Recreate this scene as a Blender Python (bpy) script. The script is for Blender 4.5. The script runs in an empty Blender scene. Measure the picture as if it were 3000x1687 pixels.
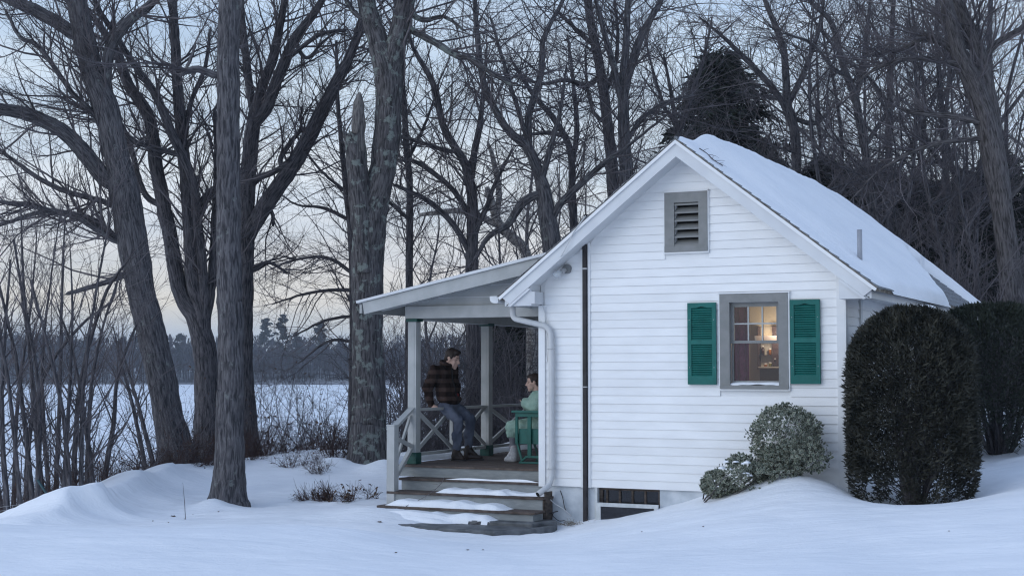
import bpy, bmesh, math, random
import numpy as np
from mathutils import Vector, Matrix

random.seed(7)
RNG = np.random.default_rng(7)
SC = bpy.context.scene
COL = SC.collection
EYE = 1.9                                   # eye height; ground under the steps is near z = 0
R = math.radians

# ------------------------------------------------------------------ camera
F_PX, PITCH, TH = 4270.0, R(3.257), R(26.0)
cam_d = bpy.data.cameras.new('camera')
cam_d.sensor_width = 36.0
cam_d.lens = F_PX / 3000.0 * 36.0
cam_d.clip_start, cam_d.clip_end = 0.1, 6000.0
cam = bpy.data.objects.new('camera', cam_d)
cam.location = (0, 0, EYE)
cam.rotation_euler = (R(90) + PITCH, 0, 0)
COL.objects.link(cam)
SC.camera = cam

# ------------------------------------------------------------------ dusk sky (sun gone down behind the camera) and soft light
SUN_EL, SUN_AZ = 24.0, 247.0                 # azimuth clockwise from +Y: behind the camera, to its left
world = bpy.data.worlds.new('World')
SC.world = world
world.use_nodes = True
wn, wl = world.node_tree.nodes, world.node_tree.links
wn.clear()
w_out = wn.new('ShaderNodeOutputWorld')
w_bg = wn.new('ShaderNodeBackground')
w_sky = wn.new('ShaderNodeTexSky')
w_sky.sky_type = 'NISHITA'
w_sky.sun_disc = False
w_sky.sun_elevation = R(SUN_EL)
w_sky.sun_rotation = R(SUN_AZ)
w_sky.altitude = 100
w_sky.air_density, w_sky.dust_density, w_sky.ozone_density = 1.0, 0.6, 2.0
# thin high cloud veil: pale violet low down, milky blue higher up, the same all round the horizon
w_tc = wn.new('ShaderNodeTexCoord')
w_sep = wn.new('ShaderNodeSeparateXYZ')
w_ramp = wn.new('ShaderNodeValToRGB')
e = w_ramp.color_ramp.elements
e[0].position, e[0].color = 0.0, (5.0, 6.0, 7.2, 1)
e[1].position, e[1].color = 1.0, (4.4, 6.2, 9.8, 1)
for p_, c_ in ((0.022, (5.6, 6.5, 7.5, 1)), (0.045, (8.2, 8.0, 7.5, 1)), (0.075, (8.1, 8.2, 8.3, 1)), (0.12, (8.1, 8.9, 9.6, 1)), (0.20, (7.1, 8.6, 10.1, 1)), (0.27, (6.5, 8.3, 10.6, 1)), (0.5, (4.9, 6.7, 9.9, 1))):
    n_ = w_ramp.color_ramp.elements.new(p_)
    n_.color = c_
w_map = wn.new('ShaderNodeMapping')
w_map.inputs['Scale'].default_value = (1.6, 1.6, 9.0)
w_noi = wn.new('ShaderNodeTexNoise')
w_noi.inputs['Scale'].default_value = 2.2
w_noi.inputs['Detail'].default_value = 6.0
w_noi.inputs['Roughness'].default_value = 0.5
w_mr = wn.new('ShaderNodeMapRange')
w_mr.inputs['From Min'].default_value, w_mr.inputs['From Max'].default_value = 0.35, 0.68
w_mr.inputs['To Min'].default_value, w_mr.inputs['To Max'].default_value = 0.72, 1.0
w_mix = wn.new('ShaderNodeMix')
w_mix.data_type = 'RGBA'
wl.new(w_tc.outputs['Generated'], w_sep.inputs[0])
wl.new(w_sep.outputs['Z'], w_ramp.inputs[0])
wl.new(w_tc.outputs['Generated'], w_map.inputs[0])
wl.new(w_map.outputs[0], w_noi.inputs['Vector'])
wl.new(w_noi.outputs['Fac'], w_mr.inputs['Value'])
wl.new(w_mr.outputs[0], w_mix.inputs[0])
wl.new(w_sky.outputs[0], w_mix.inputs[6])
wl.new(w_ramp.outputs[0], w_mix.inputs[7])
w_map2 = wn.new('ShaderNodeMapping')
w_map2.inputs['Scale'].default_value = (1.2, 1.2, 14.0)
w_map2.inputs['Rotation'].default_value = (0.05, 0.03, 0.0)
w_n2 = wn.new('ShaderNodeTexNoise')
w_n2.inputs['Scale'].default_value = 3.0
w_n2.inputs['Detail'].default_value = 7.0
w_r2 = wn.new('ShaderNodeValToRGB')
w_r2.color_ramp.elements[0].position, w_r2.color_ramp.elements[0].color = 0.32, (0.86, 0.89, 0.95, 1)
w_r2.color_ramp.elements[1].position, w_r2.color_ramp.elements[1].color = 0.68, (1.10, 1.06, 1.04, 1)
w_mul = wn.new('ShaderNodeMix')
w_mul.data_type, w_mul.blend_type = 'RGBA', 'MULTIPLY'
w_mul.inputs[0].default_value = 1.0
wl.new(w_tc.outputs['Generated'], w_map2.inputs[0])
wl.new(w_map2.outputs[0], w_n2.inputs['Vector'])
wl.new(w_n2.outputs['Fac'], w_r2.inputs[0])
wl.new(w_mix.outputs[2], w_mul.inputs[6])
wl.new(w_r2.outputs[0], w_mul.inputs[7])
wl.new(w_mul.outputs[2], w_bg.inputs[0])
wl.new(w_bg.outputs[0], w_out.inputs[0])
w_bg.inputs[1].default_value = 0.10

sun_d = bpy.data.lights.new('sun', 'SUN')
sun_d.energy = 1.1
sun_d.angle = R(60)
sun_d.color = (0.93, 0.97, 1.0)
sun = bpy.data.objects.new('sun', sun_d)
_az, _el = R(SUN_AZ), R(SUN_EL)
sun_dir = Vector((math.sin(_az) * math.cos(_el), math.cos(_az) * math.cos(_el), math.sin(_el)))
sun.rotation_euler = sun_dir.to_track_quat('Z', 'Y').to_euler()
sun.location = sun_dir * 50
COL.objects.link(sun)

SC.view_settings.view_transform = 'Standard'
SC.view_settings.look = 'None'
SC.view_settings.exposure = 0.0
SC.view_settings.gamma = 1.0
SC.render.engine = 'CYCLES'
SC.cycles.max_bounces = 6
SC.cycles.diffuse_bounces = 3
SC.cycles.transparent_max_bounces = 12
SC.cycles.use_denoising = True
SC.cycles.filter_width = 1.2

# ------------------------------------------------------------------ placing: pixel of the photograph + distance -> point of the place
_c, _s = math.cos(PITCH), math.sin(PITCH)
def ray(px, py):
    x, y = (px - 1500.0) / F_PX, -(py - 843.5) / F_PX
    return np.array([x, _c - _s * y, _s + _c * y])
def at(px, py, d):
    r = ray(px, py)
    p = r * (d / r[1])
    p[2] += EYE
    return p
HOUSE_O = np.array([0.3567, 18.1635, EYE])
EX = np.array([math.cos(TH), -math.sin(TH), 0.0])
EY = np.array([math.sin(TH), math.cos(TH), 0.0])
def hw(u, v, z):                            # house coordinates -> world
    return HOUSE_O + EX * u + EY * v + np.array([0, 0, z])
def on_v(px, py, v):                        # pixel -> point of the house plane v = const (house coordinates u, v, z)
    r = ray(px, py)
    o = hw(0, v, 0) - np.array([0, 0, EYE])
    t = np.dot(o, EY) / np.dot(r, EY)
    d = r * t - (HOUSE_O - np.array([0, 0, EYE]))
    return float(np.dot(d, EX)), v, float(d[2])

# ------------------------------------------------------------------ materials
def new_mat(name):
    m = bpy.data.materials.new(name)
    m.use_nodes = True
    nt = m.node_tree
    return m, nt.nodes, nt.links, nt.nodes['Principled BSDF']
def surf(name, c0, c1=None, rough=0.6, scale=6.0, stretch=(1, 1, 1), bump=0.0, bscale=40.0, detail=5.0, lo=0.35, hi=0.65, spec=0.3, attr=None, bdist=0.01, per_piece=0.0):
    m, N, L, b = new_mat(name)
    b.inputs['Roughness'].default_value = rough
    b.inputs['Specular IOR Level'].default_value = spec
    c1 = c1 or c0
    if attr:
        tc = N.new('ShaderNodeAttribute'); tc.attribute_name = attr; vec = tc.outputs['Vector']
    else:
        tc = N.new('ShaderNodeTexCoord'); vec = tc.outputs['Object']
    mp = N.new('ShaderNodeMapping'); mp.inputs['Scale'].default_value = stretch
    L.new(vec, mp.inputs[0])
    no = N.new('ShaderNodeTexNoise'); no.inputs['Scale'].default_value = scale; no.inputs['Detail'].default_value = detail
    L.new(mp.outputs[0], no.inputs['Vector'])
    rp = N.new('ShaderNodeValToRGB')
    rp.color_ramp.elements[0].position, rp.color_ramp.elements[0].color = lo, (*c0, 1)
    rp.color_ramp.elements[1].position, rp.color_ramp.elements[1].color = hi, (*c1, 1)
    L.new(no.outputs['Fac'], rp.inputs[0])
    L.new(rp.outputs[0], b.inputs['Base Color'])
    if per_piece:
        oi = N.new('ShaderNodeObjectInfo'); mr = N.new('ShaderNodeMapRange'); mr.inputs['To Min'].default_value = 1 - per_piece; mr.inputs['To Max'].default_value = 1.0
        L.new(oi.outputs['Random'], mr.inputs['Value'])
        mu = N.new('ShaderNodeMix'); mu.data_type = 'RGBA'; mu.blend_type = 'MULTIPLY'; mu.inputs[0].default_value = 1.0
        cb2 = N.new('ShaderNodeCombineColor'); [L.new(mr.outputs[0], cb2.inputs[i]) for i in range(3)]
        L.new(rp.outputs[0], mu.inputs[6]); L.new(cb2.outputs[0], mu.inputs[7]); L.new(mu.outputs[2], b.inputs['Base Color'])
    if bump:
        n2 = N.new('ShaderNodeTexNoise'); n2.inputs['Scale'].default_value = bscale; n2.inputs['Detail'].default_value = 6
        L.new(mp.outputs[0], n2.inputs['Vector'])
        bp = N.new('ShaderNodeBump'); bp.inputs['Strength'].default_value = bump; bp.inputs['Distance'].default_value = bdist
        L.new(n2.outputs['Fac'], bp.inputs['Height'])
        L.new(bp.outputs[0], b.inputs['Normal'])
    return m

def bark_mat(name, dark, light, lichen=None, lich_lo=0.6, sc=38.0, st=0.13, bump=1.0):
    m, N, L, b = new_mat(name)
    b.inputs['Roughness'].default_value = 0.9
    b.inputs['Specular IOR Level'].default_value = 0.15
    a = N.new('ShaderNodeAttribute'); a.attribute_name = 'bark'
    mp = N.new('ShaderNodeMapping'); mp.inputs['Scale'].default_value = (1, 1, st)
    L.new(a.outputs['Vector'], mp.inputs[0])
    wv = N.new('ShaderNodeTexNoise'); wv.inputs['Scale'].default_value = sc; wv.inputs['Detail'].default_value = 5; wv.inputs['Roughness'].default_value = 0.6; wv.inputs['Distortion'].default_value = 0.4
    L.new(mp.outputs[0], wv.inputs['Vector'])
    rp = N.new('ShaderNodeValToRGB')
    rp.color_ramp.elements[0].position, rp.color_ramp.elements[0].color = 0.38, (*dark, 1)
    rp.color_ramp.elements[1].position, rp.color_ramp.elements[1].color = 0.62, (*light, 1)
    L.new(wv.outputs['Fac'], rp.inputs[0])
    col = rp.outputs[0]
    if lichen:
        n2 = N.new('ShaderNodeTexNoise'); n2.inputs['Scale'].default_value = 5.0; n2.inputs['Detail'].default_value = 9; n2.inputs['Roughness'].default_value = 0.68
        L.new(a.outputs['Vector'], n2.inputs['Vector'])
        r2 = N.new('ShaderNodeValToRGB')
        r2.color_ramp.elements[0].position, r2.color_ramp.elements[0].color = lich_lo, (0, 0, 0, 1)
        r2.color_ramp.elements[1].position, r2.color_ramp.elements[1].color = lich_lo + 0.05, (0.8, 0.8, 0.8, 1)
        L.new(n2.outputs['Fac'], r2.inputs[0])
        mx = N.new('ShaderNodeMix'); mx.data_type = 'RGBA'
        L.new(r2.outputs[0], mx.inputs[0]); L.new(col, mx.inputs[6]); mx.inputs[7].default_value = (*lichen, 1)
        col = mx.outputs[2]
    L.new(col, b.inputs['Base Color'])
    bp = N.new('ShaderNodeBump'); bp.inputs['Strength'].default_value = bump; bp.inputs['Distance'].default_value = 0.03
    L.new(wv.outputs['Fac'], bp.inputs['Height']); L.new(bp.outputs[0], b.inputs['Normal'])
    return m

M = {}
M['siding'] = surf('white siding', (0.80, 0.80, 0.80), (0.86, 0.86, 0.86), 0.42, 2.2, (1, 1, 3), 0.05, 60, spec=0.35, per_piece=0.06)
M['white'] = surf('white painted trim', (0.74, 0.75, 0.76), (0.80, 0.80, 0.80), 0.5, 4)
M['rake'] = surf('pale grey painted boards', (0.60, 0.61, 0.63), (0.67, 0.68, 0.69), 0.55, 3)
M['grey'] = surf('grey painted trim', (0.20, 0.205, 0.20), (0.235, 0.235, 0.23), 0.55, 9, bump=0.1)
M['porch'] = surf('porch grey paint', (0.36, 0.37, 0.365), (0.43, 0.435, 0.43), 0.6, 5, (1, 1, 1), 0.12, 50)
M['riser'] = surf('riser grey paint', (0.21, 0.225, 0.23), (0.27, 0.285, 0.285), 0.6, 7, (1, 1, 4), 0.1)
M['tread'] = surf('worn brown deck boards', (0.075, 0.056, 0.047), (0.145, 0.112, 0.097), 0.8, 5, (2, 12, 2), 0.3, 30, per_piece=0.3)
M['green'] = surf('teal green paint', (0.005, 0.105, 0.090), (0.007, 0.130, 0.112), 0.5, 8, bump=0.1)
M['green_dark'] = surf('dark green paint', (0.006, 0.052, 0.042), (0.010, 0.066, 0.054), 0.5, 8, bump=0.1)
M['shingle'] = surf('frosted asphalt shingle', (0.10, 0.10, 0.105), (0.26, 0.27, 0.28), 0.9, 30, bump=0.4)
M['shingle_edge'] = surf('weathered shingle edge', (0.12, 0.10, 0.08), (0.30, 0.27, 0.23), 0.9, 14, bump=0.4)
M['concrete'] = surf('painted foundation concrete', (0.42, 0.46, 0.50), (0.60, 0.63, 0.66), 0.85, 5, bump=0.35, bscale=25)
M['slab'] = surf('wet concrete slab', (0.06, 0.065, 0.07), (0.15, 0.155, 0.16), 0.55, 7, bump=0.5, bscale=30)
M['black'] = surf('black pipe', (0.018, 0.016, 0.018), (0.035, 0.032, 0.036), 0.5, 8)
M['metal'] = surf('galvanised metal', (0.38, 0.38, 0.39), (0.50, 0.50, 0.50), 0.5, 6)
M['gutter'] = surf('white aluminium gutter', (0.62, 0.63, 0.64), (0.72, 0.72, 0.72), 0.45, 5)
M['spout'] = surf('grey downspout', (0.50, 0.51, 0.52), (0.58, 0.58, 0.58), 0.45, 6, (1, 1, .3))
M['dark_wood'] = surf('weathered dark wood', (0.045, 0.036, 0.030), (0.11, 0.085, 0.07), 0.85, 9, (1, 1, 4), 0.3)
M['old_white'] = surf('flaking white paint', (0.45, 0.47, 0.47), (0.62, 0.63, 0.63), 0.8, 9, bump=0.3)
M['hollow_shade'] = surf('painted hollow shade', (0.012, 0.012, 0.013), None, 0.95)  # near-black colour that paints in the shade of hollows

def snow_mat(name, fine=1.0):
    m, N, L, b = new_mat(name)
    b.inputs['Roughness'].default_value = 0.75
    b.inputs['Specular IOR Level'].default_value = 0.12
    b.inputs['Subsurface Weight'].default_value = 0.0
    b.inputs['Subsurface Radius'].default_value = (0.05, 0.06, 0.08)
    b.inputs['Subsurface Scale'].default_value = 0.4
    tc = N.new('ShaderNodeTexCoord')
    n0 = N.new('ShaderNodeTexNoise'); n0.inputs['Scale'].default_value = 1.3; n0.inputs['Detail'].default_value = 6
    L.new(tc.outputs['Object'], n0.inputs['Vector'])
    rp = N.new('ShaderNodeValToRGB')
    rp.color_ramp.elements[0].position, rp.color_ramp.elements[0].color = 0.3, (0.80, 0.815, 0.84, 1)
    rp.color_ramp.elements[1].position, rp.color_ramp.elements[1].color = 0.7, (0.88, 0.885, 0.90, 1)
    L.new(n0.outputs['Fac'], rp.inputs[0]); L.new(rp.outputs[0], b.inputs['Base Color'])
    mp = N.new('ShaderNodeMapping'); mp.inputs['Scale'].default_value = (1, 2.4, 1); mp.inputs['Rotation'].default_value = (0, 0, 0.5)
    L.new(tc.outputs['Object'], mp.inputs[0])
    n1 = N.new('ShaderNodeTexNoise'); n1.inputs['Scale'].default_value = 3.0; n1.inputs['Detail'].default_value = 8; n1.inputs['Roughness'].default_value = 0.6
    L.new(mp.outputs[0], n1.inputs['Vector'])
    b1 = N.new('ShaderNodeBump'); b1.inputs['Strength'].default_value = 0.5 * fine; b1.inputs['Distance'].default_value = 0.06
    L.new(n1.outputs['Fac'], b1.inputs['Height'])
    n2 = N.new('ShaderNodeTexNoise'); n2.inputs['Scale'].default_value = 45; n2.inputs['Detail'].default_value = 4
    L.new(tc.outputs['Object'], n2.inputs['Vector'])
    b2 = N.new('ShaderNodeBump'); b2.inputs['Strength'].default_value = 0.25 * fine; b2.inputs['Distance'].default_value = 0.012
    L.new(n2.outputs['Fac'], b2.inputs['Height']); L.new(b1.outputs[0], b2.inputs['Normal'])
    L.new(b2.outputs[0], b.inputs['Normal'])
    return m
M['snow'] = snow_mat('snow')
M['roof_snow'] = snow_mat('snow on roof', 1.2)

# ------------------------------------------------------------------ object helpers
def put(o, parent=None, mat=None):
    COL.objects.link(o)
    if parent is not None:
        o.parent = parent
    if mat is not None and o.type == 'MESH':
        o.data.materials.append(mat)
    return o
def mesh(name, verts, faces, mat=None, parent=None, smooth=False, attr=None):
    me = bpy.data.meshes.new(name)
    if isinstance(verts, np.ndarray) and isinstance(faces, np.ndarray):
        nv, nf, k = len(verts), len(faces), faces.shape[1]
        me.vertices.add(nv); me.vertices.foreach_set('co', np.ascontiguousarray(verts, dtype=np.float32).ravel())
        me.loops.add(nf * k); me.loops.foreach_set('vertex_index', np.ascontiguousarray(faces, dtype=np.int32).ravel())
        me.polygons.add(nf)
        me.polygons.foreach_set('loop_start', np.arange(0, nf * k, k, dtype=np.int32))
        me.update(calc_edges=True)
    else:
        me.from_pydata([tuple(map(float, v)) for v in verts], [], [tuple(int(i) for i in f) for f in faces])
        me.update()
    if smooth:
        me.polygons.foreach_set('use_smooth', np.ones(len(me.polygons), dtype=bool))
    if attr is not None:
        a = me.attributes.new('bark', 'FLOAT_VECTOR', 'POINT')
        a.data.foreach_set('vector', np.ascontiguousarray(attr, dtype=np.float32).ravel())
    return put(bpy.data.objects.new(name, me), parent, mat)
def thing(name, label, cat, loc=(0, 0, 0), rotz=0.0, group=None, kind=None):
    o = bpy.data.objects.new(name, None)
    o.empty_display_size = 0.2
    o.location = tuple(map(float, loc)); o.rotation_euler = (0, 0, rotz)
    COL.objects.link(o)
    return tag(o, label, cat, group, kind)
def tag(o, label=None, cat=None, group=None, kind=None):
    if label: o['label'] = label
    if cat: o['category'] = cat
    if group: o['group'] = group
    if kind: o['kind'] = kind
    return o
BOXF = [(0, 3, 2, 1), (4, 5, 6, 7), (0, 1, 5, 4), (1, 2, 6, 5), (2, 3, 7, 6), (3, 0, 4, 7)]
def box_v(u0, u1, v0, v1, z0, z1):
    return [(u0, v0, z0), (u1, v0, z0), (u1, v1, z0), (u0, v1, z0), (u0, v0, z1), (u1, v0, z1), (u1, v1, z1), (u0, v1, z1)]
class MB:
    def __init__(s): s.v, s.f = [], []
    def add(s, v, f):
        n = len(s.v); s.v += [tuple(map(float, p)) for p in v]; s.f += [tuple(i + n for i in q) for q in f]; return s
    def box(s, *a): return s.add(box_v(*a), BOXF)
    def prism(s, poly, axis, a0, a1):
        """poly: list of 2-D points; axis 'v' extrudes (u,z) along v, 'u' extrudes (v,z) along u, 'z' extrudes (u,v) along z"""
        n = len(poly)
        def P(p, a): return (p[0], a, p[1]) if axis == 'v' else ((a, p[0], p[1]) if axis == 'u' else (p[0], p[1], a))
        v = [P(p, a0) for p in poly] + [P(p, a1) for p in poly]
        f = [tuple(range(n)), tuple(range(2 * n - 1, n - 1, -1))] + [(i, i + n, (i + 1) % n + n, (i + 1) % n) for i in range(n)]
        return s.add(v, f)
    def bar(s, p0, p1, w, h, up=(0, 0, 1)):
        """rectangular bar between two points, w across, h along 'up'"""
        p0, p1 = Vector(p0), Vector(p1); d = (p1 - p0).normalized()
        x = d.cross(Vector(up)).normalized(); y = x.cross(d).normalized()
        v = [p + x * (a * w / 2) + y * (b * h / 2) for p in (p0, p1) for a, b in ((-1, -1), (1, -1), (1, 1), (-1, 1))]
        return s.add(v, [(0, 3, 2, 1), (4, 5, 6, 7), (0, 1, 5, 4), (1, 2, 6, 5), (2, 3, 7, 6), (3, 0, 4, 7)])
    def tube(s, pts, rad, n=10, cap=True):
        pts = [Vector(p) for p in pts]; k = len(pts)
        rad = [rad] * k if isinstance(rad, (int, float)) else rad
        v, f = [], []
        ref = None
        for i, p in enumerate(pts):
            t = (pts[min(i + 1, k - 1)] - pts[max(i - 1, 0)]).normalized()
            if ref is None: ref = t.orthogonal().normalized()
            ref = (ref - t * ref.dot(t)).normalized(); b = t.cross(ref)
            v += [p + (ref * math.cos(2 * math.pi * j / n) + b * math.sin(2 * math.pi * j / n)) * rad[i] for j in range(n)]
        for i in range(k - 1):
            f += [(i * n + j, i * n + (j + 1) % n, (i + 1) * n + (j + 1) % n, (i + 1) * n + j) for j in range(n)]
        if cap: f += [tuple(range(n - 1, -1, -1)), tuple(range((k - 1) * n, k * n))]
        return s.add(v, f)
    def lathe(s, prof, n=16, axis=None):
        """prof: list of (r, z) about z; axis: optional Matrix"""
        v, f = [], []
        for r, z in prof: v += [(r * math.cos(2 * math.pi * j / n), r * math.sin(2 * math.pi * j / n), z) for j in range(n)]
        for i in range(len(prof) - 1):
            f += [(i * n + j, i * n + (j + 1) % n, (i + 1) * n + (j + 1) % n, (i + 1) * n + j) for j in range(n)]
        if axis is not None: v = [axis @ Vector(p) for p in v]
        return s.add(v, f)
    def build(s, name, mat, parent=None, smooth=False, bevel=0.0):
        o = mesh(name, s.v, s.f, mat, parent, smooth)
        if bevel:
            md = o.modifiers.new('bevel', 'BEVEL'); md.width = bevel; md.segments = 2; md.limit_method = 'ANGLE'
        return o
def bx(name, mat, parent, *a, bevel=0.0): return MB().box(*a).build(name, mat, parent, bevel=bevel)
def vnoise(p, seed=0, octaves=3):
    """cheap smooth noise of (N,k) points, about -1..1"""
    r = np.random.default_rng(1000 + seed); out = np.zeros(len(p)); amp, fr, tot = 1.0, 1.0, 0.0
    for o in range(octaves):
        for j in range(4):
            k = r.normal(size=p.shape[1]) * fr; ph = r.uniform(0, 6.28)
            out += amp * np.sin(p @ k + ph + 1.3 * np.sin(p @ r.normal(size=p.shape[1]) * fr + r.uniform(0, 6.28)))
        tot += amp * 2.2; amp *= 0.5; fr *= 2.1
    return out / tot
# ------------------------------------------------------------------ ground: one snow sheet through surveyed points
LAKE_Z = EYE - 4.6
def _gp():
    P = []
    def a(px, py, d): P.append(at(px, py, d))
    def h(u, v, z): P.append(hw(u, v, z))
    def w(x, y, z): P.append(np.array([x, y, EYE + z]))
    for x, z in ((-9, -1.9), (-4, -1.75), (0, -1.7), (4, -1.6), (9, -1.5)): w(x, 3.0, z)
    for x, z in ((-8, -1.75), (-3, -1.68), (0, -1.70), (3, -1.60), (7, -1.45)): w(x, 9.0, z)
    a(0, 1687, 11.6); a(750, 1687, 11.6); a(1500, 1687, 11.9); a(2250, 1687, 11.4); a(3000, 1687, 10.9)
    a(0, 1536, 14.3); a(350, 1540, 14.3); a(700, 1537, 14.3); a(1000, 1548, 14.2); a(1200, 1590, 14.0)
    a(1500, 1610, 14.4); a(2000, 1575, 14.2); a(2500, 1545, 13.8); a(3000, 1530, 13.2)
    w(-5.6, 16.6, -1.83); w(-3.8, 16.8, -1.86); w(-2.4, 17.0, -1.86); w(-4.6, 18.6, -1.84); w(-3.0, 19.2, -1.84); w(-2.6, 21.5, -1.80); w(-4.2, 22.5, -1.79)
    h(0.3, -0.45, -1.90); h(-0.6, -1.2, -1.865); h(-1.6, -1.25, -1.81); h(-1.75, -0.75, -1.735); h(-1.15, -1.15, -1.82); h(-2.3, -0.75, -1.74); h(-2.4, -0.2, -1.76); h(0.7, -1.3, -1.86)
    h(-0.9, -0.75, -1.84); h(0.35, -0.95, -1.86)
    h(0.72, -0.06, -1.79); h(1.55, -0.06, -1.63); h(2.15, -0.06, -1.46); h(*on_v(2290, 1386, -0.42)); h(*on_v(2440, 1402, -0.35)); h(*on_v(2200, 1446, -0.95)); h(*on_v(2330, 1428, -1.0)); h(*on_v(2100, 1462, -0.75))
    h(1.6, -1.3, -1.66); h(2.9, -1.7, -1.46); h(4.2, -1.5, -1.36); h(3.9, -0.05, -1.32)
    a(2560, 1445, 15.9); a(2690, 1462, 15.4); a(2790, 1452, 15.6); a(2860, 1420, 16.2); a(2990, 1336, 18.3); a(3000, 1440, 15.0); w(9, 20, -0.85); w(6.2, 22, -0.8); w(6.5, 28, -0.8)
    h(5.0, 3.0, -1.10); h(2, 4, -1.4); h(2, 9.0, -1.1); h(-1.5, 3.5, -1.75); h(-3.2, 1.0, -1.78); h(-3.3, 4.0, -1.75)
    # crest of the bank, running away from the camera, then the drop to the lake
    for x, y, z in ((-6.2, 18.9, -1.86), (-6.0, 20.6, -1.76), (-5.8, 23.0, -1.72), (-5.5, 26.4, -1.72), (-5.0, 29.5, -1.75), (-2.6, 30.0, -1.78), (0.5, 31.0, -1.8)): w(x, y, z)
    for x, y, z in ((-8.2, 18.5, -2.25), (-8.2, 22, -2.6), (-7.6, 27, -2.7), (-6.5, 33, -2.9), (-2.5, 34.5, -2.9), (1.5, 36, -2.9)): w(x, y, z)
    for x, y, z in ((-13, 14, -4.0), (-14, 22, -5.0), (-13, 31, -5.2), (-9, 40, -5.2), (-2, 43, -5.2), (4, 46, -5.2), (-22, 25, -5.4), (-22, 60, -5.6), (0, 64, -5.6)): w(x, y, z)
    for x, y, z in ((7, 36, -1.8), (13, 36, -1.2), (13, 60, -1.6), (24, 30, -0.6), (26, 62, -1.0), (14, 14, -1.0), (8, 70, -4.6), (24, 80, -2.5)): w(x, y, z)
    return np.array(P)
_GP = _gp()
def _tps_fit(P, lam=0.02):
    X = P[:, :2]; n = len(X)
    d = np.linalg.norm(X[:, None] - X[None], axis=2)
    K = np.where(d > 0, d * d * np.log(np.maximum(d, 1e-9)), 0) + lam * np.eye(n)
    A = np.zeros((n + 3, n + 3)); A[:n, :n] = K; A[:n, n] = 1; A[:n, n + 1:] = X; A[n, :n] = 1; A[n + 1:, :n] = X.T
    return np.linalg.solve(A, np.concatenate([P[:, 2], np.zeros(3)]))
_TW = _tps_fit(_GP)
MOUNDS = []                                  # (x, y, height, radius) little heaps and wells, filled in below
def ground_z(xy):
    xy = np.atleast_2d(np.asarray(xy, float))
    out = np.zeros(len(xy)); n = len(_GP)
    for s in range(0, len(xy), 20000):
        q = xy[s:s + 20000]
        d = np.linalg.norm(q[:, None] - _GP[None, :, :2], axis=2)
        K = np.where(d > 1e-9, d * d * np.log(np.maximum(d, 1e-9)), 0)
        out[s:s + 20000] = K @ _TW[:n] + _TW[n] + q @ _TW[n + 1:]
    near = np.exp(-((xy[:, 1] - 18) / 14.0) ** 2)
    out += near * (0.035 * vnoise(xy * 0.9, 1, 3) + 0.015 * vnoise(xy * np.array([2.2, 5.5]), 2, 3) + 0.005 * vnoise(xy * np.array([6.0, 15.0]), 3, 2))
    for x, y, hgt, r in MOUNDS:
        out += hgt * np.exp(-((xy[:, 0] - x) ** 2 + (xy[:, 1] - y) ** 2) / (r * r))
    # wind-cut drift along the crest of the bank: rounded back, steep hollow face towards the right, ribbed prow at the near end
    Y = xy[:, 1]
    xc = np.interp(Y, [17.2, 18.5, 20.0, 21.5, 23.5, 26.0, 28], [-5.75, -5.33, -5.25, -5.38, -5.40, -5.3, -5.2])
    amp = np.interp(Y, [17.3, 17.9, 18.3, 18.8, 19.5, 20.3, 21.5, 22.3, 23.5, 26, 28], [0.0, 0.16, 0.38, 0.40, 0.20, 0.25, 0.30, 0.18, 0.20, 0.08, 0.0])
    rib = np.exp(-((Y - 18.3) / 0.8) ** 2)
    s_ = xy[:, 0] - xc - rib * (0.10 * np.sin(Y * 8.5) + 0.05 * np.sin(Y * 17 + 1)) - 0.06 * np.sin(Y * 3.1)
    prof = np.where(s_ > 0, np.exp(-np.abs(s_ / 0.17) ** 0.85), np.exp(-(s_ / 0.75) ** 2))
    out += amp * prof
    out -= 0.05 * np.exp(-((s_ - 0.75) / 0.45) ** 2) * np.clip(amp / 0.2, 0, 1)
    # wind crust and trodden unevenness between the bank and the steps
    msk = np.clip((Y - 15.2) / 1.0, 0, 1) * np.clip((24 - Y) / 3, 0, 1) * np.clip((2.2 - xy[:, 0]) / 1.5, 0, 1)
    out += msk * (0.018 * vnoise(xy * np.array([3.0, 4.2]), 5, 3) + 0.008 * vnoise(xy * 9.0, 6, 2))
    return out
def gz1(x, y): return float(ground_z([[x, y]])[0])

TREE_C = at(664, 1476, 20.1); TREE_E = at(1076, 1387, 25.0)
MOUNDS += [(TREE_C[0] - 0.12, TREE_C[1] - 0.42, 0.13, 0.26), (TREE_C[0] + 0.42, TREE_C[1] + 0.1, -0.07, 0.3), (TREE_E[0] + 0.35, TREE_E[1] - 0.75, 0.2, 0.35), (TREE_E[0] - 0.55, TREE_E[1] - 0.4, 0.16, 0.4)]
_y0 = at(2675, 1440, 16.0)
MOUNDS += [(_y0[0], _y0[1], -0.16, 0.85)]
def graded(segs):
    out = []
    for a, b, st in segs: out += list(np.arange(a, b, st))
    return np.array(out + [segs[-1][1]])
_xs = graded([(-40, -16, 1.6), (-16, -8.5, 0.35), (-8.5, 7.5, 0.085), (7.5, 14, 0.4), (14, 40, 2.0)])
_ys = graded([(1.5, 8.5, 0.6), (8.5, 23, 0.085), (23, 33, 0.16), (33, 46, 0.5), (46, 90, 2.2)])
gx, gy = np.meshgrid(_xs, _ys)
gxy = np.stack([gx.ravel(), gy.ravel()], 1)
gv_ = np.concatenate([gxy, ground_z(gxy)[:, None]], 1)
nx, ny = len(_xs), len(_ys)
ii = (np.arange(ny - 1)[:, None] * nx + np.arange(nx - 1)[None]).ravel()
gf = np.stack([ii, ii + 1, ii + nx + 1, ii + nx], 1)
tag(mesh('snow_ground', gv_, gf, M['snow'], smooth=True), kind='structure')

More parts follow.
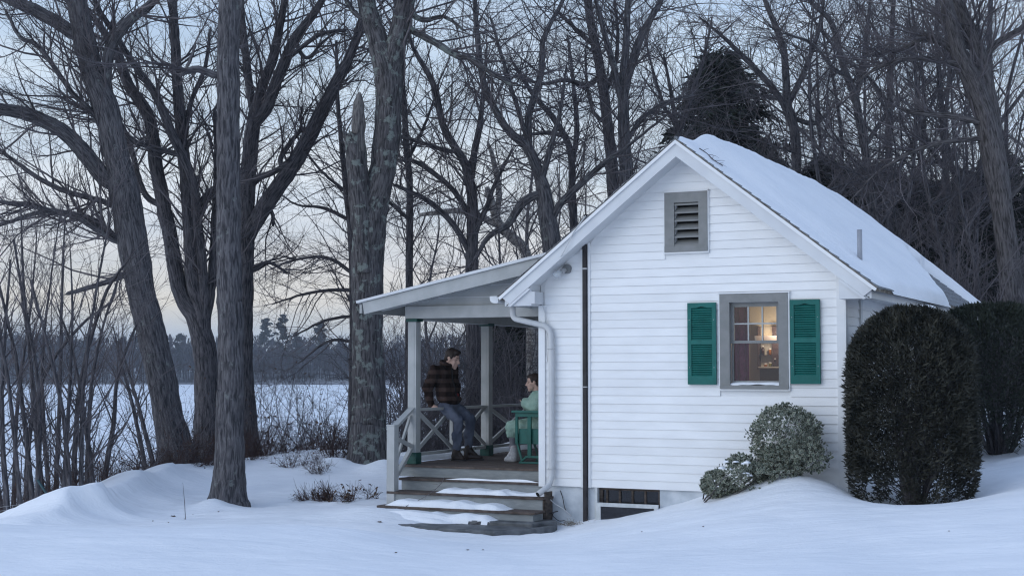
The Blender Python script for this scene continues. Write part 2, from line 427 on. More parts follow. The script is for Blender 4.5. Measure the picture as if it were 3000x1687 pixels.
# frozen lake under snow: flat sheet to the far shore and past it
M['lake'] = surf('snow-covered lake ice', (0.74, 0.77, 0.80), (0.86, 0.87, 0.89), 0.8, 0.05, (1, 3.5, 1), 0.3, 0.6, lo=0.4, hi=0.6, bdist=0.2)
_lk = [(-1200, 8, LAKE_Z), (1200, 8, LAKE_Z), (1200, 1190, LAKE_Z), (-1200, 1190, LAKE_Z)]
tag(mesh('frozen_lake', _lk, [(0, 1, 2, 3)], M['lake']), kind='structure')
# ------------------------------------------------------------------ the cottage (house coordinates: u along the gable, v back, z from eye level)
W_H, L_H = 3.795, 7.3
UC, APEX, SL = 1.897, 2.744, 0.777           # ridge position, ridge height of the roof skin, pitch
ZB = -1.41                                   # bottom of the siding
OH = 0.30                                    # overhang of the gable rake
EV = 2.336                                   # half span of the roof to the drip edge
house = thing('cottage', 'small white clapboard cottage with green shutters and a covered porch on its left', 'cottage', (HOUSE_O[0], HOUSE_O[1], EYE), -TH)
H = house
def roof_z(u): return APEX - SL * abs(u - UC)
TV = 0.20                                    # roof build-up measured vertically
def ceil_z(u): return roof_z(u) - TV

# structural wall behind the siding (with the window opening cut out), side walls, back wall
WU0, WU1, WZ0, WZ1 = 2.44, 3.05, -0.165, 0.80
wall = MB()
def wall_poly(u0, u1, z0, zt0, zt1): wall.prism([(u0, z0), (u1, z0), (u1, zt1), (u0, zt0)], 'v', 0.004, 0.12)
VO = (1.778, 2.082, 1.488, 2.006)              # vent opening
wall_poly(0.0, VO[0], ZB + 0.01, ceil_z(0.0), ceil_z(VO[0]))
wall_poly(VO[0], VO[1], ZB + 0.01, VO[2], VO[2])
wall_poly(VO[0], UC, VO[3], ceil_z(VO[0]), ceil_z(UC))
wall_poly(UC, VO[1], VO[3], ceil_z(UC), ceil_z(VO[1]))
wall_poly(VO[1], WU0, ZB + 0.01, ceil_z(VO[1]), ceil_z(WU0))
wall_poly(WU0, WU1, ZB + 0.01, WZ0, WZ0)
wall_poly(WU0, WU1, WZ1, ceil_z(WU0), ceil_z(WU1))
wall_poly(WU1, W_H, ZB + 0.01, ceil_z(WU1), ceil_z(W_H))
wall.build('gable_wall', M['white'], H)
bx('side_wall', M['white'], H, W_H - 0.12, W_H - 0.004, 0.122, L_H, ZB + 0.01, ceil_z(W_H))
bx('side_wall', M['white'], H, 0.0, 0.12, 0.122, L_H, ZB + 0.01, ceil_z(0))
MB().prism([(0, ZB), (W_H, ZB), (W_H, ceil_z(W_H)), (UC, ceil_z(UC)), (0, ceil_z(0))], 'v', L_H + 0.002, L_H + 0.12).build('back_wall', M['white'], H)

# clapboards: one prism a course, butt edge proud, split round the conduit slot, the vent and the window
CH = 0.1016
def board(name, u00, u01, u10, u11, z0, z1, parent, vb=-0.016, vt=-0.003):
    """u00..u01 along the butt edge, u10..u11 along the top edge"""
    v = [(u00, vb, z0), (u01, vb, z0), (u11, vt, z1), (u10, vt, z1), (u00, 0.003, z0 + 0.002), (u01, 0.003, z0 + 0.002), (u11, 0.003, z1), (u10, 0.003, z1)]
    return mesh(name, v, [(0, 1, 2, 3), (4, 7, 6, 5), (0, 4, 5, 1), (1, 5, 6, 2), (2, 6, 7, 3), (3, 7, 4, 0)], M['siding'], parent)
VENT = (1.640, 2.205, 1.402, 2.148)
WIN = (2.318, 3.168, -0.226, 0.902)
SLOT = (0.560, 0.668)
z = ZB
course = 0
while z < ceil_z(UC) - 0.02:
    z1 = min(z + CH, ceil_z(UC) - 0.005)
    lim = lambda zz: max(0.0, (APEX - TV - zz) / SL)
    a0, b0 = max(0.062, UC - lim(z)), min(W_H - 0.075, UC + lim(z))
    a1, b1 = max(0.062, UC - lim(z1)), min(W_H - 0.075, UC + lim(z1))
    cuts = [SLOT]
    for r in (VENT, WIN):
        if z1 > r[2] + 0.02 and z < r[3] - 0.02: cuts.append((r[0] + 0.006, r[1] - 0.006))
    cuts.sort(); segs, s0, s1 = [], a0, a1
    for c in cuts:
        if c[0] > s0 + 0.02 and c[0] > s1 + 0.02: segs.append((s0, c[0], s1, c[0]))
        if c[1] > s0: s0 = c[1]
        if c[1] > s1: s1 = c[1]
    segs.append((s0, b0, s1, b1))
    jog = random.uniform(-0.002, 0.002)
    for g in segs:
        if g[1] - g[0] > 0.02: board('clapboard', g[0], g[1], g[2], max(g[3], g[2] + 0.001), z, z1 - 0.0005, H, -0.0125 + jog)
    z += CH; course += 1
# courses of the right-hand side wall
z = ZB
while z < ceil_z(W_H) - 0.03:
    z1 = min(z + CH, ceil_z(W_H))
    for y0, y1 in ((0.075, 0.70), (0.79, L_H)):
        v = [(W_H + 0.014, y0, z), (W_H + 0.014, y1, z), (W_H + 0.001, y1, z1), (W_H + 0.001, y0, z1), (W_H - 0.006, y0, z + .002), (W_H - 0.006, y1, z + .002), (W_H - 0.006, y1, z1), (W_H - 0.006, y0, z1)]
        mesh('clapboard', v, [(0, 1, 2, 3), (4, 7, 6, 5), (0, 4, 5, 1), (1, 5, 6, 2), (2, 6, 7, 3), (3, 7, 4, 0)], M['siding'], H)
    z += CH
# corner boards, slot edging, side-wall trim
MB().prism([(-0.016, -0.030), (0.070, -0.030), (0.070, -0.001), (-0.001, -0.001), (-0.001, 0.09), (-0.016, 0.09)], 'z', ZB - 0.012, 0.815).build('corner_board', M['white'], H)
MB().prism([(W_H - 0.085, -0.026), (W_H + 0.020, -0.026), (W_H + 0.020, 0.085), (W_H + 0.001, 0.085), (W_H + 0.001, -0.001), (W_H - 0.085, -0.001)], 'z', ZB - 0.012, ceil_z(W_H - 0.085) + 0.02).build('corner_board', M['white'], H)
bx('side_trim', M['rake'], H, W_H + 0.001, W_H + 0.03, 0.695, 0.79, ZB - 0.01, ceil_z(W_H) - 0.02)
for a in (SLOT[0] - 0.012, SLOT[1] - 0.020):
    bx('slot_edge', M['white'], H, a, a + 0.030, -0.024, 0.002, ZB - 0.006, ceil_z(a))
# black stack pipe in its slot, running from the ground up through the roof
pipe = MB()
pipe.box(0.586, 0.640, -0.052, -0.002, -1.86, ceil_z(0.61) + 0.01)
o = pipe.build('drain_pipe', M['black'], H, bevel=0.008)
bx('pipe_joint', M['metal'], o, 0.583, 0.643, -0.056, 0.0, 1.243, 1.262)
bx('pipe_joint', M['metal'], o, 0.583, 0.643, -0.056, 0.0, -0.20, -0.188)
p_ = on_v(1717, 690, 0.35)
MB().tube([(p_[0], 0.35, roof_z(p_[0]) - 0.1), (p_[0], 0.35, roof_z(p_[0]) + 0.33)], 0.026, 10).build('vent_stack', M['black'], H)

# rake boards (white faces), crown strip, shingle edge - both slopes, mitred at the ridge
def rake(side, vv0, vv1, top, bot, e0, name, mat, par, uend_cut=0.0):
    """sloping board between roof_z-top and roof_z-bot, from the ridge to e0 from the ridge"""
    s = side
    poly = [(UC, APEX - top), (UC + s * e0, APEX - SL * e0 - top), (UC + s * (e0 - uend_cut), APEX - SL * (e0 - uend_cut) - bot), (UC, APEX - bot)]
    return MB().prism(poly, 'v', vv0, vv1).build(name, mat, par)
roofp = None
for s in (-1, 1):
    rake(s, -OH, -OH + 0.028, 0.062, 0.222, EV - 0.05, 'rake_board', M['rake'], H, 0.105)
    rake(s, -OH - 0.022, -OH - 0.001, 0.026, 0.070, EV - 0.005, 'crown_strip', M['white'], H, 0.02)
    # soffit under the overhang of the gable
    rake(s, -OH + 0.03, 0.0, 0.195, 0.205, EV - 0.12, 'rake_soffit', M['rake'], H)
    # lower doubled piece near the eave
    q0, q1 = 1.93, EV - 0.13
    MB().prism([(UC + s * q0, APEX - SL * q0 - 0.224), (UC + s * q1, APEX - SL * q1 - 0.224), (UC + s * (q1 - 0.03), APEX - SL * (q1 - 0.03) - 0.262), (UC + s * (q0 - 0.03), APEX - SL * (q0 - 0.03) - 0.262)], 'v', -OH + 0.004, -OH + 0.03).build('rake_return', M['rake'], H)
# roof deck
roof = MB()
for s in (-1, 1):
    roof.prism([(UC, APEX - 0.012), (UC + s * EV, APEX - SL * EV - 0.012), (UC + s * (EV - 0.01), APEX - SL * EV - 0.052), (UC, APEX - 0.06)], 'v', -OH - 0.012, L_H + 0.39)
roof = roof.build('roof', M['shingle_edge'], H)
# shingle courses: the right slope course by course, each with a thick butt edge
NS = 21
ln = math.hypot(EV, SL * EV)
for s in (-1, 1):
    for i in range(NS):
        t0, t1 = i / NS, (i + 1) / NS
        d0, d1 = EV * t0, EV * t1 + 0.012
        vj = random.uniform(-0.006, 0.006)
        poly = [(UC + s * d0, APEX - SL * d0 - 0.008), (UC + s * d1, APEX - SL * d1 + 0.006), (UC + s * (d1 + 0.002), APEX - SL * d1 - 0.008), (UC + s * d0, APEX - SL * d0 - 0.014)]
        MB().prism(poly, 'v', -OH - 0.02 + vj, L_H + 0.40).build('shingle_course', M['shingle'], roof)
MB().tube([(UC, -OH - 0.01, APEX - 0.002), (UC, L_H + 0.39, APEX - 0.002)], 0.022, 8).build('ridge_cap', M['shingle'], roof)
# eaves: fascia and soffit on both long sides
for s in (-1, 1):
    uo = UC + s * (EV - 0.075); zo = APEX - SL * (EV - 0.075)
    MB().prism([(uo, zo - 0.055), (uo, zo - 0.185), (uo - s * 0.022, zo - 0.185), (uo - s * 0.022, zo - 0.04)], 'v', -OH + 0.03, L_H + 0.37).build('fascia', M['rake'], H)
    uw = 0.0 - 0.001 if s < 0 else W_H + 0.001
    MB().prism([(uo - s * 0.023, zo - 0.165), (uw, zo - 0.165 + (0.0 if s < 0 else 0.02)), (uw, zo - 0.155 + 0.02), (uo - s * 0.023, zo - 0.155)], 'v', -OH + 0.03, L_H).build('soffit', M['rake'], H)
for s in (-1, 1):                              # closes the corner between rake soffit and eave soffit
    uw = 0.0 - 0.002 if s < 0 else W_H + 0.002
    ue = UC + s * (EV - 0.10)
    q_ = abs(uw - UC)
    MB().prism([(uw, APEX - SL * q_ - 0.206), (ue, APEX - SL * (EV - 0.10) - 0.206), (ue, APEX - SL * (EV - 0.075) - 0.184), (uw, APEX - SL * (EV - 0.075) - 0.184)][::1], 'v', -OH + 0.031, -0.0005).build('eave_block', M['rake'], H)
    e0_, e1_ = EV - 0.17, EV - 0.077
    MB().prism([(UC + s * e0_, APEX - SL * e0_ - 0.061), (UC + s * e1_, APEX - SL * e1_ - 0.061), (UC + s * e1_, APEX - SL * e1_ - 0.182), (UC + s * e0_, APEX - SL * e0_ - 0.194)], 'v', -OH + 0.0305, -0.001).build('eave_block', M['rake'], H)
# left eave return box at the front corner
bx('eave_return', M['rake'], H, -0.05, 0.045, -OH + 0.03, -0.001, 0.826, 0.975)

# gable vent
vent = MB()
u0, u1, z0, z1 = VENT
vent.box(u0, u1, -0.030, -0.001, z1 - 0.016, z1 + 0.006).box(u0, u1, -0.034, -0.001, z0 - 0.006, z0 + 0.014)
vent.box(u0, u0 + 0.014, -0.030, -0.001, z0, z1).box(u1 - 0.014, u1, -0.030, -0.001, z0, z1)
vent = vent.build('gable_vent', M['white'], H)
fr = MB(); a, b, c, d = u0 + 0.015, u1 - 0.015, z0 + 0.015, z1 - 0.017
ia, ib, ic, id_ = 1.778, 2.082, 1.488, 2.006
fr.box(a, b, -0.040, 0.0, id_, d).box(a, ia, -0.040, 0.0, ic, id_ - 0.0005).box(ib, b, -0.040, 0.0, ic, id_ - 0.0005).box(a, b, -0.046, 0.0, c, ic - 0.0005)
fr.build('vent_frame', M['grey'], vent)
bx('vent_backing', M['hollow_shade'], vent, ia, ib, 0.075, 0.08, ic, id_)  # near-black sheet, the shade behind the slats put into its colour
for i in range(6):
    zc = ic + 0.012 + i * (id_ - ic) / 5.35
    v = [(ia + 0.001, -0.030, zc - 0.012), (ib - 0.001, -0.030, zc - 0.012), (ib - 0.001, -0.030, zc + 0.006), (ia + 0.001, -0.030, zc + 0.006), (ia + 0.001, 0.06, zc + 0.052), (ib - 0.001, 0.06, zc + 0.052), (ib - 0.001, 0.06, zc + 0.070), (ia + 0.001, 0.06, zc + 0.070)]
    mesh('vent_slat', v, [(0, 1, 2, 3), (4, 7, 6, 5), (0, 4, 5, 1), (1, 5, 6, 2), (2, 6, 7, 3), (3, 7, 4, 0)], M['grey'], vent)

# window: white edging, grey casing, sashes, six panes above, one large pane below
u0, u1, z0, z1 = WIN
win = MB()
win.box(u0 - 0.002, u1 + 0.004, -0.046, -0.001, z1, z1 + 0.016).box(u0, u0 + 0.014, -0.032, -0.001, z0, z1 - 0.0005).box(u1 - 0.018, u1, -0.032, -0.001, z0, z1 - 0.0005).box(u0 + 0.014, u1 - 0.018, -0.034, -0.001, z0 - 0.004, z0 + 0.018)
win = win.build('window', M['white'], H)
cs = MB(); a, b, c, d = u0 + 0.015, u1 - 0.019, z0 + 0.019, z1 - 0.0006
cs.box(a, b, -0.040, 0.0, WZ1, d).box(a, WU0 + 0.012, -0.040, 0.02, WZ0, WZ1 - 0.0006).box(WU1 - 0.012, b, -0.040, 0.02, WZ0, WZ1 - 0.0006).box(a, b, -0.052, 0.0, c, WZ0 - 0.0006)
cs.build('window_frame', M['grey'], win)
sl = MB().prism([(-0.03, WZ0), (0.10, WZ0 + 0.028), (0.10, WZ0 + 0.012), (-0.03, WZ0 - 0.0004)], 'u', WU0 + 0.013, WU1 - 0.013)
sl.build('window_sill', M['grey'], win)
A, B = WU0 + 0.012, WU1 - 0.012
MEET = 0.322
us = MB()
us.box(A, A + 0.040, 0.022, 0.050, MEET, WZ1).box(B - 0.040, B, 0.022, 0.050, MEET, WZ1).box(A + 0.040, B - 0.040, 0.022, 0.050, WZ1 - 0.052, WZ1).box(A + 0.040, B - 0.040, 0.022, 0.050, MEET, MEET + 0.032)
us = us.build('upper_sash', M['rake_grey'] if 'rake_grey' in M else M['grey'], win)
gz0, gz1_ = MEET + 0.032, WZ1 - 0.052
gu0, gu1 = A + 0.040, B - 0.040
pw = (gu1 - gu0) / 3
for k in (1, 2): bx('muntin', M['muntin'] if 'muntin' in M else M['porch'], us, gu0 + k * pw - 0.008, gu0 + k * pw + 0.008, 0.024, 0.048, gz0, gz1_)
for k in range(3):
    x0 = gu0 + k * pw + (0.008 if k else 0); x1 = gu0 + (k + 1) * pw - (0.008 if k < 2 else 0)
    zm = (gz0 + gz1_) / 2
    bx('muntin', M['porch'], us, x0, x1, 0.024, 0.048, zm - 0.008, zm + 0.008)
def glass_mat(name, tint=(1, 1, 1), rough=0.02):
    m, N, L, b = new_mat(name); N.remove(b)
    t = N.new('ShaderNodeBsdfTransparent'); t.inputs[0].default_value = (*tint, 1)
    g = N.new('ShaderNodeBsdfGlossy'); g.inputs['Roughness'].default_value = rough; g.inputs[0].default_value = (0.9, 0.92, 1, 1)
    f = N.new('ShaderNodeFresnel'); f.inputs[0].default_value = 1.5
    x = N.new('ShaderNodeMixShader')
    L.new(f.outputs[0], x.inputs[0]); L.new(t.outputs[0], x.inputs[1]); L.new(g.outputs[0], x.inputs[2])
    L.new(x.outputs[0], N['Material Output'].inputs[0])
    return m
M['glass'] = glass_mat('window glass', (0.95, 0.96, 0.97))
M['dirty_glass'] = glass_mat('dusty glass', (0.55, 0.57, 0.6), 0.2)
for r_ in range(2):
    for k in range(3):
        x0 = gu0 + k * pw + (0.008 if k else 0); x1 = gu0 + (k + 1) * pw - (0.008 if k < 2 else 0)
        zm = (gz0 + gz1_) / 2
        q0, q1 = (gz0, zm - 0.008) if r_ == 0 else (zm + 0.008, gz1_)
        bx('pane', M['glass'], us, x0, x1, 0.034, 0.037, q0, q1)
ls = MB()
ls.box(A, A + 0.022, 0.054, 0.082, WZ0 + 0.03, MEET + 0.03).box(B - 0.012, B, 0.054, 0.082, WZ0 + 0.03, MEET + 0.03).box(A + 0.022, B - 0.012, 0.054, 0.082, WZ0 + 0.03, WZ0 + 0.052)
ls = ls.build('lower_sash', M['grey'], win)
bx('pane', M['glass'], ls, A + 0.022, B - 0.012, 0.066, 0.069, WZ0 + 0.052, MEET + 0.03)

# shutters
def shutter(u0, u1, z0, z1, tilt=0.0):
    fw, fh = (u1 - u0) * 0.135, 0.062
    rt = MB()
    f, bk = -0.052, -0.018
    zmid = z0 + (z1 - z0) * 0.515
    rt.box(u0, u0 + fw, f, bk, z0, z1).box(u1 - fw, u1, f, bk, z0, z1)
    rt.box(u0 + fw, u1 - fw, f, bk, z0, z0 + 0.095).box(u0 + fw, u1 - fw, f, bk, zmid - 0.025, zmid + 0.025)
    # arched top rail
    pts = [(u0 + fw, z1), (u0 + fw, z1 - fh)]
    n = 12
    for i in range(n + 1):
        t = i / n
        bump = max(0.0, 1 - abs(t - 0.5) / 0.30)
        pts.append((u0 + fw + (u1 - u0 - 2 * fw) * t, z1 - fh + 0.018 * (3 * bump ** 2 - 2 * bump ** 3)))
    pts += [(u1 - fw, z1 - fh), (u1 - fw, z1)]
    pts = [pts[0]] + pts[2:-2] + [pts[-1]]
    rt.prism(pts[::-1], 'v', f, bk)
    rt = rt.build('shutter', M['green'], H)
    bx('shutter_back', M['green_dark'], rt, u0 + 0.01, u1 - 0.01, bk + 0.0005, bk + 0.008, z0 + 0.01, z1 - 0.01)
    for (a, b) in ((z0 + 0.095, zmid - 0.025), (zmid + 0.025, z1 - fh)):
        k = round((b - a) / 0.0262)
        st = (b - a) / k
        for i in range(k):
            zz = a + i * st
            v = [(u0 + fw, f + 0.006, zz + 0.001), (u1 - fw, f + 0.006, zz + 0.001), (u1 - fw, bk - 0.004, zz + st * 1.02), (u0 + fw, bk - 0.004, zz + st * 1.02), (u0 + fw, f + 0.006, zz + 0.008), (u1 - fw, f + 0.006, zz + 0.008), (u1 - fw, bk - 0.002, zz + st * 1.25), (u0 + fw, bk - 0.002, zz + st * 1.25)]
            mesh('louvre', v, BOXF, M['green'], rt)
    for zz in (z0 + 0.2, z0 + 0.76):
        for uu in (u0 + fw * 0.5, u1 - fw * 0.5):
            bx('screw', M['metal'], rt, uu - 0.004, uu + 0.004, f - 0.003, f - 0.0004, zz - 0.004, zz + 0.004)
    return rt
shutter(1.940, 2.290, -0.158, 0.804)
shutter(3.176, 3.522, -0.146, 0.815)

# foundation with basement window and leaning storm sash
BW = (0.762, 1.556)
fd = MB()
fd.box(0.03, BW[0], 0.02, 0.3, -2.4, ZB + 0.006).box(BW[1], W_H - 0.03, 0.02, 0.3, -2.4, ZB + 0.006).box(BW[0], BW[1], 0.02, 0.3, -2.4, -1.80)
fd.box(W_H - 0.33, W_H - 0.031, 0.302, L_H, -2.4, ZB + 0.006).box(0.031, 0.3, 0.302, L_H, -2.4, ZB + 0.006)
fd.build('foundation', M['concrete'], H)
bw = MB()
bw.box(BW[0], BW[0] + 0.045, 0.05, 0.11, -1.80, ZB - 0.001).box(BW[1] - 0.03, BW[1], 0.05, 0.11, -1.80, ZB - 0.001).box(BW[0] + 0.045, BW[1] - 0.03, 0.05, 0.11, ZB - 0.03, ZB - 0.001).box(BW[0] + 0.045, BW[1] - 0.03, 0.05, 0.11, -1.80, -1.74)
bw = bw.build('basement_window', M['dark_wood'], H)
for k in range(4):
    x = BW[0] + 0.10 + k * 0.165
    bx('muntin', M['dark_wood'], bw, x - 0.012, x + 0.012, 0.055, 0.095, -1.74, ZB - 0.03)
for k in range(5):
    a = BW[0] + 0.045 if k == 0 else BW[0] + 0.112 + (k - 1) * 0.165
    b = BW[0] + 0.088 + k * 0.165 if k < 4 else BW[1] - 0.03
    bx('pane', M['dirty_glass'], bw, a, b, 0.072, 0.076, -1.74, ZB - 0.03)
bx('basement_shade', M['hollow_shade'], bw, BW[0], BW[1], 0.28, 0.29, -1.80, ZB)  # flat panel, the unlit basement's shade painted as near-black
bx('jamb', M['old_white'], bw, BW[0] - 0.035, BW[0] - 0.001, -0.012, 0.019, -1.9, ZB - 0.002)
st = MB()
sa, sb, s0, s1 = 0.757, 1.556, -2.02, -1.588
st.box(sa, sa + 0.062, -0.052, -0.022, s0, s1).box(sb - 0.05, sb, -0.052, -0.022, s0, s1).box(sa + 0.062, sb - 0.05, -0.052, -0.022, s1 - 0.045, s1).box(sa + 0.062, sb - 0.05, -0.052, -0.022, s0, s0 + 0.05)
st = st.build('storm_sash', M['old_white'], None)
st.location = (HOUSE_O[0], HOUSE_O[1], EYE); st.rotation_euler = (0, 0, -TH)
tag(st, 'flaking white storm sash leaning over the basement window', 'storm window')
bx('pane', M['dirty_glass'], st, sa + 0.062, sb - 0.05, -0.040, -0.036, s0 + 0.05, s1 - 0.045)
bx('backing', M['dark_wood'], st, sa + 0.03, sb - 0.03, -0.018, -0.012, s0 + 0.05, s1 - 0.02)

# gutter, downspout and its straps
gl = UC - EV - 0.055; gz_ = APEX - SL * EV - 0.03
g = MB()
prof = [(-0.058, 0.030), (-0.058, 0.0), (-0.048, -0.032), (-0.025, -0.052), (0.005, -0.060), (0.045, -0.060), (0.058, -0.05), (0.058, 0.03), (0.054, 0.03), (0.052, -0.045), (0.0, -0.054), (-0.025, -0.045), (-0.044, -0.028), (-0.052, 0.0), (-0.052, 0.03)]
g.prism([(gl + a, gz_ + b) for a, b in prof], 'v', -OH - 0.01, 0.10)
cap = [(gl + a, gz_ + b) for a, b in prof[:8]]
g.prism(cap, 'v', -OH - 0.016, -OH - 0.0105)
g = g.build('gutter', M['gutter'], H)
def bez(pts, n=8):
    """round the inner corners of a polyline"""
    out = [Vector(pts[0])]
    for i in range(1, len(pts) - 1):
        a, b, c = Vector(pts[i - 1]), Vector(pts[i]), Vector(pts[i + 1])
        r = min((b - a).length, (c - b).length) * 0.42
        r = min(r, 0.12)
        p, q = b + (a - b).normalized() * r, b + (c - b).normalized() * r
        for k in range(n + 1):
            t = k / n
            out.append(p * (1 - t) ** 2 + b * (2 * t * (1 - t)) + q * t * t)
    return out + [Vector(pts[-1])]
d0 = on_v(1502, 893, -0.06); d1 = on_v(1505, 930, -0.06); d2 = on_v(1612, 963, -0.06); d3 = on_v(1624, 990, -0.06)
ds = MB().tube(bez([d0, (d0[0] + 0.002, -0.06, d1[2] - 0.01), (0.165, -0.062, d2[2] + 0.02), (0.178, -0.062, 0.2), (0.176, -0.062, -1.28), (0.162, -0.10, -1.40), (0.085, -0.27, -1.50)]), 0.037, 12)
ds = ds.build('downspout', M['spout'], H, smooth=True)
for zz in (0.27, -1.20):
    MB().tube([(0.13, -0.06, zz + .004), (0.14, -0.10, zz), (0.177, -0.104, zz), (0.215, -0.10, zz), (0.225, -0.06, zz + .004)], 0.004, 6).build('strap', M['metal'], ds)
MB().lathe([(0.001, 0.0), (0.030, 0.0), (0.031, -0.002), (0.001, -0.002)], 12, Matrix.Translation((0.084, -0.2725, -1.5015)) @ Vector((-0.077, -0.17, -0.10)).to_track_quat('Z', 'Y').to_matrix().to_4x4()).build('spout_shade', M['hollow_shade'], ds)  # near-black disc on the closed end paints the shade inside the spout

# bare-bulb lamp, unlit
lp = on_v(1663, 788, 0)
lm = MB().lathe([(0.0, -0.0), (0.060, 0.0), (0.060, 0.030), (0.052, 0.040), (0.0, 0.040)], 20, Matrix.Translation((lp[0], -0.003, lp[2])) @ Matrix.Rotation(R(90), 4, 'X'))
lm = lm.build('wall_lamp', surf('grey lamp box', (0.16, 0.165, 0.17), (0.22, 0.22, 0.22), 0.6), H, smooth=False)
ax = Vector((-0.55, -0.55, -0.42)).normalized()
Mx = Matrix.Translation((lp[0] - 0.01, -0.04, lp[2] - 0.008)) @ ax.to_track_quat('Z', 'Y').to_matrix().to_4x4()
MB().lathe([(0.0, 0.0), (0.026, 0.0), (0.030, 0.045), (0.030, 0.06), (0.0, 0.06)], 16, Mx).build('socket', M['metal'], lm, True)
m, N, L, b = new_mat('frosted bulb'); b.inputs['Base Color'].default_value = (0.75, 0.78, 0.8, 1); b.inputs['Roughness'].default_value = 0.25; b.inputs['Transmission Weight'].default_value = 0.35
MB().lathe([(0.013, 0.06), (0.020, 0.075), (0.040, 0.105), (0.047, 0.13), (0.043, 0.155), (0.028, 0.173), (0.0, 0.18)], 20, Mx).build('bulb', m, lm, True)
# overhead cable clipped down the rake and the corner
cb = [on_v(1716, 632, -0.33), on_v(1680, 680, -0.33), on_v(1668, 705, -0.335), on_v(1645, 750, -0.335), on_v(1622, 775, -0.05), on_v(1580, 805, -0.04), on_v(1577, 850, -0.04), on_v(1588, 890, -0.04), on_v(1600, 925, -0.04), on_v(1604, 960, -0.04), on_v(1600, 1010, -0.04), on_v(1604, 1060, -0.04)]
MB().tube(bez(cb, 4), 0.006, 6).build('cable', M['spout'], H)
# plumbing vent through the right slope
pv = (UC + 2.02, 0.62)
zr = roof_z(pv[0])
p0 = on_v(2519, 750, 0.62)
pu = p0[0]
vp = MB().tube([(pu, 0.62, roof_z(pu) - 0.05), (pu, 0.62, p0[2] + 0.31)], 0.030, 14).build('vent_pipe', surf('grey plastic pipe', (0.30, 0.31, 0.34), (0.36, 0.37, 0.40), 0.5), H, True)
# ------------------------------------------------------------------ porch: parts of the cottage
ZD = -1.235
PU0, PU1 = -2.25, -0.002
PV0, PV1 = 0.30, 6.2
# floor boards run from the house outwards
fl = MB().box(PU0 + 0.02, PU1, PV0 + 0.03, PV1, ZD - 0.15, ZD - 0.027).build('porch_floor', M['riser'], H)
nb, v = 0, PV0 - 0.015
while v < PV1:
    wd = 0.088
    bx('plank', M['tread'], fl, PU0, PU1, v, v + wd, ZD - 0.026, ZD + random.uniform(-0.0015, 0.0015))
    v += wd + 0.004
bx('porch_riser', M['riser'], H, -1.98, PU1, PV0, PV0 + 0.025, ZD - 0.165, ZD - 0.027)
# steps: treads with nosing, risers, side stringers
steps = [(-2.05, -0.004, 0.02, 0.31, -1.385), (-2.06, 0.165, -0.27, 0.04, -1.537), (-2.03, 0.178, -0.56, -0.25, -1.692)]
stp = MB().box(-1.98, 0.0, 0.05, 0.29, -1.80, -1.415).box(-1.99, 0.150, -0.235, 0.045, -1.80, -1.567).build('porch_steps', M['dark_wood'], H)
for i, (a, b, v0, v1, zt) in enumerate(steps):
    bx('tread', M['tread'], stp, a, b, v0, v1, zt - 0.030, zt, bevel=0.006)
zb = [-1.537, -1.692, -1.83]
rl = [(-2.02, -0.006, 0.048), (-2.03, 0.135, -0.242), (-1.98, 0.145, -0.532)]
for i in range(3):
    bx('riser', M['riser'], stp, rl[i][0], rl[i][1], rl[i][2], rl[i][2] + 0.022, zb[i], steps[i][4] - 0.031)
bx('side_panel', M['riser'], stp, 0.120, 0.1445, -0.509, -0.25, -1.83, steps[2][4] - 0.031)
bx('stringer', M['dark_wood'], stp, 0.146, 0.166, -0.215, -0.02, -1.87, -1.475)
bx('side_panel', M['riser'], stp, -1.979, -1.955, -0.509, -0.25, -1.83, steps[2][4] - 0.031)
# stone slab at the foot of the steps, two pieces
slab = thing('concrete_slab', 'wet grey concrete landing slab at the foot of the porch steps', 'slab', hw(-0.8, -0.9, 0) * np.array([1, 1, 0]))
def slab_piece(poly, z0, z1):
    pts = [hw(u, v, 0) for u, v in poly]
    n = len(pts)
    b = slab.location
    vv = [(p[0] - b[0], p[1] - b[1], EYE + z0) for p in pts] + [(p[0] - b[0], p[1] - b[1], EYE + z1) for p in pts]
    o = mesh('slab_stone', vv, [tuple(range(n - 1, -1, -1)), tuple(range(n, 2 * n))] + [(i, (i + 1) % n, (i + 1) % n + n, i + n) for i in range(n)], M['slab'], slab)
    md = o.modifiers.new('bevel', 'BEVEL'); md.width = 0.018; md.segments = 3
slab_piece([(-1.75, -0.74), (0.22, -0.72), (0.36, -0.30), (0.30, -0.20), (-1.75, -0.20)], -2.1, -1.802)
slab_piece([(-1.65, -1.12), (-0.9, -1.30), (0.0, -1.28), (0.34, -0.88), (0.36, -0.34), (0.235, -0.73), (-1.65, -0.745)], -2.1, -1.845)

# posts
def post(u, v, full=True):
    w = 0.125
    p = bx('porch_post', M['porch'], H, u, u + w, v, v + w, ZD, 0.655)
    pn = MB()
    for (a, b, c, d) in ((u + 0.03, u + w - 0.03, v - 0.004, v - 0.0004), (u + w + 0.0004, u + w + 0.004, v + 0.03, v + w - 0.03)):
        pn.box(a, b, c, d, ZD + 0.20, 0.60)
    pn.build('post_panel', M['porch'], p)
    e = 0.012
    bx('post_base', M['green_dark'], p, u - e, u + w + e, v - e, v + w + e, ZD + 0.001, ZD + 0.155, bevel=0.006)
    bx('post_cap', M['green_dark'], p, u - 0.022, u + w + 0.022, v - 0.022, v + w + 0.022, 0.657, 0.697, bevel=0.005)
    return p
P1V, P2V, P3V = 0.45, 2.59, 5.6
for v in (P1V, P2V, P3V): post(-2.165, v)
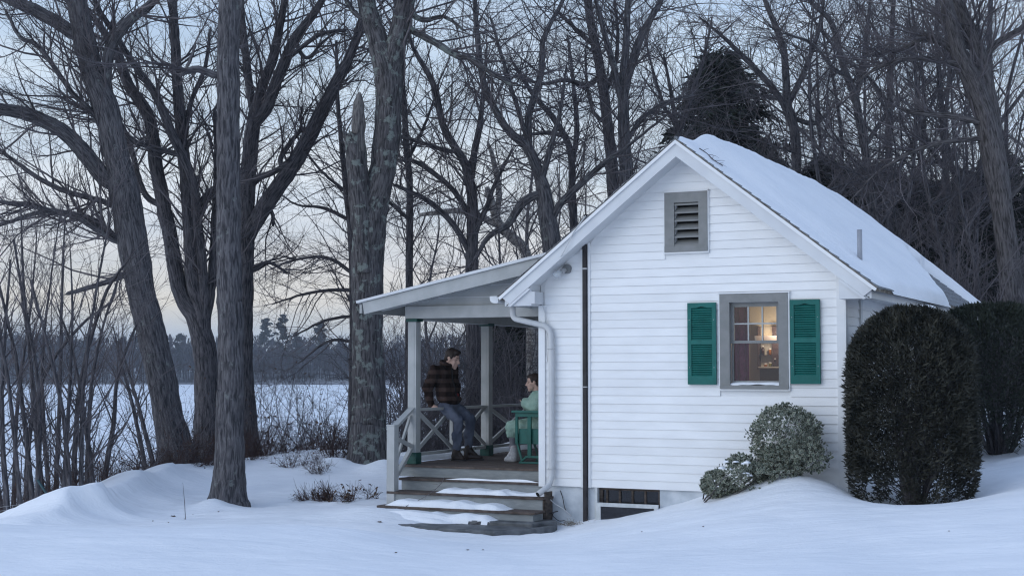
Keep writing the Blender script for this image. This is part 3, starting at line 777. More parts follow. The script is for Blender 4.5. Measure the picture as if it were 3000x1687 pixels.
# beams and gable infill, roof and its barge
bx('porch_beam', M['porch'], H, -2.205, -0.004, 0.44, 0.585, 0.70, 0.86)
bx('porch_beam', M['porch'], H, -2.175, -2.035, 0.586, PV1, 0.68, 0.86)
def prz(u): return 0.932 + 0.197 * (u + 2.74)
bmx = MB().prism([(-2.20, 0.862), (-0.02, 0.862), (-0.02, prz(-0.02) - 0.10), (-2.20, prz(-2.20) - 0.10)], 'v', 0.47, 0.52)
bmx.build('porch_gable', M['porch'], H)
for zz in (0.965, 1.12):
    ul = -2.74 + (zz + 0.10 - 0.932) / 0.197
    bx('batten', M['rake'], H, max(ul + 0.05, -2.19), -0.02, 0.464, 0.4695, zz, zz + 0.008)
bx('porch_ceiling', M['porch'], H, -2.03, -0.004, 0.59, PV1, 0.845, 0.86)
# roof slab, barge board with drip strip, second board under it, eave fascia
ur = 0.20
MB().prism([(-2.75, prz(-2.75)), (ur, prz(ur)), (ur, prz(ur) - 0.045), (-2.75, prz(-2.75) - 0.045)], 'v', 0.135, PV1).build('porch_roof', M['shingle'], H)
MB().prism([(-2.67, prz(-2.67) - 0.035), (ur, prz(ur) - 0.035), (ur, prz(ur) - 0.205), (-2.64, prz(-2.64) - 0.195)], 'v', 0.105, 0.134).build('barge_board', M['porch'], H)
MB().prism([(-2.755, prz(-2.755) + 0.004), (ur, prz(ur) + 0.004), (ur, prz(ur) - 0.034), (-2.745, prz(-2.745) - 0.030)], 'v', 0.075, 0.1345).build('drip_strip', M['rake'], H)
MB().prism([(-2.60, prz(-2.60) - 0.05), (-0.03, prz(-0.03) - 0.05), (-0.03, prz(-0.03) - 0.165), (-2.56, prz(-2.56) - 0.165)], 'v', 0.425, 0.468).build('rafter', M['porch'], H)
for vv in np.arange(1.2, PV1, 0.8):
    MB().prism([(-2.62, prz(-2.62) - 0.05), (-2.03, prz(-2.03) - 0.05), (-2.03, prz(-2.03) - 0.14), (-2.60, prz(-2.60) - 0.13)], 'v', vv, vv + 0.04).build('rafter', M['porch'], H)
bx('eave_board', M['porch'], H, -2.735, -2.70, 0.14, PV1, prz(-2.7) - 0.17, prz(-2.72) - 0.046)

# railings with crossed braces
def railing(v0, v1, cells, sub=True):
    rt = MB().box(-2.150, -2.060, v0, v1, -0.535, -0.500).build('railing', M['porch'], H, bevel=0.004)
    bx('bottom_rail', M['porch'], rt, -2.13, -2.075, v0, v1, -1.130, -1.090)
    cuts = np.linspace(v0, v1, cells + 1)
    for k in range(cells):
        a, b = cuts[k], cuts[k + 1]
        if k: bx('baluster', M['porch'], rt, -2.130, -2.080, a - 0.025, a + 0.025, -1.089, -0.536)
        for j, (za, zb_) in enumerate(((-1.07, -0.55), (-0.55, -1.07))):
            m_ = MB()
            uu = -2.118 + 0.026 * j
            m_.bar((uu, a + 0.03, za), (uu, b - 0.03, zb_), 0.024, 0.052, (1, 0, 0)) if False else m_.bar((uu, a + 0.02, za), (uu, b - 0.02, zb_), 0.024, 0.055)
            m_.build('brace', M['porch'], rt)
    return rt
railing(P1V + 0.126, P2V - 0.001, 2)
railing(P2V + 0.126, P3V - 0.001, 2)
# stair rail on the left: newel, sloping handrail, crossed braces
nw = bx('newel_post', M['porch'], H, -2.062, -1.950, -0.262, -0.150, -1.86, -0.705)
bx('newel_cap', M['porch'], nw, -2.068, -1.944, -0.268, -0.144, -0.7045, -0.690)
sr = MB().bar((-2.015, -0.16, -0.725), (-2.105, 0.449, -0.500), 0.085, 0.036).build('stair_railing', M['porch'], H)
MB().bar((-2.015, -0.15, -1.40), (-2.105, 0.449, -1.02), 0.05, 0.05).build('bottom_rail', M['porch'], sr)
MB().bar((-2.005, -0.15, -0.86), (-2.095, 0.449, -1.00), 0.028, 0.05).build('brace', M['porch'], sr)
MB().bar((-2.035, -0.15, -1.30), (-2.125, 0.449, -0.60), 0.028, 0.05).build('brace', M['porch'], sr)

# ------------------------------------------------------------------ snow lying on things
def snow_sheet(name, label, urange, vrange, zfun, thick, nu=60, nv=14, mat=None, cat='snow'):
    """heap on a plane of house coordinates: thick(u, v in 0..1 across) gives depth, <=0 means bare"""
    us, ts = np.linspace(*urange, nu), np.linspace(0, 1, nv)
    V, idx, F = [], -np.ones((nu, nv), int), []
    for i, u in enumerate(us):
        for j, t in enumerate(ts):
            v = vrange[0] + (vrange[1] - vrange[0]) * t
            h = thick(u, t)
            idx[i, j] = len(V); V.append((u, v, zfun(u, v) + max(h, -0.012)))
            V[-1] = (*V[-1][:2], V[-1][2])
    H_ = np.array([[thick(u, t) for t in ts] for u in us])
    for i in range(nu - 1):
        for j in range(nv - 1):
            if H_[i:i + 2, j:j + 2].max() > -0.004:
                F.append((idx[i, j], idx[i + 1, j], idx[i + 1, j + 1], idx[i, j + 1]))
    o = mesh(name, V, F, mat or M['snow'], None, True)
    o.location = (HOUSE_O[0], HOUSE_O[1], EYE); o.rotation_euler = (0, 0, -TH)
    return tag(o, label, cat, kind='stuff')
def edge_profile(seed, a, b, hmax, front, back=1.0, wob=0.05):
    """snow between u=a..b; covers across from t=front(u) to back, tapering to nothing at its rim"""
    ph = random.Random(seed); p1, p2, p3 = (ph.uniform(0, 6.28) for _ in range(3))
    def th(u, t):
        s = (u - a) / (b - a)
        if s < 0 or s > 1: return -0.012
        w = 0.5 + 0.5 * math.sin(s * 5.1 + p1) * math.sin(s * 9.7 + p2)
        f = front + (wob * math.sin(s * 13 + p3) + 0.5 * wob * math.sin(s * 31 + p1))
        e = min(s * 5, (1 - s) * 5, 1.0)
        e = e * e * (3 - 2 * e)
        x = (t - f) / 0.22
        x = max(0.0, min(1.0, x)); x = x ** 0.6
        return (hmax * (0.45 + 0.55 * w) * e) * x - 0.012 * (1 - x) - 0.004 * (1 - e)
    return th
t2, t3, t4 = steps
snow_sheet('step_snow', 'thin snow strip lying along the top porch step', (-1.45, -0.01), (t2[2], 0.048), lambda u, v: t2[4], edge_profile(3, -1.45, 0.05, 0.035, 0.42))
snow_sheet('step_snow', 'mounded snow lying on the middle porch step', (-1.42, 0.15), (t3[2], -0.243), lambda u, v: t3[4], (lambda A, B: (lambda u, t: max(A(u, t), B(u, t))))(edge_profile(5, -1.42, -0.40, 0.075, 0.15, wob=.03), edge_profile(6, -0.75, 0.165, 0.045, 0.35)), nv=16) if False else None
def two(A, B): return lambda u, t: max(A(u, t), B(u, t))
snow_sheet('step_snow', 'mounded snow lying on the middle porch step', (-1.42, 0.16), (t3[2] + 0.01, 0.047), lambda u, v: t3[4], two(edge_profile(5, -1.42, -0.30, 0.085, 0.10, wob=.04), edge_profile(6, -0.80, 0.20, 0.055, 0.30)), nv=18)
snow_sheet('step_snow', 'wide snow drift lying on the lowest porch step', (-1.99, -0.25), (t4[2] + 0.01, -0.243), lambda u, v: t4[4], two(edge_profile(8, -2.02, -0.55, 0.085, 0.08, wob=.03), edge_profile(9, -1.2, -0.22, 0.09, 0.12)), nv=18)
snow_sheet('slab_snow', 'snow drifted over the landing slab against the bottom riser', (-1.95, -0.25), (-0.95, -0.535), lambda u, v: -1.80 if v > -0.75 else -1.843, two(edge_profile(11, -2.9, -0.75, 0.10, 0.20, wob=.05), edge_profile(12, -1.35, -0.30, 0.09, 0.52, wob=.04)), nv=22)
snow_sheet('sill_snow', 'line of snow on the window sill', (WU0 + 0.014, WU1 - 0.013), (-0.03, 0.055), lambda u, v: WZ0 + (v + 0.03) * 0.21, edge_profile(14, WU0 - 0.15, WU1 + 0.15, 0.020, -0.1), nu=40, nv=8)
snow_sheet('ledge_snow', 'snow ridge heaped beyond the porch railing', (-2.60, -2.26), (0.7, PV1), lambda u, v: -1.24, lambda u, t: 0.12 * min(1, (-2.255 - u) / 0.05) * (0.8 + 0.2 * math.sin(t * 20)), nu=8, nv=60)
# roof snow: thick on the right slope, thinner towards the rake and the bare rear triangle
def roof_snow():
    nu, nv = 90, 110
    ds_ = np.linspace(-0.10, EV + 0.03, nu)        # distance from the ridge down the right slope (in plan)
    vs = np.linspace(-OH - 0.01, L_H + 0.42, nv)
    V, F, T = [], [], np.zeros((nu, nv))
    dd, vv = np.meshgrid(ds_, vs, indexing='ij')
    n1 = vnoise(np.stack([dd.ravel() * 1.5, vv.ravel() * 1.1], 1), 21, 3).reshape(nu, nv)
    n2 = vnoise(np.stack([dd.ravel() * 6, vv.ravel() * 5], 1), 22, 3).reshape(nu, nv)
    edge = 0.03 + 0.09 * np.clip(dd / EV, 0, 1) + 0.05 * n2 + 0.02 * n1          # wind-scoured margin by the rake
    into = vv - (-OH - 0.02) - edge
    T = 0.20 * (1 - np.exp(-(np.clip(into - 0.55, 0, None) / 0.42) ** 1.5)) + 0.05 * (1 - np.exp(-np.clip(into, 0, None) / 0.10))
    T *= 1.0 - 0.55 * np.clip(dd / EV, 0, 1) ** 1.5
    T += 0.03 * n1 * (T > 0.05) + 0.014 * n2 * (T > 0.03)
    # bare shingle wedge at the rear of the eave
    bare = (dd / EV - 0.50) / 0.50 * 3.1 - (L_H + 0.16 - vv) + 0.22 * n1
    inner = vv < L_H + 0.20 + 0.03 * n2
    T = np.where((bare > -0.25) & inner, T * np.clip(-bare / 0.25, 0, 1) - 0.03 * (bare > 0), T)
    # groove left by sliding lumps
    g = np.exp(-((into - (0.46 + 0.05 * np.sin(dd * 5))) / 0.05) ** 2) * np.clip(dd * 2 - 0.6, 0, 1) * (dd < 1.9)
    T -= 0.045 * g * (0.6 + 0.9 * n2)
    T -= 0.05 * np.clip(1 - (EV + 0.03 - dd) / 0.06, 0, 1) * 1.2
    T[into < 0] = -0.03
    T[-1, :] = -0.035; T[:, -1] = -0.035
    # left of the ridge it thins out
    T = np.where(dd < 0, T * np.clip(1 + dd / 0.10, 0, 1) - 0.01 * (dd < -0.05), T)
    Z = np.where(dd >= 0, APEX - SL * dd, APEX + SL * dd) + np.maximum(T, -0.03)
    Z = np.where(T > 0.0, Z + 0.004, Z)
    U = UC + dd
    # round the crest
    idx = np.arange(nu * nv).reshape(nu, nv)
    V = np.stack([U.ravel(), vv.ravel(), Z.ravel()], 1)
    for i in range(nu - 1):
        for j in range(nv - 1):
            if T[i:i + 2, j:j + 2].max() > 0.0: F.append((idx[i, j], idx[i, j + 1], idx[i + 1, j + 1], idx[i + 1, j]))
    F = np.array(F)[:, ::-1]
    o = mesh('roof_snow', V, F, M['roof_snow'], None, True)
    o.location = (HOUSE_O[0], HOUSE_O[1], EYE); o.rotation_euler = (0, 0, -TH)
    tag(o, 'thick snow blanket on the right slope of the cottage roof', 'snow', kind='stuff')
roof_snow()

# ------------------------------------------------------------------ lit bathroom behind the window
M['room'] = surf('cream plaster', (0.62, 0.55, 0.42), (0.68, 0.60, 0.47), 0.7, 3)
M['room_low'] = surf('taupe wall panel', (0.20, 0.165, 0.14), (0.23, 0.19, 0.16), 0.6, 3)
M['plum'] = surf('plum curtain cloth', (0.22, 0.045, 0.13), (0.30, 0.065, 0.18), 0.85, 30)
RB = 1.55
room = thing('bathroom', 'lit cream bathroom seen through the cottage window', 'room', hw(2.9, 0.8, 0) * np.array([1, 1, 0]) + np.array([0, 0, EYE + ZD]), -TH)
def rb(name, mat, *a, par=room):
    u0, u1, v0, v1, z0, z1 = a
    return bx(name, mat, par, u0 - 2.9, u1 - 2.9, v0 - 0.8, v1 - 0.8, z0 - ZD, z1 - ZD)
rb('wall', M['room'], 1.3, 3.66, RB, RB + 0.04, ZD, 1.15)
rb('wall', M['room'], 1.26, 1.299, 0.13, RB + 0.04, ZD, 1.15)
rb('wall', M['room'], 3.63, 3.66, 0.13, RB, ZD, 1.15)
rb('ceiling', M['room'], 1.26, 3.66, 0.13, RB + 0.04, 1.151, 1.18)
rb('floor', M['room_low'], 1.26, 3.66, 0.13, RB + 0.04, ZD - 0.03, ZD - 0.001)
c0 = on_v(1980 + 1092 / 4.528, 840 + 1075 / 4.528, RB - 0.10)
c1 = on_v(1980 + 1375 / 4.528, 840 + 755 / 4.528, RB - 0.10)
rb('wainscot', M['room_low'], c0[0], 3.62, RB - 0.03, RB - 0.001, ZD, c0[2] - 0.01)
# curtain/door edge on the left
k0 = on_v(1980 + 800 / 4.528, 840 + 1000 / 4.528, 0.75)[0]; k1 = on_v(1980 + 975 / 4.528, 840 + 1000 / 4.528, 0.75)[0]
pts = []
n = 40
for i in range(n + 1):
    t = i / n; pts.append((k0 - 0.22 + (k1 - k0 + 0.22) * t, 0.75 + 0.022 * math.sin(t * 24) + 0.008 * math.sin(t * 61)))
V = [(u - k1, v - 0.75, zz) for zz in (0.02, 2.2) for u, v in pts]
ct = mesh('curtain', V, [(i, i + 1, n + 2 + i, n + 1 + i) for i in range(n)], M['plum'], None, True)
ct.modifiers.new('thick', 'SOLIDIFY').thickness = 0.008
p_ = hw(k1, 0.75, ZD); ct.location = tuple(p_); ct.rotation_euler = (0, 0, -TH)
tag(ct, 'dark plum curtain hanging at the left inside the lit window', 'curtain')
# open cabinet with shelf
cab = thing('wall_cabinet', 'open wall cabinet with a glass shelf inside the lit window', 'cabinet', hw(c0[0], RB, c0[2]), -TH)
M['cab'] = surf('dark cabinet wood', (0.06, 0.035, 0.035), (0.09, 0.055, 0.05), 0.5, 5, (1, 1, 6))
M['cab_in'] = surf('pale cabinet lining', (0.55, 0.50, 0.42), (0.60, 0.55, 0.46), 0.6)
cw, chh = 0.60, 0.52
bx('cabinet_side', M['cab'], cab, 0, 0.012, -0.12, -0.001, 0, chh)
bx('cabinet_base', M['cab_in'], cab, 0.012, cw, -0.13, -0.001, 0, 0.016)
bx('cabinet_base_edge', M['cab'], cab, 0.0, cw, -0.1305, -0.001, -0.014, -0.0005)
bx('cabinet_back', M['cab_in'], cab, 0.0125, cw, -0.012, -0.001, 0.017, chh)
dr = on_v(1980 + 1282 / 4.528, 840 + 900 / 4.528, RB - 0.12)[0] - c0[0]
cd = bx('cabinet_door', M['cab'], cab, dr, cw, -0.128, -0.115, 0.02, chh)
MB().lathe([(0.0, 0.0), (0.012, 0.006), (0.0, 0.014)], 10, Matrix.Translation((dr + 0.04, -0.142, 0.11)) @ Matrix.Rotation(R(90), 4, 'X')).build('knob', M['metal'], cd, True)
shz = on_v(1980 + 1150 / 4.528, 840 + 902 / 4.528, RB - 0.10)[2] - c0[2]
bx('shelf', M['glass'], cab, 0.0125, dr - 0.003, -0.115, -0.013, shz - 0.006, shz)
def bottle(name, label, px, z, prof, mats, capmat):
    u = on_v(1980 + px / 4.528, 840 + 900 / 4.528, RB - 0.07)[0]
    r = thing(name, label, name.split('_')[-1], hw(u, RB - 0.07, c0[2] + z), -TH)
    MB().lathe(prof, 14).build('body', mats, r, True)
    zt = prof[-1][1]; rr = prof[-1][0]
    MB().lathe([(0.0, zt), (rr + 0.002, zt), (rr + 0.002, zt + 0.018), (0.0, zt + 0.018)], 12).build('cap', capmat, r)
amb = surf('amber brown glass', (0.05, 0.02, 0.012), None, 0.2); lab = surf('paper label', (0.6, 0.56, 0.5), None, 0.7)
org = surf('orange plastic', (0.45, 0.16, 0.03), None, 0.35); yel = surf('olive jar', (0.28, 0.24, 0.03), None, 0.35); whc = surf('white cap', (0.75, 0.72, 0.68), None, 0.5)
bottle('pump_bottle', 'dark amber bottle with a pale label on the cabinet shelf', 1155, shz, [(0.0, 0), (0.022, 0), (0.022, 0.075), (0.010, 0.09), (0.010, 0.10)], amb, whc)
bottle('pill_jar', 'orange pill bottle standing on the cabinet shelf', 1250, shz, [(0.0, 0), (0.020, 0), (0.020, 0.065)], org, whc)
bottle('pill_jar', 'short amber jar on the cabinet base, left one', 1190, 0.016, [(0.0, 0), (0.021, 0), (0.021, 0.028)], org, whc)
bottle('cream_jar', 'short olive yellow jar on the cabinet base, right one', 1253, 0.016, [(0.0, 0), (0.020, 0), (0.020, 0.040)], yel, whc)
# vanity light: trough lamp over the cabinet
l0 = on_v(1980 + 1065 / 4.528, 840 + 652 / 4.528, RB - 0.12); l1 = on_v(1980 + 1080 / 4.528, 840 + 712 / 4.528, RB - 0.12)
vl = thing('vanity_light', 'long trough lamp glowing above the cabinet inside the window', 'lamp', hw(l0[0], RB, l1[2]), -TH)
hgt = l0[2] - l1[2]
MB().prism([(-0.16, 0.0), (-0.20, hgt), (-0.19, hgt), (-0.15, 0.008), (-0.04, 0.008), (-0.01, hgt), (-0.001, hgt), (-0.03, 0.0)], 'u', 0.02, 0.64).build('trough', surf('brushed lamp metal', (0.5, 0.42, 0.38), None, 0.3), vl)
MB().prism([(-0.20, hgt), (-0.16, 0), (-0.03, 0), (-0.0, hgt)], 'u', 0.0, 0.0195).build('end_plate', M['metal'], vl)
m, N, L, b = new_mat('warm tube'); b.inputs['Emission Color'].default_value = (1.0, 0.72, 0.42, 1); b.inputs['Emission Strength'].default_value = 6.0
MB().tube([(0.04, -0.10, 0.04), (0.62, -0.10, 0.04)], 0.016, 10).build('tube', m, vl)
bl = bpy.data.lights.new('vanity_bulb', 'POINT'); bl.energy = 6.0; bl.color = (1.0, 0.82, 0.62); bl.shadow_soft_size = 0.05
blo = bpy.data.objects.new('vanity_bulb', bl); COL.objects.link(blo); blo.parent = vl; blo.location = (0.30, -0.34, 0.06)
# ------------------------------------------------------------------ trees
M['bark_grey'] = bark_mat('grey furrowed bark', (0.040, 0.039, 0.044), (0.158, 0.150, 0.157), (0.20, 0.215, 0.205), 0.61)
M['bark_lichen'] = bark_mat('grey bark with pale lichen', (0.034, 0.032, 0.034), (0.145, 0.136, 0.139), (0.22, 0.25, 0.23), 0.54)
M['bark_brown'] = bark_mat('brown bark', (0.042, 0.038, 0.038), (0.145, 0.132, 0.132), (0.14, 0.14, 0.13), 0.66)
M['bark_birch'] = bark_mat('birch bark', (0.16, 0.14, 0.13), (0.46, 0.43, 0.40), (0.05, 0.04, 0.04), 0.58, 9.0, 2.5, 0.3)
M['bark_dark'] = bark_mat('dark wet bark', (0.032, 0.031, 0.036), (0.140, 0.131, 0.139), (0.12, 0.12, 0.11), 0.67)
M['broken_wood'] = surf('splintered weathered wood', (0.045, 0.042, 0.044), (0.20, 0.185, 0.175), 0.9, 7, (6, 6, 0.7), 0.4)
M['twig'] = surf('bare twigs', (0.055, 0.050, 0.056), (0.165, 0.146, 0.152), 0.85, 1.2, spec=0.2)
M['twig_red'] = surf('reddish twigs', (0.045, 0.026, 0.024), (0.085, 0.050, 0.044), 0.85, 1.5, spec=0.2)
M['dead_leaf'] = surf('dead leaves', (0.05, 0.032, 0.022), (0.12, 0.075, 0.05), 0.8, 8)
M['needle'] = surf('hemlock needles', (0.0085, 0.013, 0.0095), (0.024, 0.031, 0.022), 0.7, 1.4, spec=0.2)

def tubes(P, Rr, sides, ridge=0.0, seed=0):
    """(N,K,3) polylines with (N,K) radii -> vertices, quads, straightened bark coordinates"""
    P = np.asarray(P, float); Rr = np.asarray(Rr, float)
    N_, K = P.shape[:2]
    T = np.empty_like(P); T[:, 1:-1] = P[:, 2:] - P[:, :-2]; T[:, 0] = P[:, 1] - P[:, 0]; T[:, -1] = P[:, -1] - P[:, -2]
    T /= np.linalg.norm(T, axis=2, keepdims=True) + 1e-12
    mean = P[:, -1] - P[:, 0]
    ax = np.argmin(np.abs(mean), axis=1)
    ref = np.eye(3)[ax][:, None, :]
    A = np.cross(T, ref); A /= np.linalg.norm(A, axis=2, keepdims=True) + 1e-12
    B = np.cross(T, A)
    ph = np.arange(sides) * 2 * np.pi / sides
    L_ = np.concatenate([np.zeros((N_, 1)), np.cumsum(np.linalg.norm(np.diff(P, axis=1), axis=2), axis=1)], 1)
    rad = np.repeat(Rr[:, :, None], sides, 2)
    co, si = np.cos(ph), np.sin(ph)
    att = np.stack([rad * co, rad * si, np.repeat(L_[:, :, None], sides, 2)], 3)
    if ridge:
        q = att.reshape(-1, 3) * np.array([30.0, 30.0, 3.2]) * (0.35 / max(Rr.max(), 0.2)) ** 0.5
        n = np.abs(vnoise(q, seed, 3)); q2 = att.reshape(-1, 3) * np.array([5, 5, 1.1])
        rad = rad * (1 + ridge * (n.reshape(rad.shape) - 0.35) + 0.6 * ridge * vnoise(q2, seed + 5, 2).reshape(rad.shape))
    V = P[:, :, None, :] + rad[..., None] * (A[:, :, None, :] * co[:, None] + B[:, :, None, :] * si[:, None])
    b = (np.arange(N_)[:, None, None] * K + np.arange(K - 1)[None, :, None]) * sides
    j = np.arange(sides)[None, None]; j1 = (j + 1) % sides
    Fq = np.stack([b + j, b + j1, b + sides + j1, b + sides + j], 3).reshape(-1, 4)
    att = att + np.arange(N_)[:, None, None, None] * np.array([3.1, 1.7, 0.9])
    return V.reshape(-1, 3), Fq, att.reshape(-1, 3)
def join(parts):
    Vs, Fs, As, n = [], [], [], 0
    for v, f, a in parts:
        Vs.append(v); Fs.append(f + n); As.append(a); n += len(v)
    return np.concatenate(Vs), np.concatenate(Fs), np.concatenate(As)
def spline(pts, rad, step):
    """Catmull-Rom through the points, resampled"""
    P = np.asarray(pts, float); r = np.asarray(rad, float); n = len(P)
    Pe = np.vstack([2 * P[0] - P[1], P, 2 * P[-1] - P[-2]])
    out, ro = [], []
    for i in range(n - 1):
        k = max(2, int(np.linalg.norm(P[i + 1] - P[i]) / step))
        t = np.linspace(0, 1, k, endpoint=(i == n - 2))[:, None]
        a, b, c, d = Pe[i], Pe[i + 1], Pe[i + 2], Pe[i + 3]
        out.append(0.5 * ((2 * b) + (-a + c) * t + (2 * a - 5 * b + 4 * c - d) * t ** 2 + (-a + 3 * b - 3 * c + d) * t ** 3))
        ro.append(r[i] + (r[i + 1] - r[i]) * t[:, 0])
    return np.concatenate(out), np.concatenate(ro)
def branches_from(rg, pts, rad, tan, n, lmin, lmax, amin, amax, K, up, wob, rscale, rmin, rmax, taper=0.25, flat=None):
    """n children sprouting from sampled parent points"""
    i = rg.integers(0, len(pts), n)
    p0, t0, pr = pts[i], tan[i], rad[i]
    rnd = rg.normal(size=(n, 3)); rnd -= (rnd * t0).sum(1, keepdims=True) * t0
    rnd /= np.linalg.norm(rnd, axis=1, keepdims=True) + 1e-9
    a = rg.uniform(amin, amax, n)[:, None]
    d = t0 * np.cos(a) + rnd * np.sin(a)
    ln = rg.uniform(lmin, lmax, n) * rg.uniform(0.6, 1.0, n)
    P = np.zeros((n, K, 3)); P[:, 0] = p0
    st = ln / (K - 1)
    bend = rg.normal(size=(n, 3)) * wob
    for k in range(1, K):
        d = d + rg.normal(size=(n, 3)) * wob + bend * 0.35 + np.array([0, 0, up])
        d /= np.linalg.norm(d, axis=1, keepdims=True)
        P[:, k] = P[:, k - 1] + d * st[:, None]
    r0 = np.clip(pr * rscale * rg.uniform(0.7, 1.1, n), rmin, rmax)
    Rr = r0[:, None] * np.linspace(1, taper, K)[None]
    return P, Rr
def flat_pts(P, Rr, lo=0.2):
    """points along branches (from lo of their length) with tangents"""
    N_, K = P.shape[:2]
    k0 = max(1, int(K * lo))
    T = np.diff(P, axis=1); T /= np.linalg.norm(T, axis=2, keepdims=True) + 1e-9
    # two samples in each segment
    A, B = P[:, k0 - 1:-1], P[:, k0:]
    out, rr, tt = [], [], []
    for f in (0.15, 0.5, 0.85):
        out.append((A * (1 - f) + B * f).reshape(-1, 3)); rr.append(((Rr[:, k0 - 1:-1] * (1 - f) + Rr[:, k0:] * f)).reshape(-1)); tt.append(T[:, k0 - 1:].reshape(-1, 3))
    return np.concatenate(out), np.concatenate(rr), np.concatenate(tt)
def crown(rg, paths, n1, l1=(0.9, 3.1), dens2=4.5, dens3=5.0, up=0.06, r1=(0.007, 0.022), rt=0.0040, l2=(0.35, 1.15), l3=(0.14, 0.50), ang=(0.5, 1.1), wob=0.11):
    """three levels of boughs and twigs on the given limb paths [(pts, rad, from_fraction)]"""
    P_, R_, T_ = [], [], []
    for pts, rad, lo in paths:
        k = int(len(pts) * lo)
        t = np.gradient(pts, axis=0); t /= np.linalg.norm(t, axis=1, keepdims=True) + 1e-9
        P_.append(pts[k:]); R_.append(rad[k:]); T_.append(t[k:])
    P_, R_, T_ = np.concatenate(P_), np.concatenate(R_), np.concatenate(T_)
    B1, Q1 = branches_from(rg, P_, R_, T_, n1, *l1, *ang, 8, up, wob, 0.45, *r1)
    p, r, t = flat_pts(B1, Q1, 0.15)
    n2 = int(np.linalg.norm(np.diff(B1, axis=1), axis=2).sum() * dens2)
    B2, Q2 = branches_from(rg, p, r, t, n2, *l2, 0.4, 1.0, 6, up, wob * 1.1, 0.55, rt * 1.25, 0.011)
    p2, r2, t2 = flat_pts(B2, Q2, 0.1)
    # twigs also spring straight from the limbs
    p3 = np.concatenate([p2, p]); r3 = np.concatenate([r2, r]); t3 = np.concatenate([t2, t])
    n3 = int(np.linalg.norm(np.diff(B2, axis=1), axis=2).sum() * dens3)
    B3, Q3 = branches_from(rg, p3, r3, t3, n3, *l3, 0.35, 0.95, 3, up, wob * 1.1, 0.6, rt * 0.8, rt * 1.3, 0.5)
    return [tubes(B1, Q1, 5), tubes(B2, Q2, 3), tubes(B3, Q3, 3)]
def put_at_base(o, base):
    pass
def traced_tree(name, label, d, trunk, limbs, seed, bark, n1, sides=22, ridge=0.10, cat='tree', group=None, tw='twig', trunk_lo=0.55, base_dz=0.35, depth_amp=0.35, lean_d=0.0, step=0.06, limb_lo=0.15, extra=None, **ck):
    """trunk and limbs given as (px, py, radius in px) at distance d; limbs get their own drift in depth"""
    rg = np.random.default_rng(seed)
    def to3(tr, d0, drift):
        n = len(tr); pts, rad = [], []
        for i, q in enumerate(tr):
            dd = d0 + (q[3] if len(q) > 3 else drift * (i / max(1, n - 1)) ** 1.3)
            pts.append(at(q[0], q[1], dd)); rad.append(q[2] * dd / F_PX)
        return np.array(pts), np.array(rad)
    tp, tr_ = to3(trunk, d, lean_d)
    tp = np.vstack([tp[0] - np.array([0, 0, base_dz]), tp]); tr_ = np.concatenate([[tr_[0] * 1.12], tr_])
    base = tp[1].copy(); base[2] = gz1(base[0], base[1])
    root = thing(name, label, cat, base, 0, group)
    sp, sr_ = spline(tp, tr_, step)
    jit = np.cumsum(rg.normal(size=sp.shape) * 0.003, axis=0); jit -= np.linspace(0, 1, len(jit))[:, None] * jit[-1]
    sp = sp + jit
    v, f, a = tubes(sp[None], sr_[None], sides, ridge, seed)
    ctr = np.repeat(sp, sides, axis=0); h_ = np.clip(v[:, 2] - base[2], 0, None); ph_ = np.arctan2(a[:, 1], a[:, 0])
    flare = np.exp(-h_ / (1.3 * tr_[1])) * (0.05 + 0.16 * np.clip(np.cos(4 * ph_ + seed) + 0.5 * np.cos(7 * ph_ + 2 * seed), 0, None))
    v = ctr + (v - ctr) * (1 + flare)[:, None]
    mesh('trunk', v - base, f, M[bark], root, True, a)
    paths = [(sp, sr_, trunk_lo)]
    samples = []
    for i_ in range(len(trunk) - 1):
        for f_ in np.linspace(0, 1, 9): samples.append((trunk[i_][0] * (1 - f_) + trunk[i_ + 1][0] * f_, trunk[i_][1] * (1 - f_) + trunk[i_ + 1][1] * f_, tp[i_ + 1][1] * (1 - f_) + tp[i_ + 2][1] * f_))
    for li, lb in enumerate(limbs):
        ln = math.hypot(lb[-1][0] - lb[0][0], lb[-1][1] - lb[0][1]) * d / F_PX
        drift = rg.uniform(-1, 1) * depth_amp * ln
        # spring from the nearest stem already there
        sm = np.array(samples); k_ = int(np.argmin(np.hypot(sm[:, 0] - lb[0][0], sm[:, 1] - lb[0][1])))
        lb = [(sm[k_, 0], sm[k_, 1], lb[0][2])] + [tuple(q) for q in lb[1:]]
        lb = lb + [(2 * lb[-1][0] - lb[-2][0] * 1.0 if False else lb[-1][0] + 0.12 * (lb[-1][0] - lb[-2][0]), lb[-1][1] + 0.12 * (lb[-1][1] - lb[-2][1]), 0.4)]
        lp_, lr_ = to3(lb, sm[k_, 2], drift)
        samples += [(q[0], q[1], lp_[i_][1]) for i_, q in enumerate(lb[:-1])]
        for i_ in range(len(lb) - 2):
            for f_ in (0.25, 0.5, 0.75): samples.append((lb[i_][0] * (1 - f_) + lb[i_ + 1][0] * f_, lb[i_][1] * (1 - f_) + lb[i_ + 1][1] * f_, lp_[i_][1] * (1 - f_) + lp_[i_ + 1][1] * f_))
        s2, r2 = spline(lp_, lr_, step * 1.3)
        s2 = s2 + rg.normal(size=s2.shape) * 0.004
        v, f, a = tubes(s2[None], r2[None], max(8, int(sides * 0.6)), ridge * 0.8, seed + li)
        mesh('limb', v - base, f, M[bark], root, True, a + 7.3 * li)
        paths.append((s2, r2, limb_lo))
    if n1:
        v, f, a = join(crown(rg, paths, n1, **ck))
        mesh('crown', v - base, f, M[tw], root, False)
    if extra: extra(root, base, paths)
    return root

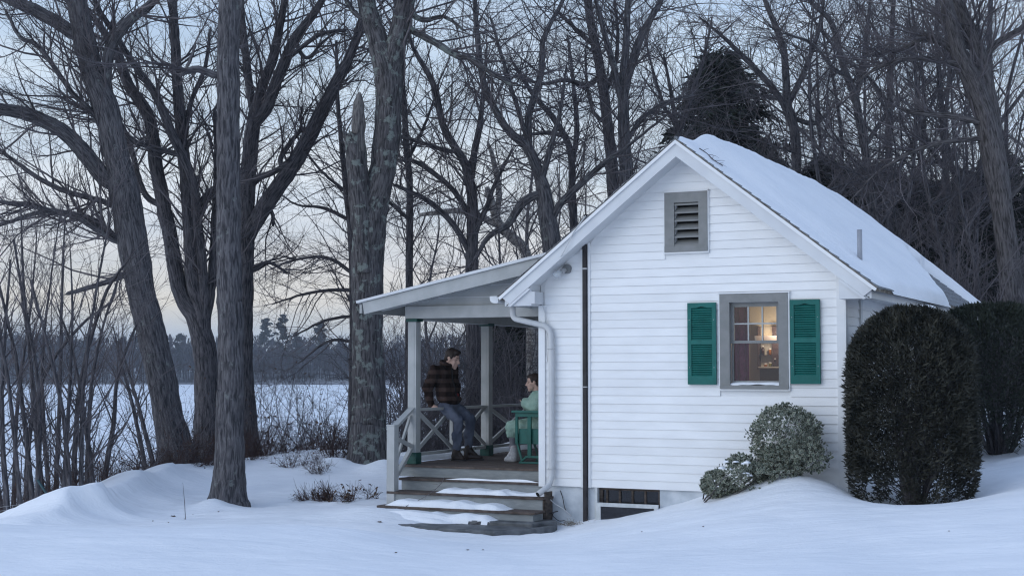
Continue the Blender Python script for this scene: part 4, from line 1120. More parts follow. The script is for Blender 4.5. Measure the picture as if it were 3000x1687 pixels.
traced_tree('leaning_tree', 'thick old tree leaning left over the frozen lake', 25.5,
    [(538, 1395, 58), (522, 1340, 48), (489, 1200, 43), (465, 1075, 41), (430, 925, 40), (411, 850, 41), (367, 590, 44), (340, 470, 38), (308, 330, 37), (263, 205, 35), (226, 59, 30), (205, -60, 27), (165, -300, 20), (140, -520, 12)],
    [[(330, 545, 20), (310, 525, 24), (246, 446, 25), (176, 381, 23), (76, 334, 20), (0, 320, 18), (-130, 300, 13), (-260, 230, 6)],
     [(235, 120, 16), (205, 92, 20), (129, 45, 20), (35, 0, 17), (-60, -50, 12), (-160, -140, 6)],
     [(310, 320, 14), (312, 240, 15), (322, 150, 17), (370, 70, 16), (440, 15, 13), (500, -60, 9)],
     [(330, 445, 8), (270, 330, 8), (210, 270, 8), (115, 140, 7), (60, 110, 6), (20, 40, 4)],
     [(350, 610, 10), (300, 590, 9), (190, 560, 8), (110, 520, 7), (0, 440, 5)],
     [(395, 730, 9), (330, 700, 9), (230, 640, 8), (120, 610, 7), (0, 590, 5)],
     [(360, 690, 10), (260, 640, 9), (130, 620, 7), (0, 660, 5)],
     [(420, 780, 11), (380, 800, 9), (300, 830, 8), (200, 860, 6)]],
    11, 'bark_grey', 190, dens2=4.2, dens3=5.6)
traced_tree('forked_tree', 'many-stemmed tree fanning upward behind the straight trunk', 27.5,
    [(612, 1350, 44), (605, 1200, 37), (603, 1075, 34), (592, 1000, 34), (570, 925, 27), (526, 850, 24), (494, 675, 22), (457, 498, 20), (434, 352, 18), (375, 252, 16), (346, 164, 13), (300, 90, 10), (250, 20, 7), (215, -60, 4)],
    [[(600, 1010, 26), (588, 900, 24), (566, 821, 22), (557, 675, 21), (545, 528, 19), (528, 352, 17), (516, 176, 15), (507, 0, 12), (500, -150, 8), (490, -300, 4)],
     [(598, 1000, 15), (600, 880, 15), (580, 660, 14), (563, 528, 14), (499, 381, 14), (457, 281, 12), (375, 164, 10), (328, 88, 9), (276, 0, 7), (250, -120, 4)],
     [(606, 1000, 14), (618, 850, 14), (624, 762, 13), (632, 600, 11), (636, 470, 9), (630, 330, 7)],
     [(560, 700, 12), (580, 620, 14), (610, 570, 13), (645, 545, 11), (690, 500, 8)],
     [(500, 470, 8), (440, 430, 8), (380, 405, 7), (330, 290, 6), (310, 120, 4)],
     [(540, 420, 7), (560, 300, 7), (600, 200, 6), (615, 90, 4)],
     [(480, 620, 9), (420, 560, 9), (370, 400, 8), (300, 350, 6), (200, 300, 4)]],
    12, 'bark_dark', 190, dens2=4.0, dens3=5.4, depth_amp=0.3)
def stubs(root, base, paths): pass
traced_tree('straight_tree', 'tall straight bare trunk standing in the snow in front of the other trees', 20.1,
    [(664, 1482, 56), (664, 1440, 47), (667, 1300, 42), (670, 1045, 38), (672, 850, 36), (671, 600, 35), (672, 410, 35), (671, 200, 33), (668, 0, 31), (666, -200, 28), (668, -500, 20)],
    [[(650, 228, 12), (625, 218, 12), (580, 203, 11), (545, 210, 9), (530, 222, 5)],
     [(540, 212, 5), (560, 170, 5), (572, 130, 3)],
     [(690, 60, 14), (700, 20, 11), (712, -60, 8), (730, -160, 5)]],
    13, 'bark_grey', 34, sides=36, step=0.035, ridge=0.085, trunk_lo=0.9, limb_lo=0.3)
traced_tree('spreading_tree', 'dark tree behind the straight trunk with limbs spreading right', 29.0,
    [(722, 1330, 46), (720, 1250, 36), (716, 1150, 31), (714, 1050, 28), (718, 900, 26), (721, 800, 26), (727, 590, 25), (733, 440, 23), (748, 340, 20), (762, 280, 15), (803, 164, 14), (821, 76, 12), (833, 0, 10), (842, -140, 7), (850, -260, 4)],
    [[(746, 370, 16), (780, 317, 18), (821, 211, 17), (862, 117, 15), (915, 47, 12), (944, 0, 10), (990, -90, 6)],
     [(742, 350, 13), (733, 270, 13), (722, 180, 12), (708, 59, 11), (704, -20, 9), (690, -150, 5)],
     [(724, 700, 24), (745, 655, 25), (780, 598, 25), (845, 504, 23), (903, 405, 22), (972, 268, 19), (1020, 175, 15), (1055, 80, 11), (1085, -40, 7)],
     [(840, 510, 8), (820, 470, 8), (850, 420, 7), (880, 380, 5), (880, 340, 4)],
     [(722, 560, 10), (760, 520, 10), (800, 505, 9), (850, 470, 7)],
     [(730, 700, 8), (765, 630, 8), (795, 620, 7), (800, 660, 4)],
     [(725, 770, 8), (745, 790, 7), (790, 770, 5), (840, 800, 3)],
     [(868, 110, 6), (885, 160, 6), (905, 170, 5), (940, 130, 4), (990, 90, 3)],
     [(830, 170, 8), (870, 150, 7), (940, 100, 6), (1010, 90, 4)]],
    14, 'bark_dark', 184, dens2=3.8, dens3=5.2, wob=0.13)
def broken_top(root, base, paths):
    """splintered stub of the second stem"""
    d = 25.0
    tr = [(1070, 800, 28), (1064, 700, 30), (1059, 620, 33), (1048, 500, 32), (1040, 414, 31), (1038, 388, 32)]
    p = np.array([at(a, b, d - 0.15) for a, b, r in tr]); r = np.array([q[2] * d / F_PX for q in tr])
    s, rr = spline(p, r, 0.05)
    v, f, a = tubes(s[None], rr[None], 26, 0.12, 3)
    # ragged rim
    top = v[-26:]; rg = np.random.default_rng(5)
    v[-26:, 2] += rg.uniform(-0.10, 0.10, 26)
    o = mesh('broken_stem', v - base, f, M['bark_lichen'], root, True, a)
    c = s[-1] - np.array([0, 0, 0.12])
    mesh('broken_face', np.vstack([v[-26:] - base, (c - base)[None]]), [(i, (i + 1) % 26, 26) for i in range(26)], M['broken_wood'], o)
    sp = [(1046, 470, 21), (1047, 420, 20), (1049, 350, 18), (1051, 300, 13), (1053, 272, 4)]
    p = np.array([at(a_, b_, d - 0.2) for a_, b_, r_ in sp]); r = np.array([q[2] * d / F_PX for q in sp])
    s, rr = spline(p, r, 0.05)
    v, f, a = tubes(s[None], rr[None], 14, 0.35, 8)
    mesh('splinter', v - base, f, M['broken_wood'], o, True, a)
traced_tree('lichen_tree', 'massive lichen-patched trunk beside the porch with a splintered broken stem', 25.0,
    [(1077, 1395, 66), (1075, 1340, 55), (1074, 1250, 50), (1072, 1050, 47), (1070, 800, 46), (1074, 680, 50), (1086, 600, 44), (1104, 525, 38), (1114, 480, 37), (1127, 386, 41), (1131, 300, 38), (1133, 230, 41), (1125, 185, 38), (1106, 120, 30), (1088, 60, 28), (1072, 0, 27), (1055, -140, 23), (1040, -330, 15), (1030, -500, 8)],
    [[(1137, 235, 34), (1150, 170, 33), (1166, 105, 30), (1178, 50, 29), (1188, 0, 29), (1205, -140, 25), (1225, -330, 16), (1240, -500, 8)],
     [(1180, 85, 8), (1215, 95, 10), (1286, 132, 10), (1340, 165, 9), (1380, 172, 8), (1440, 215, 6), (1500, 250, 4)],
     [(1090, 60, 9), (1040, 40, 8), (1000, -30, 6)],
     [(1190, 20, 9), (1240, 60, 8), (1300, 50, 6), (1360, 90, 4)]],
    15, 'bark_lichen', 106, sides=34, step=0.04, ridge=0.10, trunk_lo=0.72, extra=broken_top, dens2=3.6, dens3=5.0)
# trees right behind the porch roof and the left slope
mid = dict(sides=14, ridge=0.08, step=0.09, ang=(0.6, 1.3), up=0.035, r1=(0.006, 0.015), rt=0.0038)
traced_tree('bare_tree', 'slender forked bare tree above the left end of the porch roof', 29.0,
    [(1384, 1300, 24), (1382, 1000, 21), (1380, 800, 19), (1380, 596, 16), (1365, 500, 15), (1353, 469, 13), (1297, 370, 11), (1270, 248, 9), (1209, 138, 6), (1180, 40, 3)],
    [[(1378, 560, 11), (1391, 442, 10), (1405, 370, 9), (1413, 304, 7), (1425, 150, 4)], [(1378, 760, 9), (1330, 660, 9), (1255, 590, 8), (1160, 545, 5)],
     [(1380, 700, 9), (1420, 620, 8), (1450, 540, 6), (1500, 440, 3)], [(1340, 450, 7), (1300, 440, 7), (1225, 415, 5), (1150, 395, 3)], [(1384, 640, 9), (1330, 560, 8), (1230, 480, 7), (1170, 470, 4)]],
    21, 'bark_dark', 129, group=None, trunk_lo=0.45, **mid, dens2=3.6, dens3=5.0)
traced_tree('broken_tree', 'twisted grey tree with a snapped limb just left of the gable', 27.0,
    [(1640, 1250, 40), (1632, 900, 34), (1617, 718, 30), (1604, 640, 27), (1592, 560, 22), (1584, 524, 18), (1546, 430, 15), (1485, 375, 12), (1419, 248, 10), (1397, 110, 8), (1391, 0, 7), (1380, -150, 4)],
    [[(1556, 440, 12), (1548, 400, 12), (1551, 331, 11), (1584, 221, 10), (1595, 110, 8), (1650, 0, 6), (1690, -120, 3)],
     [(1600, 590, 14), (1575, 572, 13), (1535, 590, 13), (1505, 630, 12), (1485, 662, 10), (1430, 695, 8), (1386, 773, 5)],
     [(1612, 660, 12), (1640, 600, 11), (1700, 540, 10), (1780, 470, 8), (1850, 420, 5), (1950, 340, 3)],
     [(1545, 420, 8), (1520, 330, 7), (1480, 200, 6), (1440, 60, 4)], [(1586, 530, 9), (1610, 440, 8), (1640, 330, 6), (1660, 200, 3)]],
    22, 'bark_grey', 129, trunk_lo=0.5, **mid, dens2=3.4, dens3=3.8)
traced_tree('twin_tree', 'dark mossy trunk rising straight behind the left roof slope', 30.0,
    [(1800, 1250, 22), (1797, 700, 19), (1794, 541, 18), (1783, 386, 16), (1761, 221, 15), (1733, 83, 13), (1722, 0, 12), (1712, -160, 8), (1700, -320, 4)],
    [[(1760, 230, 8), (1720, 250, 8), (1660, 235, 7), (1590, 245, 5), (1520, 230, 3)], [(1745, 140, 8), (1700, 100, 7), (1640, 40, 5)], [(1780, 360, 7), (1740, 330, 6), (1720, 250, 5), (1715, 150, 3)], [(1770, 290, 8), (1800, 200, 7), (1810, 100, 5), (1800, 0, 3)]],
    23, 'bark_dark', 108, trunk_lo=0.4, **mid, dens2=3.6, dens3=5.0)
traced_tree('twin_tree', 'grey forked tree standing nearest the left slope of the gable', 28.5,
    [(1836, 1250, 26), (1835, 700, 23), (1833, 497, 21), (1828, 400, 18), (1827, 300, 16), (1829, 220, 13), (1833, 138, 11), (1838, 0, 9), (1845, -170, 5)],
    [[(1830, 280, 13), (1845, 210, 13), (1871, 127, 12), (1910, 50, 10), (1938, 0, 8), (1980, -100, 5)], [(1828, 330, 10), (1812, 260, 10), (1794, 182, 10), (1768, 90, 8), (1740, -20, 5)], [(1832, 420, 8), (1880, 350, 7), (1950, 300, 5), (2030, 280, 3)]],
    24, 'bark_grey', 108, trunk_lo=0.4, **mid, dens2=3.6, dens3=5.0)
traced_tree('bare_tree', 'thin dark tree between the snapped tree and the mossy trunk', 32.0,
    [(1690, 1250, 14), (1685, 800, 12), (1683, 646, 12), (1678, 552, 11), (1673, 441, 10), (1629, 353, 9), (1562, 276, 7), (1500, 180, 4)],
    [[(1676, 500, 8), (1690, 380, 8), (1680, 250, 6), (1665, 120, 4)], [(1650, 400, 7), (1600, 390, 6), (1520, 400, 3)]],
    25, 'bark_dark', 102, trunk_lo=0.35, **mid, dens2=3.6, dens3=5.0)
traced_tree('dead_birch', 'snapped pale birch leaning behind the porch roof', 31.0,
    [(1560, 1150, 17), (1555, 850, 16), (1540, 740, 15), (1500, 695, 15), (1463, 662, 14), (1445, 610, 12), (1430, 563, 10), (1427, 548, 6)],
    [[(1470, 668, 9), (1420, 640, 9), (1352, 618, 9), (1290, 622, 8), (1231, 629, 5)], [(1455, 640, 8), (1462, 560, 9), (1448, 480, 8), (1430, 420, 4)]],
    26, 'bark_birch', 18, trunk_lo=0.5, **mid, dens2=3.0, dens3=3.0)
traced_tree('bare_tree', 'straight pole-thin tree between the lichen trunk and the porch roof', 30.0,
    [(1196, 1300, 12), (1198, 800, 11), (1200, 552, 10), (1187, 386, 9), (1176, 166, 7), (1170, 0, 4)],
    [[(1195, 650, 6), (1150, 600, 5), (1110, 560, 3)], [(1190, 470, 6), (1230, 400, 5), (1270, 300, 3)]],
    27, 'bark_dark', 81, trunk_lo=0.3, **mid, dens2=3.6, dens3=5.0)
traced_tree('bare_tree', 'thin tree behind the lichen trunk reaching left over the lake', 31.0,
    [(1030, 1340, 12), (1034, 1100, 10), (1036, 900, 10), (1028, 700, 9), (1008, 480, 8), (990, 300, 6), (985, 120, 4)],
    [[(1034, 860, 6), (970, 850, 5), (890, 862, 4), (800, 890, 2)], [(1032, 790, 6), (960, 755, 5), (870, 760, 4), (790, 790, 2)], [(1035, 930, 5), (950, 940, 4), (860, 985, 2)], [(1020, 640, 6), (950, 610, 5), (870, 600, 3), (810, 560, 2)], [(1034, 1000, 5), (960, 1000, 4), (880, 1060, 2)], [(1015, 560, 5), (940, 500, 4), (880, 420, 2)]],
    29, 'bark_dark', 120, trunk_lo=0.25, **mid, dens2=3.6, dens3=5.0)
traced_tree('bare_tree', 'small bare tree right behind the peak of the gable', 33.0,
    [(1990, 900, 14), (1988, 500, 11), (1987, 386, 10), (1960, 330, 7), (1949, 320, 6), (1910, 199, 4), (1890, 110, 2)],
    [[(1985, 400, 8), (1975, 330, 7), (1960, 240, 5), (1945, 165, 3)], [(1988, 400, 8), (2020, 300, 7), (2060, 180, 5), (2085, 60, 3)]],
    28, 'bark_dark', 74, trunk_lo=0.4, **mid, dens2=3.6, dens3=5.0)
# right-hand woods
traced_tree('great_tree', 'great forked tree at the right edge beyond the cottage roof', 27.0,
    [(2990, 1250, 44), (2978, 939, 35), (2962, 780, 32), (2945, 621, 31), (2930, 520, 36), (2912, 428, 37), (2890, 340, 31), (2863, 262, 29), (2821, 172, 24), (2787, 69, 21), (2773, 0, 18), (2755, -150, 13), (2740, -300, 7)],
    [[(2918, 440, 24), (2904, 331, 26), (2880, 220, 24), (2863, 138, 22), (2821, 41, 18), (2800, -10, 16), (2770, -140, 10), (2750, -260, 5)],
     [(2815, 160, 12), (2793, 145, 13), (2750, 118, 12), (2711, 107, 11), (2670, 130, 9), (2628, 148, 8), (2545, 162, 4)],
     [(2830, 195, 9), (2793, 186, 9), (2683, 172, 8), (2586, 193, 6), (2510, 241, 3)],
     [(2900, 370, 10), (2869, 359, 10), (2787, 342, 9), (2683, 331, 7), (2628, 314, 4)],
     [(2900, 420, 8), (2869, 407, 8), (2787, 414, 7), (2683, 441, 6), (2586, 497, 5), (2538, 538, 4), (2476, 607, 2)],
     [(2870, 180, 10), (2930, 120, 10), (3000, 80, 8), (3080, 20, 4)], [(2950, 600, 8), (3010, 520, 8), (3070, 420, 5)]],
    31, 'bark_brown', 134, sides=24, step=0.06, ridge=0.10, trunk_lo=0.55, dens2=3.6, dens3=5.0)
traced_tree('bare_tree', 'tall grey tree curving left above the snowy roof', 33.0,
    [(2556, 1100, 13), (2552, 662, 11), (2538, 483, 11), (2504, 290, 12), (2469, 200, 10), (2435, 69, 8), (2372, 0, 6), (2320, -120, 3)],
    [[(2510, 300, 9), (2530, 200, 8), (2540, 80, 6), (2560, -50, 4)], [(2480, 220, 7), (2440, 200, 6), (2380, 130, 5), (2300, 100, 3)], [(2530, 430, 7), (2600, 330, 6), (2660, 280, 3)]],
    32, 'bark_grey', 115, trunk_lo=0.35, **mid, dens2=3.6, dens3=5.0)
traced_tree('bare_tree', 'straight thin trunk left of the great tree at the right', 34.0,
    [(2796, 1100, 12), (2790, 821, 11), (2780, 586, 10), (2766, 380, 9), (2752, 207, 8), (2745, 60, 6), (2740, -100, 3)],
    [[(2775, 500, 6), (2720, 420, 6), (2680, 300, 4)], [(2760, 300, 6), (2800, 200, 5), (2830, 60, 3)]],
    33, 'bark_dark', 115, trunk_lo=0.3, **mid, dens2=3.6, dens3=5.0)
traced_tree('bare_tree', 'wide-branched grey tree rising above the ridge of the snowy roof', 35.0,
    [(2330, 1000, 18), (2330, 480, 15), (2318, 350, 14), (2303, 300, 13), (2290, 138, 10), (2241, 0, 7), (2210, -120, 4)],
    [[(2325, 370, 10), (2280, 280, 10), (2200, 190, 9), (2130, 120, 6), (2060, 60, 3)], [(2310, 310, 9), (2360, 200, 8), (2400, 80, 6), (2420, -60, 4)], [(2322, 340, 8), (2390, 360, 7), (2450, 300, 4)]],
    34, 'bark_grey', 122, trunk_lo=0.4, **mid, dens2=3.6, dens3=5.0)

# ---- saplings of the thicket at the left
SAP = [[(60, 1500), (20, 1100), (-30, 850), (-60, 640)], [(95, 1480), (60, 1130), (5, 870), (-40, 680)], [(130, 1510), (100, 1200), (80, 960), (40, 700)], [(143, 1515), (125, 1250), (120, 1050), (150, 800), (180, 600)],
       [(165, 1490), (175, 1200), (180, 900), (190, 640)], [(205, 1460), (190, 1250), (150, 1050), (90, 820)], [(238, 1470), (240, 1200), (265, 950), (310, 700), (340, 560)], [(252, 1450), (262, 1200), (290, 1000), (350, 800)],
       [(212, 1480), (230, 1150), (300, 880), (390, 740)], [(40, 1460), (50, 1200), (90, 900), (110, 650)], [(108, 1500), (112, 1150), (70, 850), (60, 600)], [(300, 1440), (330, 1250), (345, 1100), (400, 950)],
       [(430, 1400), (390, 1200), (350, 1050), (330, 950)], [(455, 1390), (420, 1240), (380, 1100), (350, 1000)], [(20, 1480), (5, 1250), (10, 1000), (30, 760)], [(185, 1470), (205, 1150), (215, 900), (205, 700)], [(275, 1450), (250, 1250), (215, 1050), (170, 900)],
       [(80, 1490), (85, 1300), (130, 1100), (230, 960), (330, 880)], [(5, 1520), (-20, 1300), (-15, 1100), (20, 900)]]
sap_words = ['leftmost sapling at the frame edge', 'second sapling from the left edge, leaning left', 'third sapling from the left edge, nearly upright', 'sapling that bends right above the snow bank', 'straight sapling in the middle of the left thicket', 'sapling leaning left across the thicket',
             'sapling arching right toward the leaning tree', 'thick sapling at the right side of the thicket', 'sapling sweeping far right out of the thicket', 'sapling behind the left edge bending right', 'sapling crossing left in the thicket', 'short sapling right of the thicket near the leaning tree',
             'sapling at the foot of the leaning tree, leaning left', 'shorter sapling beside the foot of the leaning tree', 'pale sapling at the left frame edge', 'upright sapling behind the thicket centre', 'sapling leaning left at the right side of the thicket', 'low sapling bending far right through the thicket', 'sapling cut by the left frame edge']
for i, s in enumerate(SAP):
    n = len(s)
    traced_tree('sapling', 'bare ' + sap_words[i], 19.6 + (i * 0.73) % 3.4 + (2.2 if 11 <= i <= 13 else 0), [(x, y, 7.4 * (1 - 0.82 * k / (n - 1)) + 0.8 * (i % 3)) for k, (x, y) in enumerate(s)], [], 60 + i, 'bark_dark', 13,
                sides=9, ridge=0.05, step=0.12, trunk_lo=0.22, cat='sapling', group='saplings of the left thicket', base_dz=0.6, depth_amp=0.2, lean_d=random.uniform(-.8, .8), l1=(0.6, 1.9), dens2=3.4, dens3=3.0, ang=(0.35, 0.8), up=0.05, r1=(0.006, 0.014), rt=0.0032)
# ------------------------------------------------------------------ background woods: a few kinds grown once, then copied tree by tree
def copy_tree(o, loc, rz, sc, label, group=None):
    c = o.copy(); COL.objects.link(c); c.location = tuple(map(float, loc)); c.rotation_euler = (0, 0, rz); c.scale = (sc, sc, sc)
    c['label'] = label
    if group: c['group'] = group
    for ch in o.children:
        d = ch.copy(); COL.objects.link(d); d.parent = c
    return c
def grown_tree(name, seed, hgt, r0, bark, nl=9, lo=0.35, n1=70, tw='twig', **ck):
    """bare tree at the origin"""
    rg = np.random.default_rng(seed)
    root = thing(name, 'x', 'tree')
    n = 9
    xy = np.cumsum(rg.normal(size=(n, 2)) * 0.16 * hgt / 12, axis=0); xy -= xy[0]
    pts = np.concatenate([xy, np.linspace(-0.4, hgt, n)[:, None]], 1)
    rad = r0 * np.linspace(1.0, 0.12, n) ** 0.9; rad[0] *= 1.25
    sp, sr_ = spline(pts, rad, 0.18)
    v, f, a = tubes(sp[None], sr_[None], 10, 0.07, seed)
    mesh('trunk', v, f, M[bark], root, True, a)
    paths = [(sp, sr_, lo)]
    parts = []
    k0 = int(len(sp) * lo)
    for j in range(nl):
        i = rg.integers(k0, int(len(sp) * 0.9))
        az = rg.uniform(0, 6.28); ln = (hgt - sp[i, 2]) * rg.uniform(0.45, 0.85) + 0.6
        d = np.array([math.cos(az), math.sin(az), rg.uniform(0.3, 1.1)]); d /= np.linalg.norm(d)
        p = [sp[i]]; K = 7
        for k in range(K - 1):
            d = d + rg.normal(size=3) * 0.16 + np.array([0, 0, 0.10]); d /= np.linalg.norm(d)
            p.append(p[-1] + d * ln / (K - 1))
        rr = sr_[i] * 0.6 * np.linspace(1, 0.2, K)
        s2, q2 = spline(p, rr, 0.16)
        parts.append(tubes(s2[None], q2[None], 7, 0.05, seed + j)); paths.append((s2, q2, 0.15))
    v, f, a = join(parts); mesh('limbs', v, f, M[bark], root, True, a)
    v, f, a = join(crown(rg, paths, n1, **ck)); mesh('crown', v, f, M[tw], root)
    return root
def conifer(name, seed, hgt, spread, nb=95, r0=0.18):
    """hemlock: whorls of drooping boughs carrying flat sprays"""
    rg = np.random.default_rng(seed)
    root = thing(name, 'x', 'conifer')
    sp, sr_ = spline([(0, 0, -0.4), (0.05, 0, hgt * 0.5), (0, 0.05, hgt)], [r0, r0 * 0.55, 0.015], 0.4)
    v, f, a = tubes(sp[None], sr_[None], 8, 0.05, seed); mesh('trunk', v, f, M['bark_dark'], root, True, a)
    parts, LV, LF = [], [], []
    P = np.zeros((nb, 7, 3)); Rr = np.zeros((nb, 7))
    for b in range(nb):
        t = (b + rg.uniform(0, 1)) / nb
        z = hgt * (0.08 + 0.9 * t); az = b * 2.4 + rg.uniform(-.4, .4)
        ln = spread * (1 - t) ** 0.62 * rg.uniform(0.45, 1.15) + 0.35
        for k in range(7):
            s = k / 6
            P[b, k] = (math.cos(az + 0.15 * s) * ln * s, math.sin(az + 0.15 * s) * ln * s, z + ln * ((0.22 + 0.25 * t) * s - 0.42 * s * s) + rg.normal() * 0.04)
        Rr[b] = (0.012 + 0.012 * ln) * np.linspace(1, 0.2, 7)
    v, f, a = tubes(P, Rr, 4); mesh('boughs', v, f, M['bark_dark'], root, False, a)
    pp, rr, tt = flat_pts(P, Rr, 0.2)
    n = int(len(pp) * 10)
    i = rg.integers(0, len(pp), n)
    side = np.cross(tt[i], np.array([0, 0, 1.0])); side /= np.linalg.norm(side, axis=1, keepdims=True) + 1e-6
    s = rg.choice([-1.0, 1.0], n)[:, None]
    d = tt[i] * rg.uniform(0.2, 0.9, n)[:, None] + side * s * rg.uniform(0.4, 1.0, n)[:, None] + np.array([0, 0, -0.25]) + rg.normal(size=(n, 3)) * 0.25
    d /= np.linalg.norm(d, axis=1, keepdims=True)
    ln = rg.uniform(0.14, 0.46, n)[:, None]; wd = rg.uniform(0.015, 0.042, n)[:, None]
    o = pp[i] + rg.normal(size=(n, 3)) * 0.09
    nrm = np.cross(d, rg.normal(size=(n, 3))); nrm /= np.linalg.norm(nrm, axis=1, keepdims=True) + 1e-6
    q = np.stack([o, o + d * ln * 0.45 + nrm * wd, o + d * ln, o + d * ln * 0.45 - nrm * wd], 1).reshape(-1, 3)
    mesh('foliage', q, np.arange(4 * n).reshape(-1, 4), M['needle'], root)
    return root
def shrub(name, seed, hgt, spread, stems=16, tw='twig', leaves=0, **ck):
    rg = np.random.default_rng(seed)
    root = thing(name, 'x', 'shrub')
    P = np.zeros((stems, 8, 3)); Rr = np.zeros((stems, 8))
    for b in range(stems):
        az = rg.uniform(0, 6.28); lean = rg.uniform(0.1, 1.0)
        d = np.array([math.cos(az) * lean * spread / hgt, math.sin(az) * lean * spread / hgt, 1.0]); d /= np.linalg.norm(d)
        p = np.array([math.cos(az), math.sin(az), 0]) * rg.uniform(0, 0.22) + np.array([0, 0, -min(0.25, 0.3 * hgt)]); ln = hgt * rg.uniform(0.55, 1.05)
        for k in range(8):
            P[b, k] = p; d = d + rg.normal(size=3) * 0.12; d /= np.linalg.norm(d); p = p + d * ln / 7
        Rr[b] = rg.uniform(0.005, 0.011) * np.linspace(1, 0.35, 8)
    a0 = tubes(P, Rr, 4)
    mesh('stems', a0[0], a0[1], M[tw], root, False)
    pp, rr, tt = flat_pts(P, Rr, 0.2)
    B2, Q2 = branches_from(rg, pp, rr, tt, stems * 11, 0.25 * hgt * 0.6, 0.55 * hgt * 0.6, 0.4, 1.0, 5, 0.03, 0.14, 0.6, 0.003, 0.006)
    p2, r2, t2 = flat_pts(B2, Q2, 0.1)
    B3, Q3 = branches_from(rg, np.concatenate([p2, pp]), np.concatenate([r2, rr]), np.concatenate([t2, tt]), stems * 34, 0.08, 0.32, 0.4, 1.0, 4, 0.02, 0.15, 0.7, 0.0024, 0.0036, 0.6)
    v, f, a = join([tubes(B2, Q2, 3), tubes(B3, Q3, 3)]); mesh('twigs', v, f, M[tw], root)
    if leaves:
        ends = np.concatenate([B3[:, -1], B2[:, -1]]); i = rg.integers(0, len(ends), leaves); o = ends[i]
        d = rg.normal(size=(leaves, 3)) + np.array([0, 0, -0.8]); d /= np.linalg.norm(d, axis=1, keepdims=True)
        n_ = np.cross(d, rg.normal(size=(leaves, 3))); n_ /= np.linalg.norm(n_, axis=1, keepdims=True)
        ln = rg.uniform(0.03, 0.075, leaves)[:, None]
        q = np.stack([o, o + d * ln * 0.5 + n_ * ln * 0.28, o + d * ln, o + d * ln * 0.5 - n_ * ln * 0.28], 1).reshape(-1, 3)
        mesh('dead_leaves', q, np.arange(4 * leaves).reshape(-1, 4), M['dead_leaf'], root)
    return root

GT = [grown_tree('bare_tree', 201, 15.5, 0.16, 'bark_dark', 10, 0.32, 120, dens2=3.2, dens3=3.6, l1=(1.0, 3.2), rt=0.0042),
      grown_tree('bare_tree', 202, 13.0, 0.12, 'bark_grey', 9, 0.28, 105, dens2=3.2, dens3=3.6, l1=(0.9, 2.8), rt=0.0042),
      grown_tree('bare_tree', 203, 17.0, 0.20, 'bark_brown', 11, 0.35, 125, dens2=3.2, dens3=3.6, l1=(1.0, 3.4), rt=0.0042),
      grown_tree('bare_tree', 204, 9.0, 0.075, 'bark_dark', 8, 0.18, 110, dens2=3.6, dens3=3.6, l1=(0.7, 2.2), rt=0.004)]
CT = [conifer('hemlock', 221, 11.5, 3.3, 220), conifer('hemlock', 222, 9.0, 3.0, 180)]
SH = [shrub('brush', 231, 1.5, 1.3, 20, 'twig'), shrub('brush', 232, 1.1, 1.2, 18, 'twig_red', 26), shrub('brush', 233, 2.2, 1.6, 22, 'twig'), shrub('brush', 234, 0.75, 0.9, 14, 'twig_red', 40), shrub('brush', 235, 2.3, 2.3, 9, 'twig', 34)]
used = set()
def place(kind, pool, px, d, label, sc=1.0, group=None, py=None, rz=None, sink=0.0):
    o = pool[kind]
    p = at(px, 1086, d)
    p[2] = max(gz1(p[0], p[1]), LAKE_Z) - sink
    rz = random.uniform(0, 6.28) if rz is None else rz
    if o.name in used: return copy_tree(o, p, rz, sc, label, group)
    used.add(o.name)
    o.location = tuple(map(float, p)); o.rotation_euler = (0, 0, rz); o.scale = (sc, sc, sc); o['label'] = label
    if group: o['group'] = group
    return o
g1 = 'bare trees of the wood behind the cottage'
WOOD = [(1250, 41, 3, 1.1), (1450, 40, 1, .75), (1610, 44, 3, 1.2), (1740, 43, 1, .8), (1900, 42, 1, .8), (1530, 52, 2, .8),
        (2060, 40, 1, 0.8), (2150, 46, 3, 1.2), (2230, 50, 1, 0.9), (2390, 42, 0, 0.85), (2420, 47, 1, 0.9), (2470, 36, 3, 1.3), (2600, 38, 0, 1.0), (2690, 35, 3, 1.3), (2720, 42, 1, 1.05),
        (2820, 38, 1, 1.0), (2890, 34, 3, 1.3), (2960, 40, 0, 1.05), (3010, 46, 1, 1.2), (2580, 31, 3, 1.0), (2660, 29.5, 3, 0.95), (2740, 31, 3, 1.0), (2840, 30, 3, 0.9), (2420, 31, 3, 1.1)]
LM = [(1076, 'the lichen trunk'), (1212, 'the front porch post'), (1384, 'the forked tree over the porch roof'), (1600, 'the snapped grey tree'), (1690, 'the thin dark tree'), (1795, 'the mossy trunk'), (1979, 'the gable peak'), (2110, 'the tallest hemlock'), (2303, 'the wide-branched grey tree'), (2519, 'the roof vent pipe'), (2676, 'the corner yew'), (2790, 'the straight thin trunk'), (2945, 'the great right-hand tree')]
seen_labels = {}
def where(px, head, d):
    lx, nm = min(LM, key=lambda q: abs(q[0] - px))
    dx = px - lx
    rel = 'straight above' if abs(dx) < 22 else (('just left of' if dx > -60 else 'left of') if dx < 0 else ('just right of' if dx < 60 else 'right of'))
    lab = '%s %s %s' % (head, rel, nm)
    if lab in seen_labels:
        lab = '%s %s %s, %s' % (head, rel, nm, 'farther back' if d > seen_labels[lab] else 'nearer')
    seen_labels[lab] = d
    return lab
for i, (px, d, k, sc) in enumerate(WOOD):
    place(k, GT, px, d, where(px, ('tall bare background tree', 'slender bare background tree', 'stout bare background tree', 'low bushy background tree')[k], d), sc, g1)
g2 = 'dark hemlocks behind the roof'
